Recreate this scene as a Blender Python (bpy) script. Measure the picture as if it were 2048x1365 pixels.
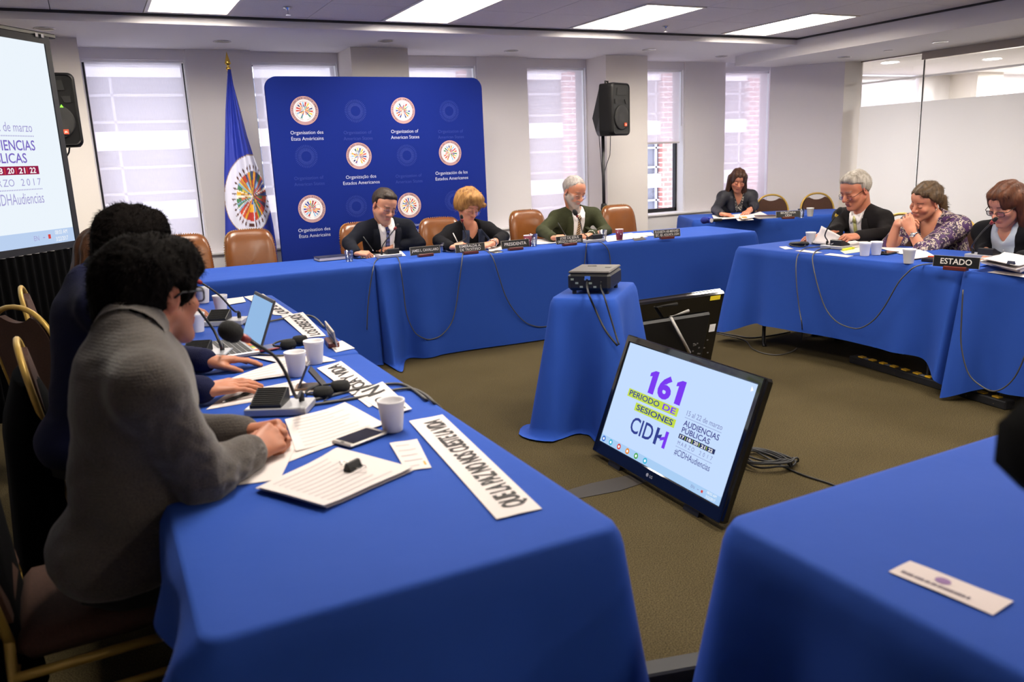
import bpy, bmesh, math, random
import numpy as np
from mathutils import Vector, Matrix, Euler

for _o in list(bpy.data.objects):
    bpy.data.objects.remove(_o, do_unlink=True)
SC = bpy.context.scene
COL = SC.collection
PI = math.pi

# ---------------------------------------------------------------- camera
FPX = 1622.0                     # focal length in pixels of the 2048 x 1365 frame
EYE = np.array([0.0, 0.0, 1.49])
_n = np.array([1320.0 - 1024, 7860.0 - 682.5, FPX]); _n /= np.linalg.norm(_n)
_d = np.array([175.0 - 1024, 350.0 - 682.5, FPX]); _d -= _n * (_n @ _d); _d /= np.linalg.norm(_d)
RW = np.stack([np.cross(_d, -_n), _d, -_n])      # world = RW @ (right, down, forward)
_m = Matrix.Identity(4)
for _i in range(3):
    _m[_i][0] = RW[_i, 0]; _m[_i][1] = -RW[_i, 1]; _m[_i][2] = -RW[_i, 2]; _m[_i][3] = EYE[_i]
cd = bpy.data.cameras.new('camera')
cd.sensor_width = 36.0
cd.lens = FPX / 2048 * 36.0
cd.clip_start = 0.05
cd.dof.use_dof = True
cd.dof.focus_distance = 5.6
cd.dof.aperture_fstop = 3.6
cam = bpy.data.objects.new('camera', cd)
cam.matrix_world = _m
COL.objects.link(cam)
SC.camera = cam

# ---------------------------------------------------------------- sky, exposure
SC.view_settings.view_transform = 'Standard'
SC.view_settings.look = 'None'
SC.view_settings.gamma = 1.0
SC.view_settings.use_curve_mapping = False
SC.view_settings.exposure = 0.0
SC.cycles.use_denoising = True
SC.cycles.max_bounces = 8
SC.cycles.diffuse_bounces = 5
SC.cycles.transparent_max_bounces = 12
SC.cycles.sample_clamp_indirect = 6.0
SC.cycles.caustics_reflective = False
SC.cycles.caustics_refractive = False
W = bpy.data.worlds.new('overcast_sky')
SC.world = W
W.use_nodes = True
_bg = W.node_tree.nodes['Background']
_bg.inputs[0].default_value = (0.86, 0.88, 1.0, 1)
_bg.inputs[1].default_value = 6.8
LAMP_E = 47.0        # ceiling troffer panels
DOWN_E = 6.0

# ---------------------------------------------------------------- pixel to place
def ray(px, py): return RW @ np.array([px - 1024.0, py - 682.5, FPX])
def az(px, py, z): r = ray(px, py); return Vector(EYE + r * ((z - EYE[2]) / r[2]))
def ay(px, py, y): r = ray(px, py); return Vector(EYE + r * (y / r[1]))
def ax(px, py, x): r = ray(px, py); return Vector(EYE + r * (x / r[0]))

# ---------------------------------------------------------------- materials
def lin(h):
    if isinstance(h, str):
        h = h.lstrip('#'); c = [int(h[i:i + 2], 16) / 255 for i in (0, 2, 4)]
    else:
        c = [v / 255 for v in h]
    return tuple(((v + 0.055) / 1.055) ** 2.4 if v > 0.04045 else v / 12.92 for v in c) + (1.0,)

def nd(nt, typ, **kw):
    n = nt.nodes.new(typ)
    for k, v in kw.items():
        if k.startswith('i_'):
            n.inputs[k[2:].replace('_', ' ')].default_value = v
        else:
            setattr(n, k, v)
    return n

MATS = {}
def mat(name, col='#808080', rough=0.5, metal=0.0, bump=None, var=None, emit=None, spec=None, sheen=0.0, coat=0.0, vcol=False, alpha=None):
    """principled material; bump=(scale,strength[,stretch]) ; var=(scale,amount,colour2)"""
    if name in MATS: return MATS[name]
    m = bpy.data.materials.new(name); m.use_nodes = True
    nt = m.node_tree; b = nt.nodes['Principled BSDF']
    b.inputs['Base Color'].default_value = lin(col)
    b.inputs['Roughness'].default_value = rough
    b.inputs['Metallic'].default_value = metal
    if spec is not None: b.inputs['Specular IOR Level'].default_value = spec
    if sheen: b.inputs['Sheen Weight'].default_value = sheen
    if coat: b.inputs['Coat Weight'].default_value = coat
    if emit:
        b.inputs['Emission Color'].default_value = lin(emit[0]); b.inputs['Emission Strength'].default_value = emit[1]
    tc = None
    def coord(stretch=None):
        nonlocal tc
        tc = tc or nd(nt, 'ShaderNodeTexCoord')
        if stretch is None: return tc.outputs['Object']
        mp = nd(nt, 'ShaderNodeMapping'); mp.inputs['Scale'].default_value = stretch
        nt.links.new(tc.outputs['Object'], mp.inputs[0]); return mp.outputs[0]
    if vcol:
        a = nd(nt, 'ShaderNodeVertexColor', layer_name='Col')
        nt.links.new(a.outputs[0], b.inputs['Base Color'])
    if var:
        n = nd(nt, 'ShaderNodeTexNoise'); n.inputs['Scale'].default_value = var[0]; n.inputs['Detail'].default_value = 4
        nt.links.new(coord(var[3] if len(var) > 3 else None), n.inputs['Vector'])
        r = nd(nt, 'ShaderNodeValToRGB')
        w = max(0.02, var[1])
        r.color_ramp.elements[0].position = 0.5 - w / 2; r.color_ramp.elements[1].position = 0.5 + w / 2
        r.color_ramp.elements[0].color = lin(col); r.color_ramp.elements[1].color = lin(var[2])
        nt.links.new(n.outputs['Fac'], r.inputs[0]); nt.links.new(r.outputs[0], b.inputs['Base Color'])
    if bump:
        n = nd(nt, 'ShaderNodeTexNoise'); n.inputs['Scale'].default_value = bump[0]; n.inputs['Detail'].default_value = 5
        nt.links.new(coord(bump[2] if len(bump) > 2 else None), n.inputs['Vector'])
        bp = nd(nt, 'ShaderNodeBump'); bp.inputs['Strength'].default_value = bump[1]; bp.inputs['Distance'].default_value = 0.01
        nt.links.new(n.outputs['Fac'], bp.inputs['Height']); nt.links.new(bp.outputs[0], b.inputs['Normal'])
    MATS[name] = m
    return m

def mat_nodes(name, fn):
    if name in MATS: return MATS[name]
    m = bpy.data.materials.new(name); m.use_nodes = True
    nt = m.node_tree
    for n in list(nt.nodes): nt.nodes.remove(n)
    out = nd(nt, 'ShaderNodeOutputMaterial')
    s = fn(nt)
    nt.links.new(s, out.inputs[0]); MATS[name] = m
    return m

def mixs(nt, f, a, b):
    m = nd(nt, 'ShaderNodeMixShader')
    if isinstance(f, float): m.inputs[0].default_value = f
    else: nt.links.new(f, m.inputs[0])
    nt.links.new(a, m.inputs[1]); nt.links.new(b, m.inputs[2]); return m.outputs[0]

def emit_mat(name, col, s):
    def f(nt):
        e = nd(nt, 'ShaderNodeEmission'); e.inputs[0].default_value = lin(col); e.inputs[1].default_value = s
        return e.outputs[0]
    return mat_nodes(name, f)

def clear_mat(name, tint=(1, 1, 1, 1), refl=0.08, rough=0.0):
    def f(nt):
        t = nd(nt, 'ShaderNodeBsdfTransparent'); t.inputs[0].default_value = tint
        g = nd(nt, 'ShaderNodeBsdfGlossy'); g.inputs['Roughness'].default_value = rough
        l = nd(nt, 'ShaderNodeLayerWeight'); l.inputs[0].default_value = 0.25
        mm = nd(nt, 'ShaderNodeMath', operation='MULTIPLY_ADD'); mm.inputs[1].default_value = 0.5; mm.inputs[2].default_value = refl
        nt.links.new(l.outputs['Fresnel'], mm.inputs[0])
        return mixs(nt, mm.outputs[0], t.outputs[0], g.outputs[0])
    return mat_nodes(name, f)

# ---------------------------------------------------------------- mesh builder
def rotm(rx=0, ry=0, rz=0): return Euler((rx, ry, rz)).to_matrix()

class MB:
    def __init__(s): s.v = []; s.f = []; s.mi = []; s.cur = 0; s.fc = []; s.col = None
    def add(s, vs, fs):
        o = len(s.v); s.v += [tuple(v) for v in vs]
        for f in fs: s.f.append(tuple(i + o for i in f)); s.mi.append(s.cur); s.fc.append(s.col)
        return s
    def box(s, c, d, R=None, bev=0.0):
        hx, hy, hz = d[0] / 2, d[1] / 2, d[2] / 2
        if bev <= 0:
            vs = [Vector((x * hx, y * hy, z * hz)) for x in (-1, 1) for y in (-1, 1) for z in (-1, 1)]
            fs = [(0, 1, 3, 2), (4, 6, 7, 5), (0, 4, 5, 1), (2, 3, 7, 6), (0, 2, 6, 4), (1, 5, 7, 3)]
        else:
            b = min(bev, hx * .98, hy * .98, hz * .98)
            vs = []; idx = {}
            for sx in (-1, 1):
                for sy in (-1, 1):
                    for sz in (-1, 1):
                        for a in range(3):
                            q = [sx * (hx - b), sy * (hy - b), sz * (hz - b)]; q[a] = (sx * hx, sy * hy, sz * hz)[a]
                            idx[(sx, sy, sz, a)] = len(vs); vs.append(Vector(q))
            fs = []
            I = idx
            for a in range(3):
                u, w = [(1, 2), (2, 0), (0, 1)][a]
                for sg in (-1, 1):
                    def k(su, sw):
                        t = [0, 0, 0]; t[a] = sg; t[u] = su; t[w] = sw; return I[(t[0], t[1], t[2], a)]
                    q = [k(-1, -1), k(1, -1), k(1, 1), k(-1, 1)]
                    fs.append(tuple(q if sg > 0 else q[::-1]))
            for a in range(3):
                u, w = [(1, 2), (2, 0), (0, 1)][a]
                for su in (-1, 1):
                    for sw in (-1, 1):
                        def k(sa, ax_):
                            t = [0, 0, 0]; t[a] = sa; t[u] = su; t[w] = sw; return I[(t[0], t[1], t[2], ax_)]
                        q = [k(-1, u), k(1, u), k(1, w), k(-1, w)]
                        fs.append(tuple(q if su * sw < 0 else q[::-1]))
            for sx in (-1, 1):
                for sy in (-1, 1):
                    for sz in (-1, 1):
                        q = [I[(sx, sy, sz, a)] for a in range(3)]
                        fs.append(tuple(q if sx * sy * sz > 0 else q[::-1]))
        c = Vector(c)
        if R is not None: vs = [R @ v for v in vs]
        return s.add([v + c for v in vs], fs)
    def quad(s, a, b, c, d): return s.add([a, b, c, d], [(0, 1, 2, 3)])
    def tube(s, pts, r, n=8, cap=True, flat=None):
        pts = [Vector(p) for p in pts]; m = len(pts)
        rs = r if isinstance(r, (list, tuple)) else [r] * m
        vs = []; prev = None
        for i, p in enumerate(pts):
            t = (pts[min(i + 1, m - 1)] - pts[max(i - 1, 0)])
            t = t.normalized() if t.length > 1e-9 else Vector((0, 0, 1))
            if prev is None:
                u = t.orthogonal().normalized() if flat is None else (Vector(flat) - t * t.dot(Vector(flat))).normalized()
            else:
                u = prev - t * prev.dot(t); u = u.normalized() if u.length > 1e-6 else t.orthogonal().normalized()
            prev = u; w = t.cross(u)
            for k in range(n):
                a = 2 * PI * k / n; vs.append(p + (u * math.cos(a) + w * math.sin(a)) * rs[i])
        fs = [(i * n + k, i * n + (k + 1) % n, (i + 1) * n + (k + 1) % n, (i + 1) * n + k) for i in range(m - 1) for k in range(n)]
        if cap: fs += [tuple(range(n))[::-1], tuple((m - 1) * n + k for k in range(n))]
        return s.add(vs, fs)
    def cyl(s, a, b, r, n=16, r2=None): return s.tube([a, b], [r, r if r2 is None else r2], n)
    def lathe(s, prof, c=(0, 0, 0), n=24, R=None, cap=True):
        vs = []
        for r, z in prof:
            for k in range(n):
                a = 2 * PI * k / n; vs.append(Vector((r * math.cos(a), r * math.sin(a), z)))
        m = len(prof)
        fs = [(i * n + k, i * n + (k + 1) % n, (i + 1) * n + (k + 1) % n, (i + 1) * n + k) for i in range(m - 1) for k in range(n)]
        if cap: fs += [tuple(range(n))[::-1], tuple((m - 1) * n + k for k in range(n))]
        c = Vector(c)
        return s.add([(R @ v if R is not None else v) + c for v in vs], fs)
    def prism(s, poly, z0, z1, R=None, c=(0, 0, 0)):
        n = len(poly)
        vs = [Vector((x, y, z0)) for x, y in poly] + [Vector((x, y, z1)) for x, y in poly]
        fs = [tuple(range(n))[::-1], tuple(range(n, 2 * n))] + [(i, (i + 1) % n, n + (i + 1) % n, n + i) for i in range(n)]
        c = Vector(c)
        return s.add([(R @ v if R is not None else v) + c for v in vs], fs)
    def grid(s, rows, closed=False):
        nr, nc = len(rows), len(rows[0])
        vs = [p for r in rows for p in r]
        fs = []
        for i in range(nr - 1):
            for k in range(nc if closed else nc - 1):
                fs.append((i * nc + k, i * nc + (k + 1) % nc, (i + 1) * nc + (k + 1) % nc, (i + 1) * nc + k))
        return s.add(vs, fs)
    def build(s, name, mats, parent=None, smooth=False, auto=None, loc=None, rz=None):
        me = bpy.data.meshes.new(name)
        me.from_pydata([tuple(v) for v in s.v], [], s.f)
        if not isinstance(mats, (list, tuple)): mats = [mats]
        for m in mats: me.materials.append(m)
        if len(mats) > 1: me.polygons.foreach_set('material_index', s.mi)
        if any(c is not None for c in s.fc):
            ca = me.color_attributes.new('Col', 'FLOAT_COLOR', 'CORNER')
            arr = []
            for f, c in zip(s.f, s.fc): arr += list(c if c else (1, 1, 1, 1)) * len(f)
            ca.data.foreach_set('color', arr)
        if smooth: me.polygons.foreach_set('use_smooth', [True] * len(me.polygons))
        me.update()
        if auto is not None:
            try: me.set_sharp_from_angle(angle=math.radians(auto))
            except Exception: pass
        o = bpy.data.objects.new(name, me); COL.objects.link(o)
        if parent is not None: o.parent = parent
        if loc is not None: o.location = loc
        if rz is not None: o.rotation_euler = (0, 0, rz)
        return o

def np_obj(name, V, F, m, parent=None, smooth=True, vcol=None):
    me = bpy.data.meshes.new(name)
    V = np.asarray(V, np.float32); F = np.asarray(F, np.int32)
    k = F.shape[1]
    me.vertices.add(len(V)); me.vertices.foreach_set('co', V.ravel())
    me.loops.add(F.size); me.loops.foreach_set('vertex_index', F.ravel())
    me.polygons.add(len(F)); me.polygons.foreach_set('loop_start', np.arange(0, F.size, k, dtype=np.int32))
    me.update(calc_edges=True); me.validate()
    for mm in (m if isinstance(m, (list, tuple)) else [m]): me.materials.append(mm)
    if vcol is not None:
        ca = me.color_attributes.new('Col', 'FLOAT_COLOR', 'POINT')
        ca.data.foreach_set('color', np.concatenate([vcol, np.ones((len(vcol), 1))], 1).astype(np.float32).ravel())
    if smooth: me.polygons.foreach_set('use_smooth', np.ones(len(me.polygons), bool))
    o = bpy.data.objects.new(name, me); COL.objects.link(o)
    if parent is not None: o.parent = parent
    return o

def thing(name, label, cat, loc=(0, 0, 0), rz=0.0, group=None):
    o = bpy.data.objects.new(name, None); COL.objects.link(o)
    o.location = loc; o.rotation_euler = (0, 0, rz); o.empty_display_size = 0.05
    o['label'] = label; o['category'] = cat
    if group: o['group'] = group
    return o
def tag(o, label, cat, group=None):
    o['label'] = label; o['category'] = cat
    if group: o['group'] = group
    return o
def struct(o):
    o['kind'] = 'structure'; return o
def dup(root, loc=None, rz=None, label=None, group=None):
    kids = {}
    for o in list(COL.objects):
        if o.parent is not None: kids.setdefault(o.parent.name, []).append(o)
    def cp(o, par):
        c = o.copy(); COL.objects.link(c)
        if par is not None: c.parent = par
        for ch in kids.get(o.name, []): cp(ch, c)
        return c
    r = cp(root, None)
    if loc is not None: r.location = loc
    if rz is not None: r.rotation_euler = (0, 0, rz)
    if label: r['label'] = label
    if group: r['group'] = group
    return r

_txt_cache = {}
def text_geo(s, bold=0.0, width=None, space=1.0):
    """outline mesh of a line of text, height of capitals = 1, left aligned at origin"""
    key = (s, bold, space)
    if key not in _txt_cache:
        cu = bpy.data.curves.new('t', 'FONT'); cu.body = s; cu.size = 1.0; cu.offset = bold; cu.space_character = space
        cu.resolution_u = 3
        ob = bpy.data.objects.new('t', cu); COL.objects.link(ob)
        dg = bpy.context.evaluated_depsgraph_get(); ev = ob.evaluated_get(dg)
        me = ev.to_mesh()
        v = np.array([tuple(p.co)[:2] for p in me.vertices]) if len(me.vertices) else np.zeros((0, 2))
        f = [tuple(p.vertices) for p in me.polygons]
        ev.to_mesh_clear(); bpy.data.objects.remove(ob, do_unlink=True); bpy.data.curves.remove(cu)
        _txt_cache[key] = (v / 0.729, f)
    return _txt_cache[key]

def put_text(mb, s, O, U, V, h, align='c', bold=0.0, maxw=None, width=None, space=1.0, lift=0.0, shear=0.0):
    """writes text into mesh builder mb: O origin on baseline, U right, V up (unit vectors), h capital height"""
    v, f = text_geo(s, bold, space=space)
    if len(v) == 0: return 0
    O = Vector(O); U = Vector(U); V = Vector(V); N = U.cross(V)
    x0, x1 = v[:, 0].min(), v[:, 0].max()
    sx = h
    if width: sx = width / (x1 - x0)
    elif maxw and (x1 - x0) * h > maxw: sx = maxw / (x1 - x0)
    off = {'l': -x0, 'c': -(x0 + x1) / 2, 'r': -x1}[align]
    mb.add([O + U * ((x + off) * sx + shear * y * h) + V * (y * h) + N * lift for x, y in v], f)
    return (x1 - x0) * sx
# ================================================================ the room
M_WALL = mat('wall_paint', '#e6e2e4', 0.85, bump=(60, 0.03))
M_PIER = mat('pier_paint', '#e0dad4', 0.85, bump=(60, 0.03))
M_SOFF = mat('soffit_paint', '#dcd9dc', 0.9)
M_TRIMW = mat('white_trim', '#e6e4e6', 0.6)
M_DARK = mat('black_frame', '#17161a', 0.45)
M_DGREY = mat('dark_gap', '#2a2a2e', 0.7)

def carpet(nt):
    tc = nd(nt, 'ShaderNodeTexCoord')
    n = nd(nt, 'ShaderNodeTexNoise'); n.inputs['Scale'].default_value = 240; n.inputs['Detail'].default_value = 3
    n2 = nd(nt, 'ShaderNodeTexNoise'); n2.inputs['Scale'].default_value = 2.2; n2.inputs['Detail'].default_value = 4
    for q in (n, n2): nt.links.new(tc.outputs['Object'], q.inputs['Vector'])
    r = nd(nt, 'ShaderNodeValToRGB'); r.color_ramp.elements[0].position = 0.33; r.color_ramp.elements[1].position = 0.68
    r.color_ramp.elements[0].color = lin('#221c11'); r.color_ramp.elements[1].color = lin('#5d5237')
    nt.links.new(n.outputs['Fac'], r.inputs[0])
    mx = nd(nt, 'ShaderNodeMixRGB', blend_type='MULTIPLY'); mx.inputs[0].default_value = 0.35
    r2 = nd(nt, 'ShaderNodeValToRGB'); r2.color_ramp.elements[0].position = 0.35; r2.color_ramp.elements[1].position = 0.65
    r2.color_ramp.elements[0].color = (0.62, 0.6, 0.55, 1)
    nt.links.new(n2.outputs['Fac'], r2.inputs[0])
    nt.links.new(r.outputs[0], mx.inputs[1]); nt.links.new(r2.outputs[0], mx.inputs[2])
    b = nd(nt, 'ShaderNodeBsdfPrincipled'); b.inputs['Roughness'].default_value = 0.95; b.inputs['Specular IOR Level'].default_value = 0.1
    nt.links.new(mx.outputs[0], b.inputs['Base Color'])
    bp = nd(nt, 'ShaderNodeBump'); bp.inputs['Strength'].default_value = 0.2; bp.inputs['Distance'].default_value = 0.004
    nt.links.new(n.outputs['Fac'], bp.inputs['Height']); nt.links.new(bp.outputs[0], b.inputs['Normal'])
    return b.outputs[0]
M_CARPET = mat_nodes('olive_carpet', carpet)
XL, XR, YN, YF = -3.4, 14.5, -3.2, 8.4
struct(MB().box(((XL + XR) / 2, (YN + 9.2) / 2, -0.05), (XR - XL, 9.2 - YN, 0.1)).build('floor', M_CARPET))

# --- ceiling of mineral tiles, with openings where the troffers sit
M_TILE = mat('ceiling_tile', '#d6d2d3', 0.95, bump=(300, 0.25), var=(90, 0.5, '#e0dcdb'))
ZC = 2.65
TS = 0.607
x_edges = [7.183] + [6.60 - TS * k for k in range(17)]
y_edges = [6.98] + [6.86 - TS * k for k in range(17)]
lights_x = [(6.60 - TS * (3 * k + 1), 6.60 - TS * 3 * k) for k in range(5)]
light_rows = [(6.86 - TS * 2, 6.86), (6.86 - TS * 8, 6.86 - TS * 6), (6.86 - TS * 15, 6.86 - TS * 13)]
def in_light(x, y):
    return any(a < x < b for a, b in (lights_x if y > light_rows[1][1] else lights_x[:4] if y > light_rows[2][1] else lights_x[:3])) and any(a < y < b for a, b in light_rows)
mb = MB(); mg = MB()
for i in range(len(x_edges) - 1):
    for j in range(len(y_edges) - 1):
        xa, xb, ya, yb = x_edges[i + 1], x_edges[i], y_edges[j + 1], y_edges[j]
        if in_light((xa + xb) / 2, (ya + yb) / 2): continue
        mb.box(((xa + xb) / 2, (ya + yb) / 2, ZC + 0.012), (xb - xa - 0.006, yb - ya - 0.006, 0.02))
for x in x_edges[1:]:
    segs = [(y_edges[-1], y_edges[0])]
    mg.box((x, (y_edges[0] + y_edges[-1]) / 2, ZC + 0.022), (0.02, y_edges[0] - y_edges[-1], 0.012)) if not any(abs(x - a) < 1e-3 or abs(x - b) < 1e-3 for a, b in []) else None
for y in y_edges[1:]:
    xs = sorted(set([x_edges[-1], x_edges[0]] + [v for ab in lights_x for v in ab]))
    for a, b in zip(xs[:-1], xs[1:]):
        if in_light((a + b) / 2, y): continue
        mg.box(((a + b) / 2, y, ZC + 0.022), (b - a, 0.02, 0.012))
mb.cur = 1
mb.box(((XL + 7.183) / 2, (YN + 6.98) / 2, ZC + 0.3), (7.183 - XL, 6.98 - YN, 0.02))
ceil = struct(mb.build('ceiling', [M_TILE, M_DARK]))
struct(mg.build('trim_1', mat('ceiling_grid', '#8d8a8c', 0.6)))

# --- dropped soffits along the window side and the glass side
mb = MB()
mb.box(((XL + 7.183) / 2, 7.62 + 0.16, (2.585 + 3.0) / 2), (7.183 - XL, 1.6, 3.0 - 2.585))
mb.box(((7.183 + 8.6) / 2, 8.27, (2.585 + 3.0) / 2), (8.6 - 7.183, 0.62, 3.0 - 2.585))
struct(mb.build('trim_2', M_SOFF))
mb = MB()
mb.box(((7.183 + 8.6) / 2, (YN + 7.96) / 2, (2.467 + 3.0) / 2), (8.6 - 7.183, 7.96 - YN, 3.0 - 2.467))
mb.box(((8.6 + XR) / 2, (YN + 9.2) / 2, (2.467 + 3.0) / 2), (XR - 8.6, 9.2 - YN, 3.0 - 2.467))
struct(mb.build('trim_3', M_SOFF))
mb = MB()          # shadow-gap angle where tiles meet the soffits
mb.box(((XL + 7.183) / 2, 6.966, ZC - 0.006), (7.183 - XL, 0.03, 0.016))
mb.box((7.17, (YN + 6.98) / 2, ZC - 0.006), (0.03, 6.98 - YN, 0.016))
struct(mb.build('trim_4', M_DGREY))

# --- window side: deep piers, wall strips between the windows, sill ledge
def yw(x): return 8.30 + 0.035 * x
def pf(x): return 7.82 + 0.05 * x
piers = [(-0.62, 0.07), (2.393, 2.973), (5.402, 5.982)]
strips = [(0.95, 1.53), (3.95, 4.57), (6.90, 7.56)]
wins = [(0.07, 0.95), (1.53, 2.393), (2.973, 3.95), (4.57, 5.402), (5.982, 6.90), (7.56, 8.45)]
mb = MB(); mb.cur = 1
for a, b in piers:
    y0 = pf((a + b) / 2); y1 = yw((a + b) / 2) + .26; mb.box(((a + b) / 2, (y0 + y1) / 2, 1.3), (b - a, y1 - y0, 2.6))
mb.cur = 0
for a, b in strips:
    y0 = yw((a + b) / 2); y1 = y0 + .26; mb.box(((a + b) / 2, (y0 + y1) / 2, 1.3), (b - a, y1 - y0, 2.6))
mb.box((-2.4, 8.5, 1.3), (3.6, 0.5, 2.6))
for a, b in wins:
    y0 = yw((a + b) / 2)
    mb.box(((a + b) / 2, y0 + 0.3, 0.34), (b - a, 0.6, 0.68))
    mb.box(((a + b) / 2, y0 + 0.35, 2.70), (b - a, 0.6, 0.42))
struct(mb.build('wall_back', [M_WALL, M_PIER]))
mb = MB()
for a, b in [(0.07, 2.393), (2.973, 5.402), (5.982, 8.2)]:
    y0 = yw((a + b) / 2) - 0.10
    mb.box(((a + b) / 2, y0 + 0.12, 0.35), (b - a, 0.24, 0.70))
    mb.box(((a + b) / 2, y0 + 0.14, 0.705), (b - a, 0.34, 0.025), bev=0.006)
struct(mb.build('trim_5', M_TRIMW))

M_PANE = clear_mat('window_glass', (0.96, 0.97, 0.98, 1), 0.05)
def blind_fn(nt):
    tc = nd(nt, 'ShaderNodeTexCoord')
    wv = nd(nt, 'ShaderNodeTexNoise'); wv.inputs['Scale'].default_value = 30; wv.inputs['Detail'].default_value = 6
    mp = nd(nt, 'ShaderNodeMapping'); mp.inputs['Scale'].default_value = (6, 1, 0.6)
    nt.links.new(tc.outputs['Object'], mp.inputs[0]); nt.links.new(mp.outputs[0], wv.inputs['Vector'])
    t = nd(nt, 'ShaderNodeBsdfTranslucent'); t.inputs[0].default_value = lin('#efe8ec')
    d = nd(nt, 'ShaderNodeBsdfDiffuse'); d.inputs[0].default_value = lin('#e2d9d8')
    tr = nd(nt, 'ShaderNodeBsdfTransparent'); tr.inputs[0].default_value = (1.0, 0.975, 0.99, 1)
    a = mixs(nt, 0.45, t.outputs[0], d.outputs[0])
    mr = nd(nt, 'ShaderNodeMapRange'); mr.inputs['From Min'].default_value = 0.3; mr.inputs['From Max'].default_value = 0.7
    mr.inputs['To Min'].default_value = 0.12; mr.inputs['To Max'].default_value = 0.17
    nt.links.new(wv.outputs['Fac'], mr.inputs['Value'])
    return mixs(nt, mr.outputs[0], a, tr.outputs[0])
M_BLIND = mat_nodes('blind_fabric', blind_fn)
M_CHAIN = mat('bead_chain', '#b9b4b0', 0.4)
blind_lab = ['translucent white roller blind beside the projection screen', 'translucent white roller blind between the flag and the blue backdrop',
             'translucent white roller blind above the right half of the blue backdrop', 'full-length white roller blind left of the speaker on its stand',
             'half-raised white roller blind over the red brick view', 'white roller blind behind the woman in the grey jacket']
for i, (a, b) in enumerate(wins):
    y0 = yw((a + b) / 2) + 0.20
    w = bpy.data.objects.new('window_%d' % (i + 1), None); COL.objects.link(w); struct(w)
    w.location = ((a + b) / 2, y0, 0.72)
    hw = (b - a) / 2
    f = MB()
    for x in (-hw + 0.02, hw - 0.02): f.box((x, 0, 0.89), (0.04, 0.06, 1.80))
    f.box((0, 0, 0.02), (2 * hw, 0.06, 0.05)); f.box((0, 0, 1.77), (2 * hw, 0.06, 0.05))
    f.build('window_frame', M_DARK, w)
    MB().box((0, 0.01, 0.89), (2 * hw - 0.06, 0.006, 1.72)).build('pane', M_PANE, w)
    r = MB()
    r.box((hw - 0.008, -0.09, 0.89), (0.016, 0.14, 1.8)); r.box((-hw + 0.008, -0.09, 0.89), (0.016, 0.14, 1.8))
    r.build('reveal', M_TRIMW, w)
    bl = thing('roller_blind', blind_lab[i], 'roller blind', ((a + b) / 2, y0 - 0.10, 2.50), 0, 'roller blinds in the windows')
    drop = 0.87 if i == 4 else 1.76
    q = hw - 0.035
    rr = random.Random(i)
    rows = []
    for k in range(9):
        z = -0.03 - drop * k / 8
        rows.append([Vector((-q + 2 * q * j / 6, 0.004 * math.sin(j * 1.3 + k * .4 + i), z)) for j in range(7)])
    MB().grid(rows).build('blind_fabric', M_BLIND, bl, smooth=True)
    MB().tube([(-q, 0, -0.03 - drop), (q, 0, -0.03 - drop)], 0.012, 8).build('bottom_bar', mat('blind_bar', '#d8d2d0', 0.5), bl)
    MB().tube([(-hw + .01, 0, -0.005), (hw - .01, 0, -0.005)], 0.028, 10).build('roller_tube', M_TRIMW, bl, smooth=True)
    MB().tube([(hw - 0.018, -0.02, 0), (hw - 0.018, -0.02, -drop * .8), (hw - 0.012, -0.02, -drop * .8), (hw - 0.012, -0.02, 0)], 0.0028, 5).build('pull_chain', M_CHAIN, bl)

# --- diagonal wall in the far right corner, jamb, glass partition
mb = MB()
A = Vector((7.55, 8.27, 0)); B = Vector((8.364, 7.343, 0)); Cc = Vector((8.60, 7.30, 0))
poly = [(A.x, A.y), (B.x, B.y), (8.40, 7.36), (7.62, 8.36)]
poly = [(7.80, 8.0), (8.364, 7.343), (8.46, 7.40), (8.62, 8.9), (8.50, 8.75)]
mb.prism([(p[0], p[1]) for p in poly], 0, 2.467)
struct(mb.build('wall_corner', mat('wall_paint_lit', '#e8e4ea', 0.85, bump=(60, 0.03))))  # wall paint lightened here to stand for window light falling on it
mb = MB()
mb.prism([(8.364, 7.343), (8.62, 7.295), (8.62, 7.60), (8.44, 7.60)], 0, 2.467)
struct(mb.build('trim_6', M_PIER))
XG = 8.60
M_GLASS = clear_mat('partition_glass', (0.95, 0.97, 0.96, 1), 0.06)
def film(nt):
    t = nd(nt, 'ShaderNodeBsdfTranslucent'); t.inputs[0].default_value = lin('#eceaea')
    d = nd(nt, 'ShaderNodeBsdfDiffuse'); d.inputs[0].default_value = lin('#e6e2e4')
    tr = nd(nt, 'ShaderNodeBsdfTransparent')
    g = nd(nt, 'ShaderNodeBsdfGlossy'); g.inputs['Roughness'].default_value = 0.35
    return mixs(nt, 0.05, mixs(nt, 0.06, mixs(nt, 0.5, t.outputs[0], d.outputs[0]), tr.outputs[0]), g.outputs[0])
M_FILM = mat_nodes('frosted_film', film)
M_STEEL = mat('brushed_steel', '#8d857e', 0.35, metal=1.0, bump=(40, 0.1, (1, 1, 60)))
panes = [(7.29, 6.44), (6.43, 5.02), (4.98, 3.9), (3.88, 2.4), (2.38, 0.9)]
for i, (ya, yb) in enumerate(panes):
    mb = MB(); yc = (ya + yb) / 2; w = ya - yb
    mb.box((XG, yc, (0.12 + 2.46) / 2), (0.012, w - 0.008, 2.34))
    p = struct(mb.build('window_%d' % (7 + i), M_GLASS))
    MB().box((XG - 0.0085, yc, (0.30 + 1.93) / 2), (0.003, w - 0.01, 1.93 - 0.30)).build('frosted_film', M_FILM, p)
    MB().box((XG - 0.0085, yc, 2.205), (0.003, w - 0.01, 0.022)).build('film_stripe', M_FILM, p)
    e = MB(); e.box((XG, yb - 0.002, 1.29), (0.016, 0.008, 2.34)); e.build('pane_edge', M_DGREY, p)
mb = MB()
mb.box((XG, 3.6, 2.425), (0.10, 5.68, 0.085))
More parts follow.
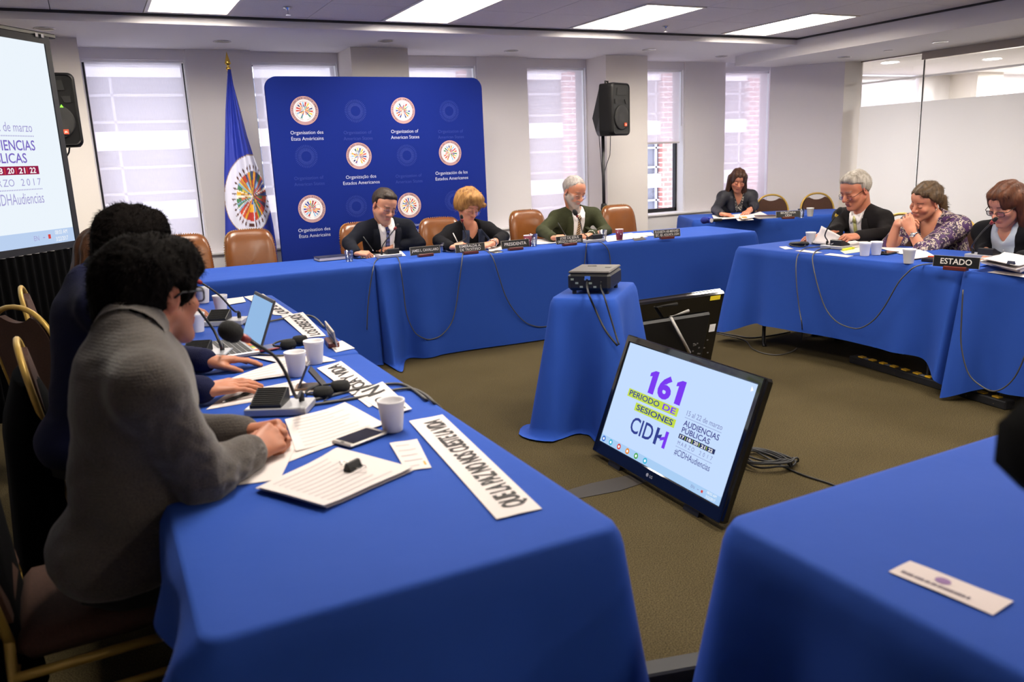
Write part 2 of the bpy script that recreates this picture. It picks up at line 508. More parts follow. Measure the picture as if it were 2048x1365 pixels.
struct(mb.build('trim_7', M_STEEL))
mb = MB(); mb.box((XG, 4.10, 0.10), (0.05, 6.4, 0.20)); mb.box((XG + 0.015, 6.9, 2.462), (0.05, 0.95, 0.016))
struct(mb.build('trim_8', M_STEEL))
mb = MB(); mb.box((XG, 5.0, 1.30), (0.05, 0.04, 2.20)); mb.box((XG - 0.04, 4.90, 1.05), (0.03, 0.03, 0.9))
struct(mb.build('trim_9', mat('door_stile', '#6f6a68', 0.35, metal=1.0)))
# beige upholstered low wall seen beneath the film
zb_ = ax(1925, 452, 8.52).z
struct(MB().box((8.54, 4.1, zb_ / 2), (0.06, 6.35, zb_), bev=0.012).build('trim_10', mat('beige_fabric_panel', '#a8957c', 0.9, bump=(300, .3))))

# --- the room beyond the glass
mb = MB(); mb.cur = 1
mb.box((9.3, 8.75, 1.25), (1.45, 0.5, 2.5))
mb.box((12.42, 8.60, 1.25), (0.62, 0.9, 2.5))
mb.cur = 0
mb.box((11.75, 8.75, 1.25), (0.72, 0.3, 2.5)); mb.box((13.75, 8.65, 1.25), (1.3, 0.5, 2.5))
mb.box((10.7, 8.75, 0.33), (1.4, 0.4, 0.66)); mb.box((12.9, 8.75, 0.33), (0.4, 0.4, 0.66))
mb.box((14.45, 3.0, 1.25), (0.1, 12.2, 2.5))
struct(mb.build('wall_beyond', [M_WALL, M_PIER]))
b = thing('roller_blind', 'white roller blind in the room beyond the glass partition', 'roller blind', (10.7, 8.66, 2.42), 0, 'roller blinds in the windows')
MB().grid([[Vector((-0.64 + 1.28 * j / 4, 0, -1.76 * k / 4)) for j in range(5)] for k in range(5)]).build('blind_fabric', M_BLIND, b)
MB().tube([(-.66, 0, 0.0), (.66, 0, 0.0)], 0.028, 10).build('roller_tube', M_TRIMW, b)
w = struct(MB().box((12.86, 8.80, 1.6), (0.05, 0.06, 1.8)).build('window_12', M_DARK))

# --- walls behind the viewer and to the left, which bound the light
struct(MB().box((XL - 0.05, 2.8, 1.4), (0.1, 12.2, 2.8)).build('wall_left', M_WALL))
struct(MB().box(((XL + XR) / 2, YN - 0.05, 1.4), (XR - XL, 0.1, 2.8)).build('wall_front', M_WALL))

# --- recessed troffers
M_LAMP = emit_mat('troffer_diffuser', '#fff6ea', LAMP_E)
M_BASK = emit_mat('troffer_basket', '#fff4e4', LAMP_E * 0.8)
M_PAN = mat('troffer_pan', '#f4ead8', 0.4)
M_LFR = mat('troffer_frame', '#d9d3cc', 0.4)
names = ['fourth', 'third', 'second', 'first']
tl = None
lab_l = ['recessed ceiling light nearest the glass partition', 'recessed ceiling light straight above the speaker stand side of the table',
         'recessed ceiling light in front of the blue backdrop', 'recessed ceiling light farthest left in view, above the flag', 'recessed ceiling light above the projection screen']
for r, (ya, yb) in enumerate(light_rows):
    for k, (xa, xb) in enumerate(lights_x):
        if tl is None:
            t = thing('ceiling_light', lab_l[0], 'ceiling light', ((xa + xb) / 2, (ya + yb) / 2, ZC), 0, 'recessed lights in the tiled ceiling')
            hx, hy = TS / 2, TS
            f = MB()
            for sx in (-1, 1): f.box((sx * (hx - 0.013), 0, 0.0), (0.026, 2 * hy, 0.012))
            for sy in (-1, 1): f.box((0, sy * (hy - 0.013), 0.0), (2 * hx, 0.026, 0.012))
            f.build('frame', M_LFR, t)
            p = MB()
            a, bq, c, d = (-hx + .026, -hy + .026), (hx - .026, -hy + .026), (hx - .026, hy - .026), (-hx + .026, hy - .026)
            lo = [Vector((x, y, 0.0)) for x, y in (a, bq, c, d)]; hi = [Vector((x * 0.8, y * 0.93, 0.11)) for x, y in (a, bq, c, d)]
            for i in range(4): p.quad(lo[i], lo[(i + 1) % 4], hi[(i + 1) % 4], hi[i])
            p.build('reflector_pan', M_PAN, t)
            MB().quad(hi[3] , hi[2], hi[1], hi[0]).build('diffuser', M_LAMP, t)
            bk = MB(); rows = []
            for i in range(9):
                th = PI * i / 8
                rows.append([Vector((0.085 * math.cos(th), y, 0.105 - 0.075 * math.sin(th))) for y in (-hy + .10, hy - .10)])
            bk.grid(rows); bk.add([r_[0] for r_ in rows], [tuple(range(9))]); bk.add([r_[1] for r_ in rows], [tuple(range(9))[::-1]])
            bk.build('lamp_basket', M_BASK, t, smooth=True)
            tl = t
        else:
            g = 'recessed lights in the tiled ceiling'
            lb = lab_l[k] if r == 0 else 'recessed ceiling light in a row out of view above the room'
            (r == 0 or k < 5 - r) and dup(tl, ((xa + xb) / 2, (ya + yb) / 2, ZC), 0, lb, g)

# --- downlights and sprinkler heads
M_CHROME = mat('chrome', '#c9c9cc', 0.15, metal=1.0)
M_CAN = mat('downlight_can', '#8f8a88', 0.35, metal=0.8)
dl = None
dls = [((1.204, 7.80, 2.585), 'small chrome downlight in the soffit just above the flag'), ((2.60, 7.50, 2.585), 'small chrome downlight in the soffit above the blue backdrop'),
       ((4.12, 7.95, 2.585), 'small chrome downlight in the soffit right of the blue backdrop'), ((5.65, 7.62, 2.585), 'small chrome downlight in the soffit above the speaker'),
       ((7.0, 8.0, 2.585), 'small chrome downlight in the soffit by the far corner'), ((-0.14, 7.37, 2.585), 'small chrome downlight in the soffit above the projection screen'),
       ((7.91, 5.76, 2.467), 'small downlight in the lower soffit in front of the steel rail'), ((7.91, 6.96, 2.467), 'small downlight in the lower soffit beside the glass corner')]
for p, lb in dls:
    if dl is None:
        dl = thing('downlight', lb, 'downlight', p, 0, 'downlights in the soffits')
        MB().lathe([(0.075, 0), (0.078, -0.004), (0.066, -0.007), (0.062, 0.0)], n=28, cap=False).build('trim_ring', M_CHROME, dl, smooth=True)
        MB().lathe([(0.064, -0.004), (0.05, -0.002), (0.001, -0.001)], n=28, cap=False).build('reflector', M_CAN, dl, smooth=True)
    else: dup(dl, p, 0, lb, 'downlights in the soffits')
o = MB().lathe([(0.045, 0), (0.045, -0.006), (0.0, -0.008)], c=(7.94, 6.40, 2.467), n=20, cap=False).build('ceiling_disc', M_TRIMW)
tag(o, 'flat white cover disc in the lower soffit between two downlights', 'ceiling disc')
for p, lb in [((1.494, 6.475, ZC), 'sprinkler head in the tile between the first two ceiling lights'), ((5.06, 6.565, ZC), 'sprinkler head in the tile between the last two ceiling lights')]:
    t = thing('sprinkler', lb, 'sprinkler', p, 0, 'sprinkler heads in the ceiling')
    MB().lathe([(0.035, 0), (0.033, -0.006), (0.012, -0.01), (0.012, -0.02)], n=16).build('escutcheon', M_CHROME, t, smooth=True)
    m_ = MB(); m_.cyl((0, 0, -0.015), (0, 0, -0.05), 0.004, 8); m_.lathe([(0.02, -0.05), (0.02, -0.053)], n=12); m_.build('deflector', M_CHROME, t)
M_DLB = emit_mat('lit_downlight', '#fff4e4', 30)
for p, lb in [(az(1780, 126, 2.46), 'lit downlight beyond the glass, nearest the corner'), (az(1984, 119, 2.46), 'lit downlight beyond the glass, under the steel rail'), (az(2046, 131, 2.46), 'lit downlight beyond the glass, at the picture edge')]:
    t = thing('downlight', lb, 'downlight', p, 0, 'lit downlights beyond the glass')
    MB().lathe([(0.11, 0), (0.115, -0.003), (0.10, -0.005)], n=24, cap=False).build('trim_ring', M_CHROME, t)
    MB().lathe([(0.10, 0.003), (0.0, 0.003)], n=24, cap=False).build('lamp', M_DLB, t)
for x, y in ((10.5, 6.6), (12.8, 7.4), (10.8, 3.5), (13.0, 5.2)):  # unseen area lights, added to brighten the room behind the glass
    L = bpy.data.lights.new('beyond_room_fill', 'AREA'); L.shape = 'DISK'; L.size = 0.25; L.energy = 240; L.color = (1, 0.95, 0.92)
    lo = bpy.data.objects.new('beyond_room_fill', L); lo.location = (x, y, 2.44); COL.objects.link(lo)

# --- the building across the street
def brick(nt):
    tc = nd(nt, 'ShaderNodeTexCoord'); mp = nd(nt, 'ShaderNodeMapping'); mp.inputs['Rotation'].default_value = (PI / 2, 0, 0)
    nt.links.new(tc.outputs['Object'], mp.inputs[0])
    br = nd(nt, 'ShaderNodeTexBrick'); br.inputs['Scale'].default_value = 1.0
    br.inputs['Color1'].default_value = lin('#9c6660'); br.inputs['Color2'].default_value = lin('#ab7670'); br.inputs['Mortar'].default_value = lin('#d5c9c6')
    br.inputs['Brick Width'].default_value = 0.24; br.inputs['Row Height'].default_value = 0.105; br.inputs['Mortar Size'].default_value = 0.012
    nt.links.new(mp.outputs[0], br.inputs['Vector'])
    b = nd(nt, 'ShaderNodeBsdfPrincipled'); b.inputs['Roughness'].default_value = 0.9
    nt.links.new(br.outputs['Color'], b.inputs['Base Color']); return b.outputs[0]
M_BRICK = mat_nodes('red_brick', brick)
M_FGL = mat('facade_glass', '#5d5f6c', 0.3, spec=0.4)
M_FMU = mat('facade_mullion', '#a9a8b0', 0.7)
M_FW = mat('facade_white', '#e9e6ea', 0.8)
bd = thing('office_building', 'office building across the street with white bands and red brick piers', 'building', (6, 14, 0))
YB = 0.0
m_ = MB(); m_.box((2, 0.9, 1.5), (26, 0.4, 9.0)); m_.build('window_wall', M_FGL, bd)
m_ = MB(); ml = MB()
for k in range(-3, 6):
    z = 2.15 + 1.12 * k
    m_.box((2, 0.66, z - 0.15), (26, 0.12, 0.29))
    for dz in (-0.57, -0.98): ml.box((2, 0.68, z + dz), (26, 0.06, 0.04))
x = -9.0
while x < 14:
    ml.box((x, 0.68, 1.5), (0.04, 0.06, 9.0)); x += 1.17
m_.build('white_band', M_FW, bd); ml.build('mullion', M_FMU, bd)
for xa in (6.38, 8.68, 11.13, 13.56, 16.0):
    MB().box((xa + 0.60 - 6, 0.70, 1.5), (1.2, 0.30, 9.0)).build('brick_pier', M_BRICK, bd)
# ================================================================ tables and cloths
def cloth_fn(nt):
    tc = nd(nt, 'ShaderNodeTexCoord')
    n = nd(nt, 'ShaderNodeTexNoise'); n.inputs['Scale'].default_value = 420; n.inputs['Detail'].default_value = 2
    n2 = nd(nt, 'ShaderNodeTexNoise'); n2.inputs['Scale'].default_value = 7; n2.inputs['Detail'].default_value = 4
    for q in (n, n2): nt.links.new(tc.outputs['Object'], q.inputs['Vector'])
    b = nd(nt, 'ShaderNodeBsdfPrincipled')
    b.inputs['Base Color'].default_value = lin('#24479a'); b.inputs['Roughness'].default_value = 0.8
    b.inputs['Specular IOR Level'].default_value = 0.15; b.inputs['Sheen Weight'].default_value = 0.08; b.inputs['Sheen Roughness'].default_value = 0.4
    b.inputs['Sheen Tint'].default_value = lin('#8fa6ff')
    bp = nd(nt, 'ShaderNodeBump'); bp.inputs['Strength'].default_value = 0.12; bp.inputs['Distance'].default_value = 0.002
    nt.links.new(n.outputs['Fac'], bp.inputs['Height'])
    b2 = nd(nt, 'ShaderNodeBump'); b2.inputs['Strength'].default_value = 0.25; b2.inputs['Distance'].default_value = 0.012
    nt.links.new(n2.outputs['Fac'], b2.inputs['Height']); nt.links.new(bp.outputs[0], b2.inputs['Normal']); nt.links.new(b2.outputs[0], b.inputs['Normal'])
    return b.outputs[0]
M_CLOTH = mat_nodes('royal_blue_cloth', cloth_fn)
M_LAM = mat('folding_table_laminate', '#6d6259', 0.5)
M_LEG = mat('table_leg_metal', '#232225', 0.4, metal=0.6)

def tablecloth(label, cx, cy, rz, L, Wd, drops, flags, corners, seed=0, ztop=0.752, fold=0.012, rc=0.035):
    """drops: hang below the top on sides (+x, +y, -x, -y); flags 1 free / 0 pressed against a neighbour;
    corners (++, -+, --, +-): outward flare of the drape at the floor"""
    rnd = random.Random(seed)
    hx, hy = L / 2 - rc, Wd / 2 - rc
    P = []
    def side(a, b, n, N, k):
        for i in range(n): P.append((a[0] + (b[0] - a[0]) * i / n, a[1] + (b[1] - a[1]) * i / n, N[0], N[1]))
    def arc(c, a0):
        for i in range(8):
            a = a0 + PI / 2 * i / 8; P.append((c[0] + rc * math.cos(a), c[1] + rc * math.sin(a), math.cos(a), math.sin(a)))
    nx, ny = max(12, int(L / 0.022)), max(10, int(Wd / 0.022))
    side((L / 2, -hy), (L / 2, hy), ny, (1, 0), 0); arc((hx, hy), 0)
    side((hx, Wd / 2), (-hx, Wd / 2), nx, (0, 1), 1); arc((-hx, hy), PI / 2)
    side((-L / 2, hy), (-L / 2, -hy), ny, (-1, 0), 2); arc((-hx, -hy), PI)
    side((-hx, -Wd / 2), (hx, -Wd / 2), nx, (0, -1), 3); arc((hx, -hy), 1.5 * PI)
    n = len(P)
    ph = [(rnd.uniform(0, 2 * PI), rnd.uniform(2.2, 4.2), rnd.uniform(0.5, 1)) for _ in range(5)]
    cpos = [(L / 2, Wd / 2), (-L / 2, Wd / 2), (-L / 2, -Wd / 2), (L / 2, -Wd / 2)]
    T = [0, 0.012, 0.03, 0.06, 0.1, 0.16, 0.23, 0.31, 0.4, 0.49, 0.58, 0.67, 0.75, 0.82, 0.88, 0.93, 0.97, 1.0]
    rows = []
    s = 0.0; S = []
    for i in range(n):
        S.append(s); q = P[(i + 1) % n]; s += math.hypot(q[0] - P[i][0], q[1] - P[i][1])
    cols = []
    for i, (x, y, nxx, nyy) in enumerate(P):
        w = [max(0, nxx) ** 2, max(0, nyy) ** 2, max(0, -nxx) ** 2, max(0, -nyy) ** 2]
        drop = sum(a * b for a, b in zip(w, drops)); fl = sum(a * b for a, b in zip(w, flags))
        # outward vector with pressed sides removed
        ox, oy = nxx, nyy
        if nxx > 0: ox *= flags[0]
        else: ox *= flags[2]
        if nyy > 0: oy *= flags[1]
        else: oy *= flags[3]
        fo = sum(a * math.sin(S[i] * k * 2 + p) for p, k, a in ph) * fold
        cf = 0; ce = 0
        for (qx, qy), F in zip(cpos, corners):
            ds = math.hypot(x - qx, y - qy)
            if abs(x - qx) < .02 or abs(y - qy) < .02 or ds < .08:
                cf += F * (math.exp(-(ds / 0.10) ** 2) - 0.32 * math.exp(-((ds - 0.21) / 0.07) ** 2) + 0.16 * math.exp(-((ds - 0.37) / 0.07) ** 2))
                ce += F * 0.75 * math.exp(-(ds / 0.16) ** 2)
        col = []
        for t in T:
            d = drop * t
            z = ztop - d - ce * t * t
            out = 0.004 + 0.014 * min(1, d / 0.03) + (0.03 * t + fo * t ** 1.3) * (0.25 + 0.75 * fl) + cf * t ** 1.15
            px, py = x + ox * out, y + oy * out
            if abs(nxx) > .01 and flags[0 if nxx > 0 else 2] == 0: px += nxx * 0.004
            if z < 0.006:
                e = 0.006 - z; z = 0.006 + 0.012 * abs(math.sin(S[i] * 40 + e * 30)) * min(1, e * 10); px += ox * e * 0.7; py += oy * e * 0.7
            col.append(Vector((px, py, z)))
        cols.append(col)
    mb = MB()
    rings = [[cols[i][k] for i in range(n)] for k in range(len(T))]
    # top made of shrinking rings so that light ripples can be given to it
    top = []
    for f in (0.0, 0.35, 0.62, 0.82, 0.93, 0.985):
        top.append([Vector((p[0] * f, p[1] * f if f > 0 else 0, ztop + (0.0022 * math.sin(p[0] * f * 9 + seed) * math.sin(p[1] * f * 11 + seed * 2) if f < .9 else 0) + 0.001)) for p in P])
    mb.grid(top + rings, closed=True)
    o = mb.build('tablecloth', M_CLOTH, None, smooth=True, loc=(cx, cy, 0), rz=rz)
    tag(o, label, 'tablecloth', 'royal blue tablecloths')
    return o

def folding_table(label, cx, cy, rz, L, Wd, ztop=0.742, legs=True):
    t = thing('folding_table', label, 'table', (cx, cy, 0), rz, 'folding tables under the cloths')
    MB().box((0, 0, ztop - 0.018), (L - 0.03, Wd - 0.03, 0.03), bev=0.008).build('tabletop', M_LAM, t)
    for sx in (-1, 1):
        x = sx * (L / 2 - 0.22)
        m_ = MB(); m_.tube([(x, -Wd / 2 + .08, ztop - .03), (x, -Wd / 2 + .08, 0.02), (x - sx * .03, -Wd / 2 + .06, 0.0)], 0.014, 8)
        m_.tube([(x, Wd / 2 - .08, ztop - .03), (x, Wd / 2 - .08, 0.02), (x - sx * .03, Wd / 2 - .06, 0.0)], 0.014, 8)
        m_.tube([(x, -Wd / 2 + .08, 0.28), (x, Wd / 2 - .08, 0.28)], 0.012, 8)
        m_.build('leg_frame', M_LEG, t, smooth=True)
    return t

D = 0.742
specs = [
 # label word, cx, cy, rz(deg), L, W, drops(+x,+y,-x,-y), flags, corners(++,-+,--,+-), seed, fold
 ('nearest table under the paper banner and loose papers', 0.462, 2.185, 90, 1.83, 0.80, (D - .02, .14, D, D), (0, 1, 1, 1), (.02, .1, .10, .03), 3, .012),
 ('second table, the one under the laptop', 0.475, 4.015, 90, 1.80, 0.79, (D, .14, D - .02, D), (1, 1, 0, 1), (.06, .02, .03, .06), 5, .010),
 ('left-hand table of the head row before two vacant chairs', 0.985, 6.225, 0.0, 1.66, 0.78, (D - .01, .16, D, D - .005), (0, 1, 1, 1), (0, .05, .08, .03), 7, .007),
 ('middle table of the head row with most name plates', 2.735, 6.20, -1.2, 1.83, 0.78, (D - .01, .16, D - .01, D), (0, 1, 0, 1), (0, 0, .24, .05), 11, .008),
 ('head table end nearest the speaker stand', 4.52, 6.06, -6.0, 1.70, 0.78, (D - .10, .16, D - .02, D - .02), (1, 1, 0, 1), (.05, 0, .05, .14), 13, .010),
 ('diagonal table in the far corner', 6.78, 6.95, -26.0, 1.83, 0.78, (D - .05, .18, D - .12, D - .14), (1, 1, 1, 1), (.03, .03, .05, .03), 17, .008),
 ('right-hand table with four white cups', 4.80, 3.90, 92.6, 1.80, 0.78, (D - .14, D - .19, D - .12, .16), (1, 1, 0, 1), (.13, .13, 0, 0), 19, .012),
 ('right-hand table with the thick document stack', 4.82, 2.06, 90.6, 1.83, 0.78, (D - .14, D - .10, D - .02, .16), (0, 1, 1, 1), (.13, .1, .05, 0), 23, .012),
 ('foreground table with a single name card', 1.985, 0.80, 1.0, 1.83, 0.78, (D, D, D, D), (1, 1, 1, 1), (.08, .13, .10, .1), 29, .016),
]
for lab, cx, cy, rz, L, Wd, dr, fl, co, sd, fo in specs:
    tablecloth('royal blue cloth over the ' + lab, cx, cy, math.radians(rz), L, Wd, dr, fl, co, sd, fold=fo)
    folding_table('folding table hidden by cloth, ' + lab, cx, cy, math.radians(rz), L, Wd)
# stand for the projector
tablecloth('royal blue cloth over the small tall stand beneath the projector', 2.436, 3.792, math.radians(43.2), 0.574, 0.325, (D - .10, D - .02, D - .04, D - .03), (1, 1, 1, 1), (.04, .12, .16, .09), 31, fold=.016)
folding_table('small stand hidden by the cloth under the projector', 2.436, 3.792, math.radians(43.2), 0.56, 0.31)

# ================================================================ chairs
M_GOLD = mat('gold_tube', '#b8923a', 0.32, metal=0.85)
M_GOLDP = mat('gold_paint', '#c3a04e', 0.45, metal=0.35)
M_BROWNF = mat('brown_seat_fabric', '#3f2619', 0.85, bump=(350, 0.3), var=(160, 0.5, '#4d3022'))
M_LEATH = mat('tan_leather', '#5c3315', 0.27, bump=(5, 0.35, (1, 1, .5)), var=(4, 0.6, '#74441d'), spec=0.55)
M_NAIL = mat('brass_nail', '#8c6a3a', 0.3, metal=0.9)
M_WOOD = mat('dark_wood', '#3b2217', 0.4, bump=(8, 0.2, (1, 12, 1)))

def crown(hw, z0, z1, n=18, k=0.62):
    """half outline of a crown back: straight-ish sides rising into an arch"""
    pts = [(-hw * 0.93, z0), (-hw * 0.98, z0 + (z1 - z0) * .3), (-hw, z0 + (z1 - z0) * .5)]
    zc = z0 + (z1 - z0) * .5
    for i in range(1, n):
        a = PI - PI * i / n; pts.append((hw * math.copysign(abs(math.cos(a)) ** .9, math.cos(a)), zc + (z1 - zc) * abs(math.sin(a)) ** .85))
    pts += [(hw, zc), (hw * .98, z0 + (z1 - z0) * .3), (hw * .93, z0)]
    return pts

def banquet_chair(label, x, y, rz):
    """faces local +y"""
    t = thing('banquet_chair', label, 'chair', (x, y, 0), rz, 'gold banquet chairs')
    MB().box((0, 0.02, 0.435), (0.41, 0.44, 0.075), bev=0.03).build('seat', M_BROWNF, t, smooth=True)
    lean = math.radians(9)
    def L3(px, pz, off=0.0): return Vector((px, -0.205 - (pz - .45) * math.tan(lean) + off, pz))
    out = crown(0.205, 0.46, 0.92)
    MB().tube([L3(a, b) for a, b in out], 0.012, 8).build('back_frame', M_GOLDP, t, smooth=True)
    inn = [(a * .93, min(b, 99)) for a, b in crown(0.20, 0.50, 0.905)]
    top = [p for p in inn]
    # upper edge of the pad dips to leave the hand hold
    poly = []
    for a, b in inn:
        if abs(a) < .115 and b > .8:
            continue
        poly.append((a, b))
    li = max(i for i, p in enumerate(poly) if p[0] < 0)
    dip = [(-.10 + .2 * i / 8, 0.845 + 0.03 * abs(-1 + i / 4) ** 2) for i in range(9)]
    poly = poly[:li + 1] + dip + poly[li + 1:]
    m_ = MB(); nn = len(poly)
    vs = [L3(a, b, .018) for a, b in poly] + [L3(a, b, -.014) for a, b in poly]
    c0, c1 = L3(0, .68, .03), L3(0, .68, -.018)
    vs += [c0, c1]
    fs = [(i, (i + 1) % nn, 2 * nn) for i in range(nn)] + [(nn + (i + 1) % nn, nn + i, 2 * nn + 1) for i in range(nn)] + [(i, nn + i, nn + (i + 1) % nn, (i + 1) % nn) for i in range(nn)]
    m_.add(vs, fs); m_.build('backrest', M_BROWNF, t)
    for sx in (-1, 1):
        MB().tube([(sx * .222, .10, .388), (sx * .222, .165, .386), (sx * .222, .200, .366), (sx * .222, .218, .32), (sx * .222, .245, 0.0)], 0.012, 8).build('leg', M_GOLDP, t, smooth=True)
        MB().tube([L3(sx * .19, .47), (sx * .218, -.21, .38), (sx * .222, -.25, 0.0)], 0.012, 8).build('leg', M_GOLDP, t, smooth=True)
    m_ = MB()
    for sx in (-1, 1):
        m_.tube([(sx * .222, .12, .388), (sx * .220, -.21, .388)], 0.012, 8)
        m_.tube([(sx * .222, .222, .295), (sx * .221, -.22, .295)], 0.010, 8)
    m_.tube([(-.222, .15, .386), (.222, .15, .386)], 0.012, 8); m_.tube([(-.22, -.208, .388), (.22, -.208, .388)], 0.012, 8)
    m_.build('seat_frame', M_GOLDP, t, smooth=True)
    return t

def leather_chair(label, x, y, rz, top=1.0):
    """faces local +y"""
    t = thing('leather_chair', label, 'chair', (x, y, 0), rz, 'tan leather chairs of the head row')
    hw, z0, z1 = 0.205, 0.47, top
    out = []
    for i in range(41):
        a = PI * i / 40
        c, s_ = math.cos(PI - a), math.sin(a)
        out.append((hw * math.copysign(abs(c) ** .42, c), z0 + .18 + (z1 - z0 - .18) * s_ ** .42))
    out = [(-hw * .88, z0), (-hw * .93, z0 + .09)] + out + [(hw * .93, z0 + .09), (hw * .88, z0)]
    def B3(px, pz, off): return Vector((px, -0.20 - (pz - .45) * .17 + 0.55 * px * px + off, pz))
    n = len(out); cz = (z0 + z1) / 2
    rows = []
    for f, off in ((0.02, .052), (.35, .05), (.65, .045), (.86, .036), (.96, .022), (1.0, .004), (1.0, -.02), (.96, -.034), (.6, -.04), (0.02, -.042)):
        rows.append([B3(a * f, cz + (b - cz) * f, off) for a, b in out])
    MB().grid(rows, closed=True).build('backrest', M_LEATH, t, smooth=True)
    nl = MB()
    acc = 0; last = None
    for i in range(1, n):
        p, q = Vector(out[i - 1]), Vector(out[i])
        Ls = (q - p).length; k = max(1, round(Ls / .017))
        for j in range(k):
            r_ = p + (q - p) * j / k; c = B3(r_.x, r_.y, -.012)
            d = Vector((r_.x, 0, r_.y - cz)).normalized() * .004
            nl.box(c + d * .6, (.008, .008, .008), R=rotm(.5, .6, .3))
    nl.build('nailhead_trim', M_NAIL, t)
    MB().box((0, .03, .44), (.44, .48, .10), bev=.035).build('seat', M_LEATH, t, smooth=True)
    for sx in (-1, 1):
        for sy in (-1, 1):
            MB().tube([(sx * .2, .03 + sy * .19, .40), (sx * .215, .03 + sy * .21, 0.0)], [.024, .017], 8).build('leg', M_WOOD, t)
    return t

lc = [('vacant tan leather chair half hidden behind the foreground man\'s head', (376, 471), 'v'), ('vacant tan leather chair in front of the flag', (493, 460), 'v'),
      ('tan leather chair behind the man in the navy suit', (731, 446), 'v'), ('tan leather chair behind the blonde woman', (879, 437), 'v'),
      ('tan leather chair left of the man in the green jacket', (1064, 421), 'v'), ('vacant tan leather chair under the speaker stand', (1244, 411), 'v')]
for (lb, (px, py), _), rz_ in zip(lc, (PI + .12, PI - .05, PI + .1, PI - .12, PI + .05, PI - .02)):
    p = ay(px, py, 7.05 if px > 450 else 6.95)
    leather_chair(lb, p.x, 6.88 if px > 600 else 6.80, rz_, p.z + .0)

# chairs of the far corner, of the state's side and of the petitioners' side
for (px, py), lb, fy, rz_ in [((1534, 398), 'brown banquet chair right beside the woman in the grey jacket', 7.55, PI - .45), ((1625, 396), 'brown banquet chair behind the corner table, next to the glass partition', 7.25, PI - .45)]:
    p = ay(px, py, fy); banquet_chair(lb, p.x - .05, p.y - .25, rz_)
nc = banquet_chair('banquet chair under the man in the grey sweater, nearest the camera', -0.10, 2.20, -PI / 2 + .03)
banquet_chair('banquet chair with the black coat over its back, behind the man in navy', -0.03, 3.38, -PI / 2 + .06)
banquet_chair('banquet chair with its gold arched back turned to the camera at the left edge', -0.17, 4.46, -.85)
banquet_chair('empty banquet chair seen edge-on against the black drape', -0.12, 5.02, -PI / 2)

# black coat hung over the second chair and another over the near one
M_BLACKC = mat('black_wool', '#050507', 0.95, bump=(200, 0.3), spec=.1)
def coat(label, x, y, rz, w, z1, z0, dx=0.0, seed=1):
    t = MB(); rows = []
    r_ = random.Random(seed)
    N = 26
    for k in range(15):
        f = k / 14
        z = z1 - (z1 - z0) * f
        row = []
        for j in range(N):
            a = 2 * PI * j / N
            fold = 1 + .10 * math.sin(5 * a + seed) * f + .05 * math.sin(9 * a) * f
            hw_ = (w / 2) * (0.86 + .2 * math.sin(min(1, f * 3) * PI / 2) + .12 * f) * fold
            hd = (.035 + .05 * min(1, f * 4) + .045 * f) * fold
            row.append(Vector((hw_ * math.copysign(abs(math.cos(a)) ** .7, math.cos(a)), hd * math.sin(a) - dx * f, z + .012 * math.sin(3 * a + seed) * (1 - f))))
        rows.append(row)
    t.grid(rows, closed=True); t.add(rows[0], [tuple(range(N))[::-1]]); t.add(rows[-1], [tuple(range(N))])
    return tag(t.build('coat', M_BLACKC, None, smooth=True, loc=(x, y, 0), rz=rz), label, 'coat')
coat('black coat hung over the banquet chair behind the man in navy', -0.305, 3.37, PI / 2 + .06, .45, .80, .10, seed=2)
coat('black coat bundled at the left picture edge behind the grey sweater', -0.56, 2.68, PI / 2 + .15, .52, .74, .02, seed=4)
coat('black coat over the back of the chair under the sweatered man', -0.40, 2.20, PI / 2 + .03, .46, .935, .16, seed=6)

# ================================================================ backdrop, flag, screen
M_BACK = mat('backdrop_fabric', '#0b2070', 0.8, bump=(3, 0.25, (1, 1, .4)), spec=.15)
M_GHOST = mat('backdrop_ghost_print', '#152f88', 0.7)
M_WTXT = mat('white_print', '#b9bed6', 0.6)
M_VC = mat('printed_colours', '#ffffff', 0.7, vcol=True)
FC = ['#b9342c', '#2c4696', '#e0a52c', '#3a7a52', '#e8e4dc', '#7fb1d8', '#c2452f', '#34406c', '#d8c24a', '#c9744a']

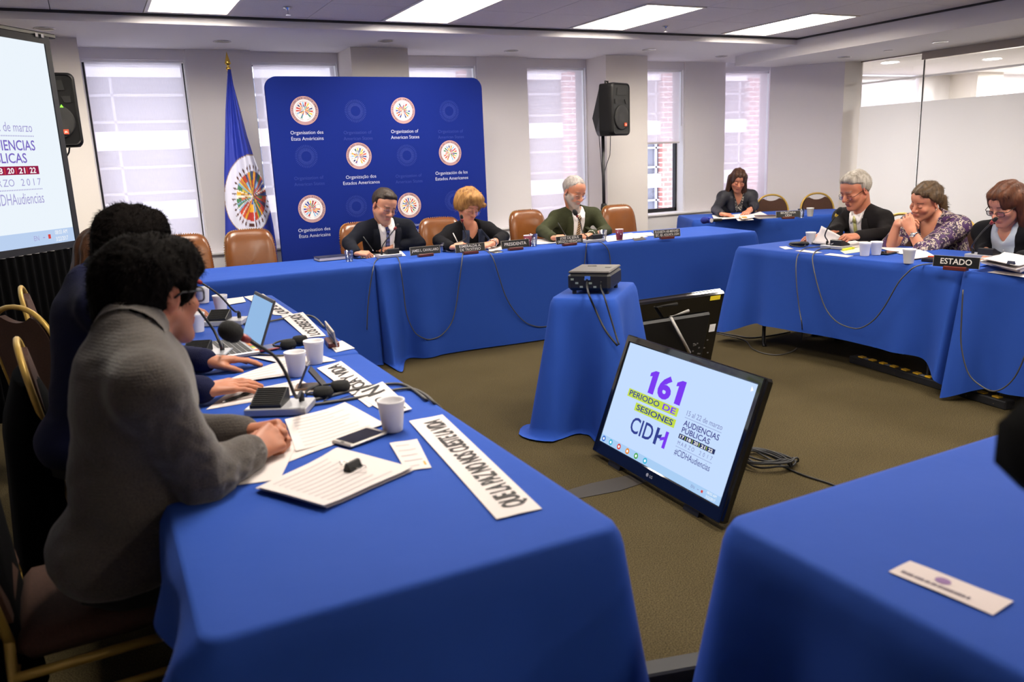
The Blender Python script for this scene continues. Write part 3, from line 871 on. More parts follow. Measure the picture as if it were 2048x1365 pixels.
def seal(mb, O, U, V, r, lift, legend, n=34, seed=0):
    """round emblem: mauve ring with lettering, white field, fan of little flags on their staffs"""
    O = Vector(O); N = U.cross(V)
    def P(rr, a, l=0): return O + U * (rr * math.cos(a)) + V * (rr * math.sin(a)) + N * (lift + l)
    def ring(r0, r1, col, l):
        mb.col = lin(col)
        K = 40
        vs = [P(r0, 2 * PI * k / K, l) for k in range(K)] + [P(r1, 2 * PI * k / K, l) for k in range(K)]
        mb.add(vs, [(k, K + k, K + (k + 1) % K, (k + 1) % K) for k in range(K)])
    ring(0.0001, r * .78, '#e6dfe2', .0004); ring(r * .78, r, '#a8868a', .0004); ring(r * .975, r, '#c79a8e', .0008)
    rn = random.Random(5 + seed)
    for k in range(44):                      # dashes of the staff heads
        a = PI / 2 + (k - 21.5) / 44 * 2 * PI * .94
        mb.col = lin('#5b4a52'); w = .012 * r
        d = U * math.cos(a) + V * math.sin(a); e = U * -math.sin(a) + V * math.cos(a)
        b0 = O + d * r * .62 + N * (lift + .0008); b1 = O + d * r * .70 + N * (lift + .0008)
        mb.quad(b0 - e * w, b1 - e * w, b1 + e * w, b0 + e * w)
    K = 26
    for k in range(K):                       # flags, two or three stripes each
        a0 = -PI / 2 + 2 * PI * (k + .1) / K; a1 = a0 + 2 * PI / K * .86
        if abs(a0 + PI / 2) < .2 or abs(a0 - 1.5 * PI) < .3: continue
        cs = rn.sample(FC, 3); r0, r1 = .05, .60
        ns = rn.choice((2, 3))
        for q in range(ns):
            ra, rb = r0 + (r1 - r0) * q / ns, r0 + (r1 - r0) * (q + 1) / ns
            mb.col = lin(cs[q % 3]); tw = .25 * (k % 3 - 1)
            sh = .05 * r
            mb.quad(P(r * ra, a0 + tw * (1 - ra)), P(r * rb, a0 + tw * (1 - rb)), P(r * rb, a1 + tw * (1 - rb)), P(r * ra, a1 + tw * (1 - ra)))
            for v_i in range(-4, 0):
                mb.v[v_i] = tuple(Vector(mb.v[v_i]) + N * .0010)
    mb.col = lin('#4a3238')
    nl = len(legend)
    for i, ch in enumerate(legend):
        if ch == ' ': continue
        a = PI / 2 + 2.45 - 4.9 * i / (nl - 1)
        d = U * math.cos(a) + V * math.sin(a); e = d.cross(N)
        put_text(mb, ch, O + d * r * .825 + N * (lift + .0012), e.normalized(), d, r * .11, 'c', bold=.02)
    mb.col = None

bx0, bx1, bz1, by = 1.453, 3.499, 2.255, 7.42
bk = thing('backdrop', 'royal blue fabric backdrop with repeated round seals behind the head table', 'backdrop', ((bx0 + bx1) / 2, by, 0))
bw = (bx1 - bx0) / 2
rows = []
rad = .10
def bshape(u, w):
    """u,w in -1..1 x 0..1 -> rounded-corner rectangle"""
    x, z = u * bw, .04 + (bz1 - .04) * w
    return x, z
NX, NZ = 48, 40
front = []
for k in range(NZ + 1):
    z = .04 + (bz1 - .04 - rad) * k / 28 if k <= 28 else bz1 - rad + rad * math.sin((k - 28) / 12 * PI / 2)
    inset = 0
    if z > bz1 - rad: dz = z - (bz1 - rad); inset = rad - math.sqrt(max(0, rad * rad - dz * dz))
    front.append([Vector((-(bw - inset) + 2 * (bw - inset) * j / NX, -.02 - .014 * (1 - (j / NX * 2 - 1) ** 2), z)) for j in range(NX + 1)])
zs_extra = None
back = [[Vector((v.x, .03, v.z)) for v in r_] for r_ in front]
m_ = MB(); m_.grid(front); m_.grid([r_[::-1] for r_ in back])
m_.grid([[r_[0] for r_ in back], [r_[0] for r_ in front]]); m_.grid([[r_[-1] for r_ in front], [r_[-1] for r_ in back]]); m_.grid([front[-1], back[-1]]); m_.grid([back[0], front[0]])
m_.build('printed_fabric', M_BACK, bk, smooth=True, auto=40)
ft = MB()
for x in (-.8, .8): ft.box((x, .03, .02), (.08, .40, .03), bev=.006)
ft.build('foot', M_LEG, bk)
def bsurf(px, py):
    p = ay(px, py, by - .05); x = p.x - bk.location.x
    return Vector((x, -.02 - .014 * (1 - (x / bw) ** 2) - .0045, p.z))
UX, VZ = Vector((1, 0, 0)), Vector((0, 0, 1))
def lay(mb, c):
    mb.v = [(x, -.02 - .014 * (1 - (x / bw) ** 2) - .0012 - (c.y - y), z) for x, y, z in mb.v]
tl_ = [((610, 221), .122, 'ORGANISATION DES ETATS AMERICAINS', ('Organisation des', 'États Américains')),
       ((807, 221), .117, 'ORGANIZATION OF AMERICAN STATES', ('Organization of', 'American States')),
       ((719, 312), .118, 'ORGANIZAÇÃO DOS ESTADOS AMERICANOS', ('Organização dos', 'Estados Americanos')),
       ((902, 306), .117, 'ORGANIZACION DE LOS ESTADOS AMERICANOS', ('Organización de los', 'Estados Americanos')),
       ((625, 418), .122, 'ORGANISATION DES ETATS AMERICAINS', ('Organisation des', 'États Américains')),
       ((820, 411), .117, 'ORGANIZATION OF AMERICAN STATES', ('Organization of', 'American States'))]
for i, (pp, r_, leg, lines) in enumerate(tl_):
    c = bsurf(*pp); ang = .035
    m_ = MB(); seal(m_, c, UX, VZ, r_, 0, leg, seed=i); lay(m_, c); m_.build('seal', M_VC, bk)
    m_ = MB()
    put_text(m_, lines[0], c + Vector((.005, -.0, -.200)), UX, VZ, .031, 'c'); put_text(m_, lines[1], c + Vector((.005, -.0, -.253)), UX, VZ, .031, 'c')
    lay(m_, c); m_.build('lettering', M_WTXT, bk)
for pp in ((712, 222), (900, 222), (614, 313), (815, 311), (714, 413), (910, 402)):
    c = bsurf(*pp); m_ = MB()
    for k in range(40):
        a = 2 * PI * k / 40; d = UX * math.cos(a) + VZ * math.sin(a); e = UX * -math.sin(a) + VZ * math.cos(a)
        for r0, r1 in ((.045, .075), (.08, .10)):
            m_.quad(c + d * r0 - e * .0022, c + d * r1 - e * .0022, c + d * r1 + e * .0022, c + d * r0 + e * .0022)
    put_text(m_, 'Organization of', c + Vector((.005, 0, -.200)), UX, VZ, .03, 'c'); put_text(m_, 'American States', c + Vector((.005, 0, -.253)), UX, VZ, .03, 'c')
    lay(m_, c); m_.build('ghost_print', M_GHOST, bk)

# --- flag on its pole
fy_ = 7.62
fp = ay(457, 140, fy_)
fl = thing('flag', 'blue flag with a white emblem of many small flags hanging on a gold-tipped pole', 'flag', (fp.x, fy_, 0))
top_z = ay(457, 103, fy_).z
M_BRASS = mat('polished_brass', '#c9a54c', 0.25, metal=0.95)
pz = fp.z - .01
MB().tube([(0, .0, .05), (0, 0, pz)], .013, 10).build('pole', M_WOOD, fl, smooth=True)
MB().lathe([(.001, top_z), (.008, top_z - .03), (.022, top_z - .085), (.026, top_z - .10), (.012, top_z - .112), (.011, top_z - .125), (.02, top_z - .135), (.02, top_z - .147), (.012, top_z - .157), (.014, pz - .005)], n=14).build('finial', M_BRASS, fl, smooth=True)
MB().lathe([(.13, 0), (.13, .03), (.05, .06), (.02, .10), (.016, .2)], n=24).build('base', M_BRASS, fl, smooth=True)
# cloth: edges read off the hanging shape
L_ = [(140, 455, 461), (170, 453, 467), (220, 450, 481), (270, 449, 494), (310, 448, 507), (350, 447, 522), (400, 448, 537), (450, 449, 547), (490, 449, 553), (530, 450, 557), (560, 450, 560)]
ys_ = np.array([a for a, _, _ in L_], float); xl_ = np.array([b for _, b, _ in L_], float); xr_ = np.array([c for _, _, c in L_], float)
NU, NV = 110, 190
V_ = []; C_ = []
blue = np.array(lin('#1b2f9a')[:3])
rn = random.Random(8)
staffs = [(math.radians(a), rn.sample(FC, 3)) for a in range(-78, 262, 11)]
def lc3(h): return np.array(lin(h)[:3])
for j in range(NV + 1):
    py = 140 + (560 - 140) * j / NV
    a, b = np.interp(py, ys_, xl_), np.interp(py, ys_, xr_)
    for i in range(NU + 1):
        u = i / NU; px = a + (b - a) * u
        p = ay(px, py, fy_)
        g = j / NV
        dep = -.015 - (.03 + .06 * g) * math.sin(u * PI) - .022 * min(1, g * 3) * math.sin(u * 11 + .6) - .012 * math.sin(u * 23 + g * 2)
        V_.append((p.x - fp.x, dep, p.z))
        ex, ey = (px - (497 - (py - 388) * .02)) / 50.0, (py - 388) / 79.0
        rr = math.hypot(ex, ey); c = blue
        if rr < 1.0:
            c = lc3('#d5d6ea') if rr < .975 else lc3('#8a6c4a')
            cx0, cy0 = .10, .05
            dx, dy = ex - cx0, -(ey - cy0); r2 = math.hypot(dx, dy); an = math.atan2(dy, dx)
            if an < math.radians(-84): an += 2 * PI
            k = int((an - math.radians(-78)) // math.radians(11)); k = max(0, min(len(staffs) - 1, k))
            fr = (an - math.radians(-78)) / math.radians(11) - k
            if r2 < .80 and an > math.radians(-80):
                cs = staffs[k][1]
                if r2 < .62: c = lc3(cs[0] if fr < .45 else cs[1]) if (k % 3) else lc3(cs[int(r2 / .62 * 3) % 3])
                if fr < .13: c = lc3('#6d4a2c')
                if r2 >= .62 and (fr < .13 or (.68 < r2 < .77 and (fr < .25 or fr > .9))): c = lc3('#4a221c')
        C_.append(c)
F_ = [(j * (NU + 1) + i, j * (NU + 1) + i + 1, (j + 1) * (NU + 1) + i + 1, (j + 1) * (NU + 1) + i) for j in range(NV) for i in range(NU)]
fo = np_obj('flag_cloth', V_, F_, mat('flag_fabric', '#ffffff', 0.6, vcol=True, bump=(500, 0.1)), fl, True, np.array(C_))

# --- slide shown on the television and on the projection screen
S_WHITE = None
def slide(parent, O, U, V, w, h, N, e, names='screen', scr_col='#c9e0ff', washed=False):
    O = Vector(O)
    def m_e(nm, c, k=1.0): return emit_mat('slide_%s_%d' % (nm, int(e * 100)), c, e * k)
    pal = dict(bg=scr_col, purple='#7a3cf0', lime='#c3dc4a', navy='#35418f', task='#a9cdf3', bar='#28325f', text='#3d3a86', light='#7f86b8', red='#d7463f', orange='#e88a2a', cyan='#3fb6d8', green='#4ba64e', blue='#3f74d1', white='#ffffff')
    if washed: pal.update(navy='#9a8fd0', bar='#96204a', text='#7d6bc4', light='#a9a4d6', purple='#a080f0', task='#bcd2f2')
    P = {k: MB() for k in pal}
    def pt(u, v, l): return O + U * (u * w) + V * (v * h) + N * l
    def rect(k, u0, v0, u1, v1, l=.0004): P[k].quad(pt(u0, v0, l), pt(u1, v0, l), pt(u1, v1, l), pt(u0, v1, l))
    def tx(k, s, u0, v0, u1, cap, bold=0, l=.0008, al='l', space=1.0):
        put_text(P[k], s, pt(u0, v0, l), U, V, cap * h, al, bold=bold, width=(u1 - u0) * w if u1 else None, space=space)
    rect('bg', 0, 0, 1, 1, 0)
    def stretched(k, s, u0, v0, u1, v1, bold, l=.0008):
        v, f = text_geo(s, bold); x0, x1 = v[:, 0].min(), v[:, 0].max(); y0, y1 = v[:, 1].min(), v[:, 1].max()
        P[k].add([pt(u0 + (x - x0) / (x1 - x0) * (u1 - u0), v0 + (y - y0) / (y1 - y0) * (v1 - v0), l) for x, y in v], f)
    one = [(.30, 0), (.78, 0), (.78, 1), (.46, 1), (.10, .86), (.10, .70), (.30, .74)]
    for u0 in (.245, .468):
        P['purple'].add([pt(u0 + x * .098, .612 + y * .214, .0008) for x, y in one], [tuple(range(7))])
    stretched('purple', '6', .345, .606, .455, .826, .045)
    rect('lime', .116, .512, .548, .588); rect('lime', .209, .413, .553, .488)
    stretched('navy', 'PERIODO', .13, .525, .395, .578, .015); stretched('purple', 'DE', .425, .525, .53, .578, .02)
    stretched('navy', 'SESIONES', .225, .425, .535, .478, .018)
    stretched('navy', 'CID', .222, .21, .415, .362, .012)
    rect('navy', .435, .21, .458, .362, .0008); rect('purple', .508, .21, .532, .362, .0008)
    P['navy'].quad(pt(.458, .275, .0008), pt(.485, .275, .0008), pt(.485, .32, .0008), pt(.458, .30, .0008)); P['purple'].quad(pt(.48, .26, .0009), pt(.508, .28, .0009), pt(.508, .31, .0009), pt(.48, .29, .0009))
    stretched('light', '15 al 22 de marzo', .612, .560, .87, .605, 0)
    for k in range(34):
        for v0 in (.537, .278): u0 = .607 + k * .0079; rect('light', u0, v0, u0 + .0042, v0 + .006)
    stretched('text', 'AUDIENCIAS', .612, .47, .87, .52, .012); stretched('text', 'PÚBLICAS', .614, .41, .82, .47, .012)
    rect('bar', .605, .354, .870, .395)
    for i, d_ in enumerate(('17', '18', '20', '21', '22')):
        stretched('white', d_, .615 + i * .0525, .360, .645 + i * .0525, .388, .02)
        if i: rect('lime' if not washed else 'red', .600 + i * .0525, .358, .604 + i * .0525, .390, .0009)
    for i, c in enumerate('MARZO 2017'):
        if c != ' ': put_text(P['light'], c, pt(.621 + i * .0268, .300, .0008), U, V, .036 * h, 'c')
    stretched('light' if washed else 'text', '#CIDHAudiencias', .61, .205, .872, .265, 0)
    rect('task', 0, 0, 1, .072, .0003)
    for u, c in ((.03, 'blue'), (.10, 'cyan'), (.18, 'red'), (.26, 'orange'), (.34, 'green'), (.42, 'cyan')):
        vs = [pt(u + .017 * math.cos(2 * PI * k / 14), .036 + .028 * math.sin(2 * PI * k / 14), .0006) for k in range(14)]
        P[c].add(vs, [tuple(range(14))])
        vs = [pt(u + .008 * math.cos(2 * PI * k / 10), .036 + .013 * math.sin(2 * PI * k / 10), .0009) for k in range(10)]
        P['white'].add(vs, [tuple(range(10))])
    stretched('light', 'EN', .79, .026, .815, .05, 0); rect('red', .862, .028, .875, .05, .0008); rect('light', .835, .035, .845, .04, .0008)
    stretched('white', '08:03 AM', .90, .045, .965, .066, 0); stretched('white', '3/22/2017', .90, .01, .965, .032, 0)
    if not washed:
        P['white'].add([pt(.965, .975, .0008), pt(.965, .93, .0008), pt(.982, .945, .0008)], [(0, 1, 2)])
    bgo = P['bg'].build(names, m_e('bg' + ('w' if washed else ''), pal['bg']), parent)
    allp = MB(); ms = []
    for k, b in P.items():
        if k != 'bg' and b.v:
            allp.cur = len(ms); ms.append(m_e(k + ('w' if washed else ''), pal[k])); allp.add(b.v, b.f)
    allp.build('slide_print', ms, bgo)

d54 = 5.4
tr = EYE + ray(97, 68) / FPX * d54
Hd = Vector((.623, .782, 0)).normalized(); Nn = Vector((Hd.y, -Hd.x, 0))
sr = thing('projection_screen', 'large white projection screen with a black border at the left edge', 'projection screen', (tr[0], tr[1], 0))
U_ = Hd; V_z = Vector((0, 0, 1))
sw, s_top, s_bot = 1.73, 2.348, 1.052
bwid = .045
Tr = Vector((-.02 * Hd.x, -.02 * Hd.y, 0))
O_ = Tr - U_ * (sw + bwid) + V_z * s_bot
slide(sr, O_ + Nn * .006, U_, V_z, sw, s_top - s_bot, Nn, 0.98, 'screen_surface', '#eef7ff', True)  # projected picture put in as emission; the screen itself is no lamp
Rm = Matrix((U_, Nn, V_z)).transposed()
m_ = MB()
zc = (s_top + s_bot) / 2; hh = s_top - s_bot
m_.box(Tr + U_ * (-bwid / 2) + V_z * zc, (bwid, .03, hh + 2 * bwid), Rm); m_.box(Tr + U_ * (-sw - 1.5 * bwid) + V_z * zc, (bwid, .03, hh + 2 * bwid), Rm)
m_.box(Tr + U_ * (-sw / 2 - bwid) + V_z * (s_top + bwid / 2), (sw, .03, bwid), Rm); m_.box(Tr + U_ * (-sw / 2 - bwid) + V_z * (s_bot - bwid / 2), (sw, .03, bwid), Rm)
m_.box(Tr + U_ * (-sw / 2 - bwid) + V_z * zc - Nn * .01, (sw, .01, hh), Rm)
m_.build('border', mat('screen_border', '#080b16', 0.7), sr)
m_ = MB(); m_.box(Tr + U_ * (-sw / 2 - bwid + .02) + V_z * (s_top + bwid + .014) - Nn * .012, (sw + .2, .04, .03), Rm, bev=.006)
m_.build('top_rail', M_DARK, sr)
m_ = MB()
for q in (.07, .12): m_.box(Tr - U_ * q + V_z * (s_top + bwid + .0) + Nn * .02, (.022, .012, .022), Rm)
m_.build('snap_fastener', M_CHROME, sr)
rows = []
for k in range(10):
    z = s_bot - bwid - (s_bot - bwid - .01) * k / 9
    rows.append([Tr - U_ * (sw + 2 * bwid) * (1 - j / 220) + Nn * (.02 + .022 * math.sin(j * .75 + .3 * math.sin(j * .11)) * (.5 + .5 * k / 9)) + V_z * z for j in range(221)])
m_ = MB(); m_.grid(rows); m_.build('skirt', mat('black_drape', '#050506', 0.95, bump=(300, .2), spec=.1), sr, smooth=True)
m_ = MB()
for q in (.1, sw - .1):
    m_.box(Tr - U_ * q - Nn * .06 + V_z * .75, (.04, .04, 1.5), Rm); m_.box(Tr - U_ * q - Nn * .06 + V_z * .015, (.05, .6, .03), Rm)
m_.build('leg', M_LEG, sr)

# ================================================================ loudspeakers
M_SPK = mat('speaker_plastic', '#0b0b0c', 0.5, bump=(400, .15), spec=.25)
M_GRL = mat('speaker_grille', '#060607', 0.6, bump=(700, .5))
M_ORANGE = mat('orange_badge', '#d3512e', 0.5)
M_LED = emit_mat('green_led', '#7dff3a', 3.0)
M_WPR = mat('badge_print', '#f2e6dc', 0.5)
def loudspeaker(label, x, y, z, rz, led=False):
    """cabinet, front face towards local -y, bottom at z"""
    t = thing('loudspeaker', label, 'loudspeaker', (x, y, z), rz, 'black loudspeakers')
    w, h, d = .31, .515, .29
    prof = [(-w / 2, -d * .42), (w / 2, -d * .42), (w / 2, d * .05), (w * .22, d * .58), (-w * .22, d * .58), (-w / 2, d * .05)]
    m_ = MB()
    lv = [(0.0, .88), (.012, .96), (.05, 1.0), (h - .05, 1.0), (h - .012, .96), (h, .88)]
    lv = [(0.0, .88), (.012, .96), (.05, 1.0), (h * .36, 1.0), (h - .05, 1.0), (h - .012, .96), (h, .88)]
    rows = [[Vector((a * s_, b * s_ * (1 if b < .03 else max(.45, 1 - .62 * abs(z_ - h * .36) / (h * .64))), z_)) for a, b in prof] for z_, s_ in lv]
    m_.grid(rows, closed=True); m_.add(rows[0], [tuple(range(6))[::-1]]); m_.add(rows[-1], [tuple(range(6))])
    m_.build('cabinet', M_SPK, t)
    yf = -d * .42
    # bulging front baffle with rounded edges
    rr = []
    def rrect(hw, hh, r, n=6):
        o = []
        for cx_, cz_, a0 in ((hw - r, hh - r, 0), (-hw + r, hh - r, PI / 2), (-hw + r, -hh + r, PI), (hw - r, -hh + r, 1.5 * PI)):
            for i in range(n + 1): a = a0 + PI / 2 * i / n; o.append((cx_ + r * math.cos(a), cz_ + r * math.sin(a)))
        return o
    for s_, yy in ((1.0, .02), (1.0, -.014), (.965, -.03), (.9, -.036), (.86, -.030)):
        rr.append([Vector((a * s_, yf + yy, h / 2 + b * (1 - (1 - s_) * .6))) for a, b in rrect(w / 2 + .004, h / 2 + .003, .045)])
    m_ = MB(); m_.grid(rr, closed=True); m_.add(rr[-1], [tuple(range(len(rr[-1])))]); m_.build('baffle', M_SPK, t, smooth=True, auto=50)
    m_ = MB(); m_.lathe([(.118, 0), (.125, .006), (.112, .012), (.06, .004), (.0, .002)], n=32, R=rotm(PI / 2, 0, 0), c=(0, yf - .030, .175)); m_.build('woofer', M_GRL, t, smooth=True)
    m_ = MB(); m_.prism([(-.085, -.035), (.085, -.035), (.075, .035), (-.075, .035)], 0, .006, R=rotm(PI / 2, 0, 0), c=(0, yf - .030, .43)); m_.build('horn', mat('speaker_recess', '#040405', .7), t)
    for sx in (-1, 1):
        MB().prism([(-.03, -.025), (.012, -.025), (.03, .02), (-.03, .02)] if sx < 0 else [(-.012, -.025), (.03, -.025), (.03, .02), (-.03, .02)], 0, .006, R=rotm(PI / 2, 0, 0), c=(sx * .085, yf - .030, .335)).build('port', MATS['speaker_recess'], t)
    lg = MB(); lg.box((.055, yf - .045, .105), (.034, .008, .034)); lo = lg.build('badge', M_ORANGE, t)
    m2 = MB(); put_text(m2, 'JBL', (.055, yf - .0502, .099), Vector((1, 0, 0)), Vector((0, 0, 1)), .012, 'c', bold=.02); m2.build('badge_lettering', M_WPR, lo)
    m_ = MB(); m_.tube([(-w * .36, -d * .12, h - .02), (-w * .36, -d * .12, h + .022), (-w * .22, -d * .12, h + .022), (-w * .22, -d * .12, h - .02)], .010, 8); m_.build('handle', M_SPK, t, smooth=True)
    if led:
        MB().prism([(-.011, -.009), (.011, -.009), (0, .011)], 0, .004, R=rotm(PI / 2, 0, 0), c=(.05, yf - .038, .285)).build('indicator_light', M_LED, t)
    return t
def speaker_stand(label, x, y, z):
    t = thing('speaker_stand', label, 'speaker stand', (x, y, 0), 0, 'tripod speaker stands')
    MB().tube([(0, 0, .75), (0, 0, z)], .0175, 12).build('pole', M_DARK, t, smooth=True)
    MB().tube([(0, 0, .12), (0, 0, .92)], .024, 12).build('lower_tube', M_DARK, t, smooth=True)
    m_ = MB(); m_.lathe([(.034, .88), (.036, .93), (.03, .97), (.02, .98)], n=14); m_.tube([(-.02, -.02, .93), (-.06, -.05, .93)], .014, 8); m_.build('collar', M_SPK, t, smooth=True)
    for k in range(3):
        a = 2 * PI * k / 3 + .5; c_, s_ = math.cos(a), math.sin(a)
        m_ = MB(); m_.tube([(.03 * c_, .03 * s_, .66), (.36 * c_, .36 * s_, .01)], .012, 8); m_.tube([(.02 * c_, .02 * s_, .18), (.2 * c_, .2 * s_, .335)], .008, 8)
        m_.build('leg', M_DARK, t, smooth=True)
    return t
sp = ay(1210, 270, 7.30)
loudspeaker('black loudspeaker with an orange badge on the tripod stand against the pier', ay(1219, 270, 7.28).x, 7.28, ay(1215, 272, 7.28).z, .36)
speaker_stand('black tripod speaker stand behind the head table', sp.x, 7.34, sp.z)
m_ = MB(); p0 = ay(1196, 268, 7.42); p1 = ay(1240, 272, 7.42)
m_.tube([ay(1198, 268, 7.42), ay(1201, 310, 7.40), ay(1205, 360, 7.38), ay(1208, 395, 7.37)], .004, 6); m_.tube([ay(1221, 272, 7.30), ay(1220, 310, 7.32), ay(1213, 330, 7.33), ay(1209, 345, 7.37), ay(1210, 400, 7.36)], .004, 6)
tag(m_.build('speaker_cable', M_DARK, None, smooth=True), 'thin black cables hanging from the loudspeaker down its stand', 'cable')
lp = ay(120, 232, 7.0)
loudspeaker('black loudspeaker with a green light peeking out behind the projection screen', lp.x - .035, 7.02, ay(140, 295, 7.02).z, .04, led=True)
speaker_stand('black tripod speaker stand hidden behind the projection screen', lp.x - .045, 7.05, ay(140, 295, 7.02).z)
tag(MB().tube([ay(139, 294, 7.05), ay(138, 305, 7.06), ay(134, 312, 7.08)], .006, 6).build('speaker_cable', M_DARK, None, smooth=True), 'short black cable end below the loudspeaker behind the screen', 'cable')

# ================================================================ televisions, projector
M_TV = mat('tv_gloss_black', '#08080a', 0.08, coat=0.6)
M_TVB = mat('tv_back_black', '#0d0d0f', 0.42, bump=(200, .05))
def television(label, x, y, rz, lean, front, w=.979, h=.613):
    """screen towards local -y; leans back by lean"""
    t = thing('television', label, 'television', (x, y, .03), rz, 'televisions on the carpet')
    Rl = rotm(-lean, 0, 0)
    d = .05
    def X(v): return Rl @ Vector(v)
    MB().box(X((0, .028, h / 2)), (w, d, h), Rl, bev=.012).build('casing', M_TV, t)
    fr = MB()
    bz, bb, bt = .030, .062, .036
    fr.box(X((0, -.001, bb / 2)), (w, .014, bb), Rl, bev=.005); fr.box(X((0, -.001, h - bt / 2)), (w, .014, bt), Rl, bev=.005)
    for sx in (-1, 1): fr.box(X((sx * (w / 2 - bz / 2), -.001, h / 2)), (bz, .0138, h - .004), Rl, bev=.005)
    fr.build('bezel', M_TV, t)
    if front:
        U1, V1, N1 = X((1, 0, 0)), X((0, 0, 1)), X((0, -1, 0))
        slide(t, X((-w / 2 + bz, .001, bb)), U1, V1, w - 2 * bz, h - bb - bt, N1, 1.02, 'display', '#c4dcff')
        m_ = MB(); put_text(m_, 'LG', X((.012, -.0086, .024)), U1, V1, .013, 'c', bold=.02); m_.lathe([(.0085, 0), (.0085, .0006), (.0, .0007)], n=18, R=Rl @ rotm(PI / 2, 0, 0), c=X((-.017, -.0084, .0305))); m_.build('logo', mat('tv_logo', '#b9b9c2', .3, metal=.4), t)
    bk_ = MB(); bk_.box(X((0, .062, h * .46)), (w * .74, .03, h * .62), Rl, bev=.014); bk_.build('back_housing', M_TVB, t)
    m_ = MB()
    for sx in (-1, 1): m_.box(X((sx * .30, .035, -.012)), (.10, .05, .030), Rl)
    m_.build('foot', M_TVB, t)
    return t, X, w, h
t1, _, _, _ = television('television facing the foreground with a meeting slide on its lit screen', 2.071, 2.805, -PI / 2 - .032, .37, True)
p2_ = az(1417, 722, .03)
t2, X2, w2, h2 = television('television turned away, showing its black back with a yellow sticker', 3.265, 4.33, PI, .25, False, .86, .56)
m_ = MB(); m_.box(X2((-w2 / 2 + .085, .0545, h2 - .035)), (.085, .002, .03), rotm(-.25, 0, 0)); m_.build('yellow_sticker', mat('yellow_label', '#e8cf2a', .5), t2)
m_ = MB(); m_.box(X2((-w2 / 2 + .06, .0545, h2 - .26)), (.05, .002, .055), rotm(-.25, 0, 0)); m_.build('white_sticker', mat('white_label', '#e4e2de', .5), t2)
m_ = MB()
rn = random.Random(4)
for _ in range(22): m_.box(X2((-.30 + rn.uniform(-.06, .10), .079, .10 + rn.uniform(-.05, .14))), (.012, .004, .008), rotm(-.25, 0, 0))
m_.build('socket', mat('port_metal', '#7d7a78', .4, metal=.6), t2)

MB().tube([Vector((t2.location.x - q.x, t2.location.y - q.y, q.z - .03)) for q in (ay(1377, 622, 4.10), ay(1341, 634, 4.08), ay(1379, 706, 4.20))], .011, 8).build('cable_bracket', mat('white_bracket', '#c9c4bc', .5), t2, smooth=True)
pj = thing('projector', 'dark grey projector on the small cloth-covered stand', 'projector', (2.42, 3.765, .757), math.radians(-46.8))
M_PJT = mat('projector_top', '#4a4644', 0.4); M_PJ = mat('projector_body', '#121214', 0.4)
m_ = MB(); m_.box((0, 0, .065), (.235, .295, .095), bev=.016); m_.build('body', M_PJ, pj)
m_ = MB(); m_.box((0, 0, .1165), (.228, .285, .014), bev=.006); m_.build('top_cover', M_PJT, pj)
m_ = MB(); m_.lathe([(.038, 0), (.04, .02), (.03, .03), (.02, .024), (0, .02)], n=20, R=rotm(-PI / 2, 0, 0), c=(-.05, .138, .066)); m_.build('lens', M_TV, pj, smooth=True)
m_ = MB()
for sx, sy in ((-.09, -.11), (.09, -.11), (.09, .11), (-.09, .11)): m_.cyl((sx, sy, -.004), (sx, sy, .02), .012, 10)
m_.build('foot', M_PJ, pj)
m_ = MB()
for i in range(6): m_.box((-.09 + .025 * i, -.149, .08 - .02 * (i % 3)), (.016, .005, .010))
m_.build('socket', mat('socket_mix', '#8f9a8f', .4, metal=.4), pj)
m_ = MB(); m_.box((-.005, -.150, .088), (.03, .008, .02)); m_.build('cable_plug', mat('blue_plug', '#3a62b8', .4), pj)
m_ = MB(); m_.box((-.03, .06, .1245), (.05, .012, .003)); m_.box((.07, .02, .1245), (.03, .03, .003), bev=.001); m_.build('button', mat('projector_button', '#2a2828', .4), pj)
# ================================================================ people: distance fields turned into meshes
class Fld:
    def __init__(s, lo, hi, h):
        s.lo = np.array(lo, np.float32); s.h = h
        n = np.ceil((np.array(hi) - s.lo) / h).astype(int) + 1; s.n = n
        ax_ = [s.lo[i] + h * np.arange(n[i], dtype=np.float32) for i in range(3)]
        s.X, s.Y, s.Z = np.meshgrid(*ax_, indexing='ij', sparse=True)
        s.d = np.full(tuple(n), 1.0, np.float32)
class Pts:
    """same interface evaluated at loose points"""
    def __init__(s, P): P = np.asarray(P, np.float32); s.X, s.Y, s.Z = P[:, 0], P[:, 1], P[:, 2]; s.d = np.full(len(P), 1.0, np.float32)

def smin(a, b, k):
    if k <= 0: return np.minimum(a, b)
    h = np.clip(0.5 + 0.5 * (b - a) / k, 0, 1)
    return b + (a - b) * h - k * h * (1 - h)
def smax(a, b, k): return -smin(-a, -b, k)
def d_cap(F, a, b, ra, rb, flat=None):
    a = np.array(a, np.float32); b = np.array(b, np.float32); e = b - a; L2 = max(float(e @ e), 1e-9)
    px, py, pz = F.X - a[0], F.Y - a[1], F.Z - a[2]
    t = np.clip((px * e[0] + py * e[1] + pz * e[2]) / L2, 0, 1)
    qx, qy, qz = px - t * e[0], py - t * e[1], pz - t * e[2]
    if flat is not None:      # (axis, factor): squeeze the section along an axis
        n, f = np.array(flat[0], np.float32), flat[1]
        w = qx * n[0] + qy * n[1] + qz * n[2]
        return np.sqrt(np.maximum(qx * qx + qy * qy + qz * qz + w * w * (f * f - 1), 0)) - (ra + t * (rb - ra))
    return np.sqrt(qx * qx + qy * qy + qz * qz) - (ra + t * (rb - ra))
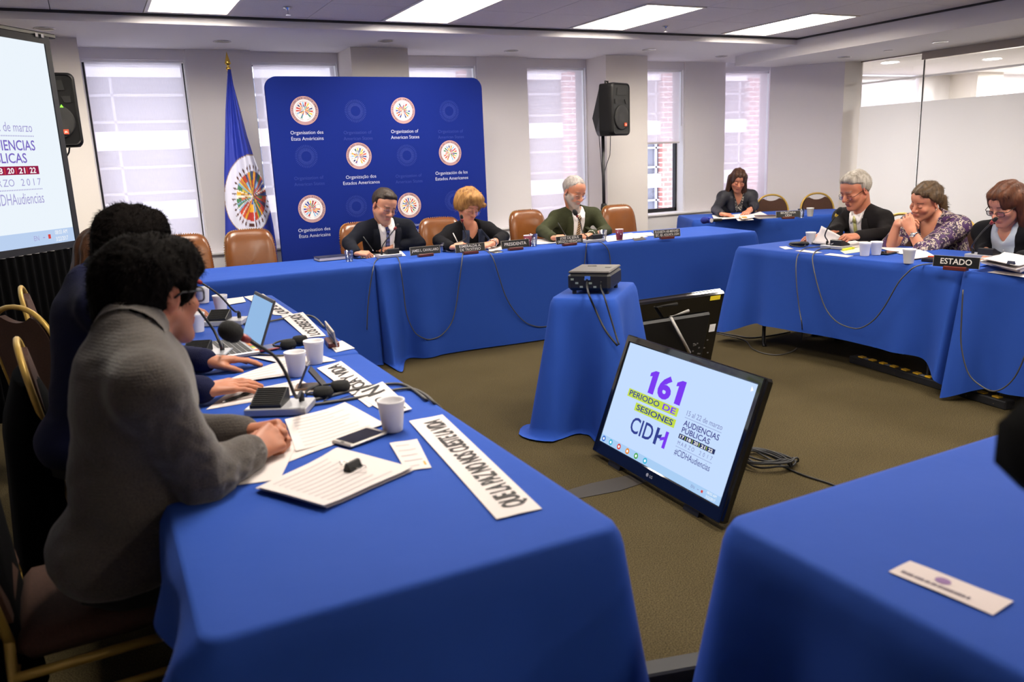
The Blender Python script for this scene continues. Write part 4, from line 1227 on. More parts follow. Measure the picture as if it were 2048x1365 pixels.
def d_ell(F, c, r, R=None):
    c = np.array(c, np.float32); px, py, pz = F.X - c[0], F.Y - c[1], F.Z - c[2]
    if R is not None:   # R rows = local axes
        px, py, pz = (R[0][0] * px + R[0][1] * py + R[0][2] * pz, R[1][0] * px + R[1][1] * py + R[1][2] * pz, R[2][0] * px + R[2][1] * py + R[2][2] * pz)
    k0 = np.sqrt((px / r[0]) ** 2 + (py / r[1]) ** 2 + (pz / r[2]) ** 2)
    k1 = np.sqrt((px / r[0] ** 2) ** 2 + (py / r[1] ** 2) ** 2 + (pz / r[2] ** 2) ** 2)
    return k0 * (k0 - 1) / np.maximum(k1, 1e-6)

def surface_net(F):
    d = F.d; n = np.array(d.shape); h = F.h; lo = F.lo
    s = d < 0
    c = np.zeros(tuple(n - 1), np.int8)
    for dx in (0, 1):
        for dy in (0, 1):
            for dz in (0, 1):
                c += s[dx:n[0] - 1 + dx, dy:n[1] - 1 + dy, dz:n[2] - 1 + dz]
    act = (c > 0) & (c < 8)
    I = np.argwhere(act)
    if len(I) == 0: return np.zeros((0, 3)), np.zeros((0, 4), int)
    idx = np.full(act.shape, -1, np.int64); idx[act] = np.arange(len(I))
    acc = np.zeros((len(I), 3)); cnt = np.zeros(len(I))
    cor = [np.array(v) for v in ((0, 0, 0), (1, 0, 0), (0, 1, 0), (1, 1, 0), (0, 0, 1), (1, 0, 1), (0, 1, 1), (1, 1, 1))]
    val = [d[I[:, 0] + v[0], I[:, 1] + v[1], I[:, 2] + v[2]] for v in cor]
    for a, b in ((0, 1), (2, 3), (4, 5), (6, 7), (0, 2), (1, 3), (4, 6), (5, 7), (0, 4), (1, 5), (2, 6), (3, 7)):
        va, vb = val[a], val[b]; m = (va < 0) != (vb < 0)
        t = np.where(m, va / np.where(m, va - vb, 1), 0)
        p = cor[a] + t[:, None] * (cor[b] - cor[a])
        acc += np.where(m[:, None], p, 0); cnt += m
    V = lo + h * (I + acc / np.maximum(cnt, 1)[:, None])
    Q = []
    for ax_ in range(3):
        u, w = (ax_ + 1) % 3, (ax_ + 2) % 3
        sl0 = [slice(None)] * 3; sl1 = [slice(None)] * 3
        sl0[ax_] = slice(0, n[ax_] - 1); sl1[ax_] = slice(1, n[ax_])
        sa, sb = s[tuple(sl0)], s[tuple(sl1)]
        E = np.argwhere(sa != sb)
        if len(E) == 0: continue
        ok = (E[:, u] > 0) & (E[:, w] > 0) & (E[:, u] < n[u] - 1) & (E[:, w] < n[w] - 1)
        E = E[ok]; ins = sa[E[:, 0], E[:, 1], E[:, 2]]
        def g(du, dw):
            q = E.copy(); q[:, u] -= du; q[:, w] -= dw; return idx[q[:, 0], q[:, 1], q[:, 2]]
        q = np.stack([g(1, 1), g(0, 1), g(0, 0), g(1, 0)], 1)
        q[~ins] = q[~ins][:, ::-1]
        Q.append(q)
    Q = np.concatenate(Q)
    Q = Q[(Q >= 0).all(1)]
    return V, Q

def smooth_mesh(V, Q, it=2, lam=0.5):
    for _ in range(it):
        acc = np.zeros_like(V); cnt = np.zeros(len(V))
        for a, b in ((0, 1), (1, 2), (2, 3), (3, 0)):
            np.add.at(acc, Q[:, a], V[Q[:, b]]); np.add.at(acc, Q[:, b], V[Q[:, a]])
            np.add.at(cnt, Q[:, a], 1); np.add.at(cnt, Q[:, b], 1)
        V = V + lam * (acc / np.maximum(cnt, 1)[:, None] - V)
    return V

def noise3(P, sc, seed=0):
    """cheap smooth noise from sines"""
    r = np.random.RandomState(seed); o = 0
    for _ in range(5):
        k = r.normal(size=3); k /= np.linalg.norm(k); o = o + np.sin(P @ (k * sc * r.uniform(.7, 1.5)) + r.uniform(0, 6.28))
    return o / 5

def unit(v): v = np.array(v, float); return v / max(np.linalg.norm(v), 1e-9)
def frame(fwd, up):
    """columns x (right), y (forward), z (up)"""
    y = unit(fwd); x = unit(np.cross(y, up)); z = np.cross(x, y); return np.stack([x, y, z], 1)
def ik(S, Wp, l1, l2, hint):
    S, Wp = np.array(S, float), np.array(Wp, float); e = Wp - S; L = np.linalg.norm(e)
    if L > (l1 + l2) * .995: s_ = L / ((l1 + l2) * .995); l1 *= s_; l2 *= s_
    if L < abs(l1 - l2) * 1.05 + .02: L = abs(l1 - l2) * 1.05 + .02
    a = (l1 * l1 - l2 * l2 + L * L) / (2 * L); hgt = math.sqrt(max(l1 * l1 - a * a, 0))
    u = unit(e); hv = np.array(hint, float); hv = unit(hv - u * (hv @ u))
    return S + u * a + hv * hgt

SKIN = {}
def skin_mat():
    if 'skin' not in MATS:
        m = mat('skin', '#c08a6c', 0.48, vcol=True, bump=(250, .08)); b = m.node_tree.nodes['Principled BSDF']
        b.inputs['Subsurface Weight'].default_value = 0.12; b.inputs['Subsurface Radius'].default_value = (.02, .008, .004); b.inputs['Subsurface Scale'].default_value = 0.4
    return MATS['skin']

# ---------------------------------------------------------------- hand
def hand_bones(side, curl=(20, 25, 15), spread=6, thumb=(35, 10), sc=1.0, curls=None):
    """bones in the hand frame: y along the fingers, z out of the back, x to the right; side +1 right hand"""
    B = []
    xs = [-.030, -.010, .010, .029]
    if side < 0: xs = [-x for x in xs]
    L = [(.043, .026, .021), (.047, .030, .022), (.043, .028, .021), (.034, .021, .018)]
    R_ = [.0098, .0100, .0095, .0083]
    base = [.088, .092, .087, .078]
    palm = []
    for i in range(4):
        palm.append(((xs[i] * .55, .008, -.002), (xs[i], base[i], 0.0), .0155, .0125))
        ang = 0; p = np.array([xs[i], base[i], 0.0]); sp = math.radians((1.5 - i) * spread) * (-1 if side > 0 else 1)
        c3 = curls[i] if curls else curl
        for j in range(3):
            ang += math.radians(c3[j])
            d = np.array([math.sin(sp) * math.cos(ang), math.cos(sp) * math.cos(ang), -math.sin(ang)])
            q = p + d * L[i][j]
            B.append((p, q, R_[i] * (1 - .08 * j), R_[i] * (1 - .08 * (j + 1))))
            p = q
    tx = -side
    o, dn = math.radians(thumb[0]), math.radians(thumb[1])
    p0 = np.array([tx * .018, .012, -.010]); d0 = np.array([tx * math.sin(o), math.cos(o) * math.cos(dn), -math.sin(dn)])
    p1 = p0 + unit(d0) * .045; d1 = np.array([tx * math.sin(o * .55), math.cos(o * .55), -math.sin(dn * 1.4)]); p2 = p1 + unit(d1) * .033
    d2 = np.array([tx * math.sin(o * .25), math.cos(o * .25), -math.sin(dn * 1.6)]); p3 = p2 + unit(d2) * .027
    TH = [(p0, p1, .0165, .0125), (p1, p2, .0122, .0108), (p2, p3, .0105, .0085)]
    s_ = sc
    f = lambda b: (np.array(b[0]) * s_, np.array(b[1]) * s_, b[2] * s_, b[3] * s_)
    return [f(b) for b in palm], [f(b) for b in B], [f(b) for b in TH]

def hand_mesh(wrist, H, side, elbow, r_w=.027, h=.0032, sc=1.0, fore_r=.04, fore_len=.12, **kw):
    """H columns x,y,z in world; returns V,Q of hand with a stretch of forearm"""
    wrist = np.array(wrist, float)
    palm, fing, th = hand_bones(side, sc=sc, **kw)
    Wd = lambda p: wrist + H @ np.array(p)
    allp = np.array([Wd(b[0]) for b in palm + fing + th] + [Wd(b[1]) for b in palm + fing + th])
    ed = unit(np.array(elbow) - wrist); ep = wrist + ed * fore_len
    allp = np.vstack([allp, [ep, wrist]])
    F = Fld(allp.min(0) - .055, allp.max(0) + .055, h)
    n = H[:, 2]
    d = d_cap(F, wrist - ed * .01, ep, r_w * sc, fore_r, flat=(n, 1.22))
    for a, b, ra, rb in palm: d = smin(d, d_cap(F, Wd(a), Wd(b), ra, rb), .012 * sc)
    d = smin(d, d_cap(F, wrist, Wd((0, .05, 0)), r_w * .92 * sc, .024 * sc, flat=(n, 1.5)), .012)
    fd = None
    for i in range(0, 12, 3):
        q = None
        for a, b, ra, rb in fing[i:i + 3]:
            e = d_cap(F, Wd(a), Wd(b), ra, rb); q = e if q is None else smin(q, e, .004)
        fd = q if fd is None else np.minimum(fd, q)
    d = smin(d, fd, .007 * sc)
    q = None
    for a, b, ra, rb in th:
        e = d_cap(F, Wd(a), Wd(b), ra, rb); q = e if q is None else smin(q, e, .006)
    d = smin(d, q, .010 * sc)
    F.d = d
    V, Q = surface_net(F); V = smooth_mesh(V, Q, 1, .4)
    return V, Q

# ---------------------------------------------------------------- head
def head_prims(F, hc, Hm, s, sp):
    """skin of the head; hc centre, Hm columns (right, forward, up), s scale. works on world-space field F"""
    W_ = lambda p: hc + Hm @ (np.array(p, float) * s)
    Rr = Hm.T
    def E(c, r, k, d): return smin(d, d_ell(F, W_(c), [v * s for v in r], Rr), k * s)
    def Cp(a, b, ra, rb, k, d): return smin(d, d_cap(F, W_(a), W_(b), ra * s, rb * s), k * s)
    fat = sp.get('fat', 0.0); fem = sp.get('fem', False)
    d = d_ell(F, W_((0, -.012, .034)), [.0765 * s, .098 * s, .084 * s], Rr)
    d = E((0, .030, -.040), (.058 + .006 * fat, .060, .078), .03, d)
    d = E((0, .038, .045), (.064, .056, .055), .02, d)
    jw = .046 if fem else .052
    for x in (-1, 1):
        d = Cp((x * (jw + .006 * fat), .004, -.048), (x * .018, .066, -.102), .022 + .006 * fat, .017, .025, d)
        d = E((x * .040, .062, -.026), (.024 + .004 * fat, .024, .024), .02, d)
    d = E((0, .074, -.103), (.021, .017, .015), .016, d)
    if not fem: d = Cp((-.034, .083, .020), (.034, .083, .020), .011, .011, .016, d)
    for x in (-1, 1):      # sockets
        c = d_ell(F, W_((x * .031, .104, .001)), [.019 * s, .016 * s, .012 * s], Rr); d = -smin(-d, c, .010 * s)
        d = E((x * .031, .077, .0), (.0150, .0145, .0125), .003, d)
    nl = sp.get('nose', 1.0)
    d = Cp((0, .086, .012), (0, .108 + .006 * (nl - 1), -.026), .0075, .0105 * nl, .010, d)
    d = E((0, .110 + .008 * (nl - 1), -.031), (.0115 * nl, .012, .0105), .006, d)
    for x in (-1, 1): d = E((x * .0125, .098, -.034), (.0085, .011, .0085), .006, d)
    d = Cp((-.017, .088, -.061), (.017, .088, -.061), .0065, .0065, .006, d)
    d = Cp((-.014, .087, -.072), (.014, .087, -.072), .0075, .0075, .006, d)
    c = np.minimum(d_cap(F, W_((-.022, .093, -.0735)), W_((0, .0985, -.0655)), .0020 * s, .0026 * s), d_cap(F, W_((0, .0985, -.0655)), W_((.022, .093, -.0735)), .0026 * s, .0020 * s)); d = -smin(-d, c, .004 * s)
    for x in (-1, 1):      # ears
        eR = (Hm @ np.array(Euler((math.radians(-12), 0, x * math.radians(-22))).to_matrix())).T
        e = d_ell(F, W_((x * .079, -.008, -.006)), [.0085 * s, .019 * s, .031 * s], eR)
        e = -smin(-e, d_ell(F, W_((x * .089, -.004, -.002)), [.007 * s, .011 * s, .019 * s], eR), .004 * s)
        d = smin(d, e, .006 * s)
    return d

def head_colours(V, hc, Hm, s, sp):
    L = (V - hc) @ Hm / s          # head-local
    x, y, z = np.abs(L[:, 0]), L[:, 1], L[:, 2]
    base = np.array(lin(sp['skin'])[:3]); C = np.tile(base, (len(V), 1))
    front = y > .045
    def blend(m, col, a=1.0):
        c = np.array(lin(col)[:3]); C[:] = C * (1 - (m * a)[:, None]) + c * (m * a)[:, None]
    def soft(v, w): return np.clip(v / w, 0, 1)
    ruddy = sp.get('ruddy', '#b5604e')
    blend(np.exp(-((x - .040) / .02) ** 2 - ((z + .025) / .02) ** 2) * front, ruddy, .35)
    blend(np.exp(-(x / .012) ** 2 - ((z + .03) / .014) ** 2) * (y > .09), ruddy, .4)
    blend(((x > .07) & (np.abs(y) < .04) & (np.abs(z) < .045)) * 1.0, ruddy, .3)
    if sp.get('stubble'): 
        m = soft(-.040 - z, .02) * (z > -.13) * (y > -.02) * (1 - np.exp(-(x / .016) ** 2 - ((z + .066) / .008) ** 2)); blend(m, sp['stubble'][0], sp['stubble'][1])
    if sp.get('beard'):
        m = np.maximum(soft(-.052 - z + .0 * x, .012), soft(x - .048, .01) * soft(.0 - z, .02)) * (y > -.005)
        m = np.maximum(m, np.exp(-((z + .050) / .006) ** 2) * (x < .026) * front)
        m *= 1 - np.exp(-(x / .016) ** 2 - ((z + .067) / .006) ** 2)
        blend(np.clip(m, 0, 1), sp['beard'], .92)
    blend(np.exp(-(x / .019) ** 4 - ((z + .066) / .0085) ** 4) * (y > .075), sp.get('lips', '#a85a50'), .8)
    # eyebrows, lashes of lowered lids, iris if open
    zb = .0255 - .10 * np.maximum(x - .035, 0) + .0 * x
    blend(((x > .013) & (x < .051) & front) * np.exp(-((z - zb) / .0042) ** 2), sp.get('brow', sp['hair']), .85)
    ex = x - .031
    zl = -.0045 - 4.0 * np.maximum(0, 1 - (ex / .016) ** 2) * .0012
    lid = (np.abs(ex) < .0155) & (y > .066)
    blend(lid * np.exp(-((z - zl) / .0022) ** 2), '#1f1411', .9)
    blend(((np.abs(ex) < .017) & (y > .06)) * np.exp(-((z - .009) / .004) ** 2), sp.get('lid_tone', '#7b4a3a'), .35)  # darker skin tone along the upper lid
    return C

HAIRM = {}
def hair_mat(col, col2):
    k = 'hair_' + col
    if sum(lin(col)[:3]) < .01: return mat(k, col, 0.85, var=(55, .5, col2, (1, 1, .3)), spec=.06)
    return mat(k, col, 0.55, bump=(70, .5, (1, 1, .14)), var=(55, .5, col2, (1, 1, .12)), spec=.28)

def build_hair(style, hc, Hm, s, col, col2, parent, seed=1):
    W_ = lambda p: hc + Hm @ (np.array(p, float) * s); Rr = Hm.T
    pad = .30 if style in ('long', 'verylong') else .21
    F = Fld(hc - pad * s, hc + pad * s * np.array([1, 1, .8]), .0055 if style != 'bushy' else .0055)
    X = F.X - hc[0]; Y = F.Y - hc[1]; Z = F.Z - hc[2]
    lx = (X * Hm[0, 0] + Y * Hm[1, 0] + Z * Hm[2, 0]) / s; ly = (X * Hm[0, 1] + Y * Hm[1, 1] + Z * Hm[2, 1]) / s; lz = (X * Hm[0, 2] + Y * Hm[1, 2] + Z * Hm[2, 2]) / s
    E = lambda c, r: d_ell(F, W_(c), [v * s for v in r], Rr)
    Cp = lambda a, b, ra, rb: d_cap(F, W_(a), W_(b), ra * s, rb * s)
    wv = (np.sin(lx * 95 + 3 * np.sin(ly * 40)) * .5 + np.sin(ly * 70 + lx * 50) * .5)
    if style in ('short', 'balding', 'grey', 'receded'):
        t = .010 if style == 'short' else .009 if style == 'receded' else .013
        d = E((0, -.014, .036), (.0775 + t, .099 + t * .9, .085 + t))
        if style == 'grey':
            d = smin(d, E((-.01, .035, .095), (.062, .055, .040)), .02); d = smin(d, E((.02, -.06, .07), (.06, .055, .05)), .02)
        if style == 'short': d = smin(d, E((.005, .045, .098), (.055, .04, .024)), .02)
        z0 = {'short': .084, 'grey': .088, 'balding': .105, 'receded': .108}[style]; sl = {'short': .90, 'grey': .93, 'balding': 1.02, 'receded': 1.03}[style]
        cut = (z0 - sl * (.085 - ly)) - lz
        temple = np.maximum(ly - .052 + np.abs(lx) * .35, lz - .20)
        cut2 = np.minimum(cut, 1) 
        if style == 'balding':
            top = .02 - np.maximum(np.abs(lx) - .046, 0) * 3 - np.maximum(.0 - ly, 0) * .8
            cut2 = np.maximum(cut2, top * .6 - .000)
        d = smax(d, cut2 * s * .75, .016 * s)
        d = np.maximum(d, (ly - .040 - np.maximum(lz - .055, 0) * 1.6 + np.maximum(np.abs(lx) - .05, 0) * 1.2) * s * .6)
        d = d - .0035 * s * wv * (1 if style != 'short' else .5)
    elif style == 'bushy':
        d = E((0, -.022, .045), (.105, .125, .105)); d = smin(d, E((0, .045, .088), (.085, .065, .055)), .03)
        d = smin(d, E((0, -.085, -.02), (.085, .06, .08)), .03)
        for sx in (-1, 1): d = smin(d, E((sx * .076, .010, .018), (.018, .028, .042)), .015)
        d = smin(d, E((0, .098, .062), (.06, .028, .026)), .02)
        cut = E((0, .150, -.052), (.104, .110, .112)); d = -smin(-d, cut, .01 * s)
        for sx in (-1, 1):
            d = np.maximum(d, -E((sx * .105, .000, -.012), (.050, .030, .044)))
        d = np.maximum(d, (-.105 - lz) * s)
        r_ = np.sin(lx * 150 + 4 * np.sin(lz * 60)) * np.sin(ly * 140 + 3 * np.sin(lx * 70)) * np.sin(lz * 130 + 2 * np.sin(ly * 90))
        d = d - .0045 * s * r_ - .003 * s * wv
    elif style == 'bob':
        d = E((0, -.02, .055), (.105, .118, .095)); d = smin(d, E((.0, .055, .092), (.085, .055, .048)), .03)
        for sx in (-1, 1): d = smin(d, E((sx * .085, -.01, .02), (.028, .055, .055)), .02)
        d = smin(d, E((-.035, .092, .062), (.052, .022, .030)), .015)
        cut = E((.022, .142, -.046), (.090, .088, .130)); d = -smin(-d, cut, .012 * s)
        d = np.maximum(d, (-.045 - .35 * np.maximum(-ly, 0) - lz) * s)
        d = d - .006 * s * np.sin(lx * 60 + ly * 80 + 20 * lz + 2 * np.sin(ly * 40)) - .003 * s * wv
    else:
        t = .014
        d = E((0, -.016, .036), (.0775 + t, .099 + t, .085 + t))
        if style == 'tied':
            d = smin(d, E((-.02, .05, .088), (.055, .04, .03)), .015)
            cut = (.082 - .86 * (.085 - ly)) - lz; d = smax(d, cut * s * .7, .014 * s)
            d = np.maximum(d, (ly - .045 - np.maximum(lz - .045, 0) * 1.5) * s * .7)
            d = smin(d, E((0, -.108, -.02), (.034, .030, .034)), .02 * s); d = smin(d, Cp((-.01, -.130, -.03), (-.03, -.150, -.15), .034, .022), .02 * s)
        else:
            zl = -.17 if style == 'long' else -.23
            for sx in (-1, 1):
                d = smin(d, Cp((sx * .078, -.012, .03), (sx * .092, .0, zl), .026, .030), .02)
                d = smin(d, Cp((sx * .058, -.07, .0), (sx * .07, -.075, zl), .045, .04), .03)
            d = smin(d, Cp((0, -.085, .0), (0, -.10, zl), .045, .045), .03)
            d = smin(d, E((.0, .045, .085), (.07, .045, .035)), .02)
            cut = E((.012, .150, -.046), (.078, .102, .146)); d = -smin(-d, cut, .014 * s)
            d = np.maximum(d, E((0, -.02, -.10), (.3, .3, .30)))
            d = np.maximum(d, -Cp((0, .02, -.08), (0, .0, -.3), .052, .06))
            d = np.maximum(d, (zl - lz) * s)
        d = d - .0035 * s * np.sin(lx * 130 + 20 * lz) - .002 * s * wv
    F.d = d.astype(np.float32)
    V, Q = surface_net(F); V = smooth_mesh(V, Q, 1, .4)
    nrm = np.zeros_like(V); fn_ = np.cross(V[Q[:, 1]] - V[Q[:, 0]], V[Q[:, 2]] - V[Q[:, 0]])
    for i in range(4): np.add.at(nrm, Q[:, i], fn_)
    nrm /= np.maximum(np.linalg.norm(nrm, axis=1, keepdims=True), 1e-9)
    R = np.random.RandomState(seed)
    N, ln, lift, wd = dict(bushy=(6500, .017, .42, .0006), bob=(1500, .030, .07, .0009), grey=(1800, .018, .16, .0007), balding=(900, .011, .2, .0007), short=(1500, .012, .18, .0007)).get(style, (1500, .040, .04, .0009))
    ids = R.randint(0, len(V), N); P0 = V[ids]; n0 = nrm[ids]
    flow = {'bushy': (0, -.3, -.4), 'bob': (.7, .25, -.6), 'short': (.2, -.8, -.5), 'grey': (.3, -.8, -.2), 'balding': (0, -.8, -.5), 'tied': (0, -1, -.3)}.get(style, (0, -.1, -1))
    fl = Hm @ np.array(flow); fl = fl[None] - n0 * (n0 @ fl)[:, None]; fl /= np.maximum(np.linalg.norm(fl, axis=1, keepdims=True), 1e-6)
    dr = fl * (1 - lift) + n0 * lift + R.normal(size=(N, 3)) * (.30 if style == 'bushy' else .10); dr /= np.linalg.norm(dr, axis=1, keepdims=True)
    ln = ln * s * R.uniform(.5, 1.2, N)[:, None]
    sd = np.cross(dr, n0 + 1e-3); sd /= np.maximum(np.linalg.norm(sd, axis=1, keepdims=True), 1e-6); sd *= wd * s
    P1 = P0 + dr * ln * .55; d2 = dr + fl * .35 - n0 * .25; d2 /= np.linalg.norm(d2, axis=1, keepdims=True); P2 = P1 + d2 * ln * .5
    b = P0 - n0 * .004
    W2 = np.concatenate([b - sd, b + sd, P1 - sd * .8, P1 + sd * .8, P2 - sd * .15, P2 + sd * .15]); k = len(V); i0 = np.arange(N) + k
    Q2 = np.concatenate([np.stack([i0, i0 + N, i0 + 3 * N, i0 + 2 * N], 1), np.stack([i0 + 2 * N, i0 + 3 * N, i0 + 5 * N, i0 + 4 * N], 1)])
    return np.concatenate([V, W2]), np.concatenate([Q, Q2])

M_LENS = clear_mat('spectacle_lens', (.97, .98, 1, 1), .02)
def build_glasses(hc, Hm, s, parent, col, r=.0016, half=False, drop=0.0, w=.0235, hgt=.016, tw=.0845):
    W_ = lambda p: Vector(hc + Hm @ (np.array(p, float) * s))
    mb = MB(); ml = MB()
    yb = .103
    for sx in (-1, 1):
        c = (sx * .0325, yb, -.004 - drop)
        pts = []
        for i in range(21):
            a = 2 * PI * i / 20
            ca, sa = math.cos(a), math.sin(a)
            pts.append(W_((c[0] + w * math.copysign(abs(ca) ** .6, ca), yb - .006 * abs(sx * .0325 + w * ca) / .05, c[2] + hgt * math.copysign(abs(sa) ** .6, sa))))
        if half: mb.tube(pts[9:] if False else pts[10:21], r * s, 5)
        else: mb.tube(pts, r * s, 6)
        ml.add(pts[:-1], [tuple(range(20))])
        mb.tube([W_((sx * .054, yb - .007, .004 - drop)), W_((sx * .074, .082, .006 - drop)), W_((sx * tw, .01, .008)), W_((sx * (tw - .002), -.012, -.004))], r * 1.1 * s, 6)
    mb.tube([W_((-.0105, yb + .0, -.002 - drop)), W_((0, yb + .004, .001 - drop)), W_((.0105, yb, -.002 - drop))], r * s, 6)
    g = mb.build('glasses', col, parent, smooth=True)
    ml.build('lens', M_LENS, g)
    return g

# ---------------------------------------------------------------- whole seated person
def person(sp):
    """sp: world points. builds body, hair, clothing as children of one empty"""
    A = {k: np.array(v, float) for k, v in sp['pts'].items()}
    pel, neck, hc = A['pel'], A['neck'], A['head']
    fw = unit(np.array([math.sin(sp['face']), math.cos(sp['face']), 0]))      # body facing on the floor
    rt = np.cross(fw, [0, 0, 1])                                               # person's right
    up = unit(neck - pel)
    front = unit(fw - up * (fw @ up))
    root = thing('person', sp['label'], 'person', (pel[0], pel[1], 0))
    org = np.array([pel[0], pel[1], 0.0])
    sw = sp.get('sw', .185); bulk = sp.get('bulk', 1.0)
    shR = A.get('shR', neck + rt * sw - up * sp.get('shd', .04) + front * sp.get('shf', .03)); shL = A.get('shL', neck - rt * sw - up * sp.get('shd', .04) + front * sp.get('shf', .03))
    wr, wl = A['wrR'], A['wrL']
    elR = A['elR'] if 'elR' in A else ik(shR, wr, .29, .25, sp.get('hintR', rt * .8 - np.array([0, 0, .9]) - fw * .3))
    elL = A['elL'] if 'elL' in A else ik(shL, wl, .29, .25, sp.get('hintL', -rt * .8 - np.array([0, 0, .9]) - fw * .3))
    hs = sp.get('hs', 1.0)
    hy, hp, hr = sp['hang']          # yaw (right +), pitch down +, roll (tilt towards the right shoulder +)
    yv = fw * math.cos(hy) + rt * math.sin(hy)
    hf = unit(yv * math.cos(hp) - np.array([0, 0, 1.0]) * math.sin(hp)); hu = unit(yv * math.sin(hp) + np.array([0, 0, 1.0]) * math.cos(hp))
    hrt = np.cross(hf, hu); hu2 = hu * math.cos(hr) + hrt * math.sin(hr)
    Hm = frame(hf, hu2)
    torso = (pel, neck, shR, shL)
    def bust(F, off, arms=True, cuff=0.0, k=.05):
        """torso and arms as a field"""
        ctr = lambda t: pel + (neck - pel) * t
        R3 = np.stack([rt, front, up])
        d = d_ell(F, ctr(.02) + front * .0, [.165 * bulk + off, .125 * bulk + off, .13], R3)
        d = smin(d, d_ell(F, ctr(.34) + front * .012 * bulk, [.150 * bulk + off, .118 * bulk + off, .19], R3), k)
        d = smin(d, d_ell(F, ctr(.68) + front * .006, [.165 * min(bulk, 1.1) + off, .112 * min(bulk, 1.08) + off, .17], R3), k)
        if sp.get('fem'):
            for q in (-1, 1): d = smin(d, d_ell(F, ctr(.62) + rt * q * .07 + front * .085, [.062 + off, .055 + off, .06], R3), .04)
        nb = neck + up * .0
        for S in (shR, shL):
            d = smin(d, d_cap(F, ctr(.84), S - up * .005, .085 + off, .058 + off), k)
            d = smin(d, d_cap(F, neck + up * .01 - front * .01, S + up * .004, .045 + off, .048 + off), .035)
        if arms:
            for S, El, Wp in ((shR, elR, wr), (shL, elL, wl)):
                ue = unit(Wp - El); L_ = np.linalg.norm(Wp - El)
                e2 = Wp - ue * cuff
                d = smin(d, d_cap(F, S, El, .054 * sp.get('arm', .92) + off, .043 * sp.get('arm', .92) + off), .03)
                if L_ > cuff: d = smin(d, d_cap(F, El, e2, .043 * sp.get('arm', .92) + off, .028 + off), .02)
        return d
    # legs
    kneeR, kneeL = pel + fw * .44 + rt * .11, pel + fw * .44 - rt * .11
    kneeR[2] = kneeL[2] = .52; kneeR += fw * 0
    footR, footL = kneeR * 1.0 - fw * .03, kneeL * 1.0 - fw * .03; footR[2] = footL[2] = .07
    if sp.get('knees') is not None:
        dk = np.array(sp['knees']); kneeR = kneeR + dk; kneeL = kneeL + dk; footR = footR + dk * [1, 1, 0]; footL = footL + dk * [1, 1, 0]
    def legs(F, off):
        d = None
        for K, Ft, q in ((kneeR, footR, 1), (kneeL, footL, -1)):
            hip = pel + rt * q * .085 + np.array([0, 0, -.005])
            e = smin(d_cap(F, hip, K, .085 + off, .060 + off), d_cap(F, K, Ft, .058 + off, .042 + off), .03)
            d = e if d is None else smin(d, e, .02)
        return smin(d, d_ell(F, pel, [.17 * bulk + off, .13 + off, .11 + off]), .05)
    def mesh_from(fn, P, h, extra=.12, it=2, noise=None):
        P = np.array(P); F = Fld(P.min(0) - extra, P.max(0) + extra, h); F.d = fn(F).astype(np.float32)
        V, Q = surface_net(F); V = smooth_mesh(V, Q, it, .5)
        return V, Q
    # ---- body: coarse trunk, arms and legs under the clothes + fine head and hands, one mesh
    Vs, Qs, Cs = [], [], []
    skin = np.array(lin(sp['skin'])[:3]); off_ = 0
    def addp(V, Q, C=None):
        nonlocal off_
        Vs.append(V); Qs.append(Q + off_); Cs.append(np.tile(skin, (len(V), 1)) if C is None else C); off_ += len(V)
    pts_all = [pel, neck, shR, shL, elR, elL, wr, wl, kneeR, kneeL, footR, footL]
    addp(*mesh_from(lambda F: smin(smin(bust(F, -.010, cuff=.0), legs(F, -.02), .03), d_cap(F, neck - up * .05, hc, .045, .045), .02), pts_all + [hc], .014))
    # head and neck
    lo = hc - .19 * hs; hi = hc + .19 * hs
    lo = np.minimum(lo, neck - .10); hi = np.maximum(hi, neck + .10)
    F = Fld(lo, hi, .0042)
    d = head_prims(F, hc, Hm, hs, sp)
    nr = .050 if sp.get('fem') else .057
    nr *= sp.get('neckw', 1.0)
    d = smin(d, d_cap(F, hc + Hm @ np.array([0, -.030, -.045]) * hs, neck - up * .03 + front * .01, nr * hs, nr * 1.1), .022)
    R3 = np.stack([rt, front, up])
    d = smin(d, d_ell(F, pel + (neck - pel) * .78 + front * .004, [.15, .098, .14], R3), .03)
    F.d = d.astype(np.float32)
    V, Q = surface_net(F); V = smooth_mesh(V, Q, 1, .35)
    addp(V, Q, head_colours(V, hc, Hm, hs, sp))
    for side, Wp, El, hk in ((1, wr, elR, 'handR'), (-1, wl, elL, 'handL')):
        hd = dict(sp[hk]); fwd, dor = hd.pop('fwd'), hd.pop('up')
        H = frame(fwd, dor)
        V, Q = hand_mesh(Wp, H, side, El, sc=sp.get('hand', 1.0), h=sp.get('hh', .0036), fore_r=sp.get('forer', .036), fore_len=sp.get('fore', .10), **hd)
        addp(V, Q)
    body = np_obj('body', np.concatenate(Vs) - org, np.concatenate(Qs), skin_mat(), root, True, np.concatenate(Cs))
    # ---- hair
    for st in ([sp['style']] if isinstance(sp['style'], str) else sp['style']):
        V, Q = build_hair(st, hc, Hm, hs * sp.get('hairs', 1.0), sp['hair'], sp['hair2'], root)
        o = np_obj('hair', V - org, Q, hair_mat(sp['hair'], sp['hair2']), root, True)
    # ---- trousers
    V, Q = mesh_from(lambda F: legs(F, .006), [pel, kneeR, kneeL, footR, footL], .011)
    np_obj('trousers', V - org, Q, sp['trousers'], root, True)
    sh = MB()
    for Ft in (footR, footL): sh.box(Vector(Ft - org) + Vector(fw * .07) - Vector((0, 0, .035)), (.09, .25, .07), R=rotm(0, 0, -sp['face']), bev=.03)
    sh.build('shoe', mat('black_shoe', '#0d0c0c', .35), root)
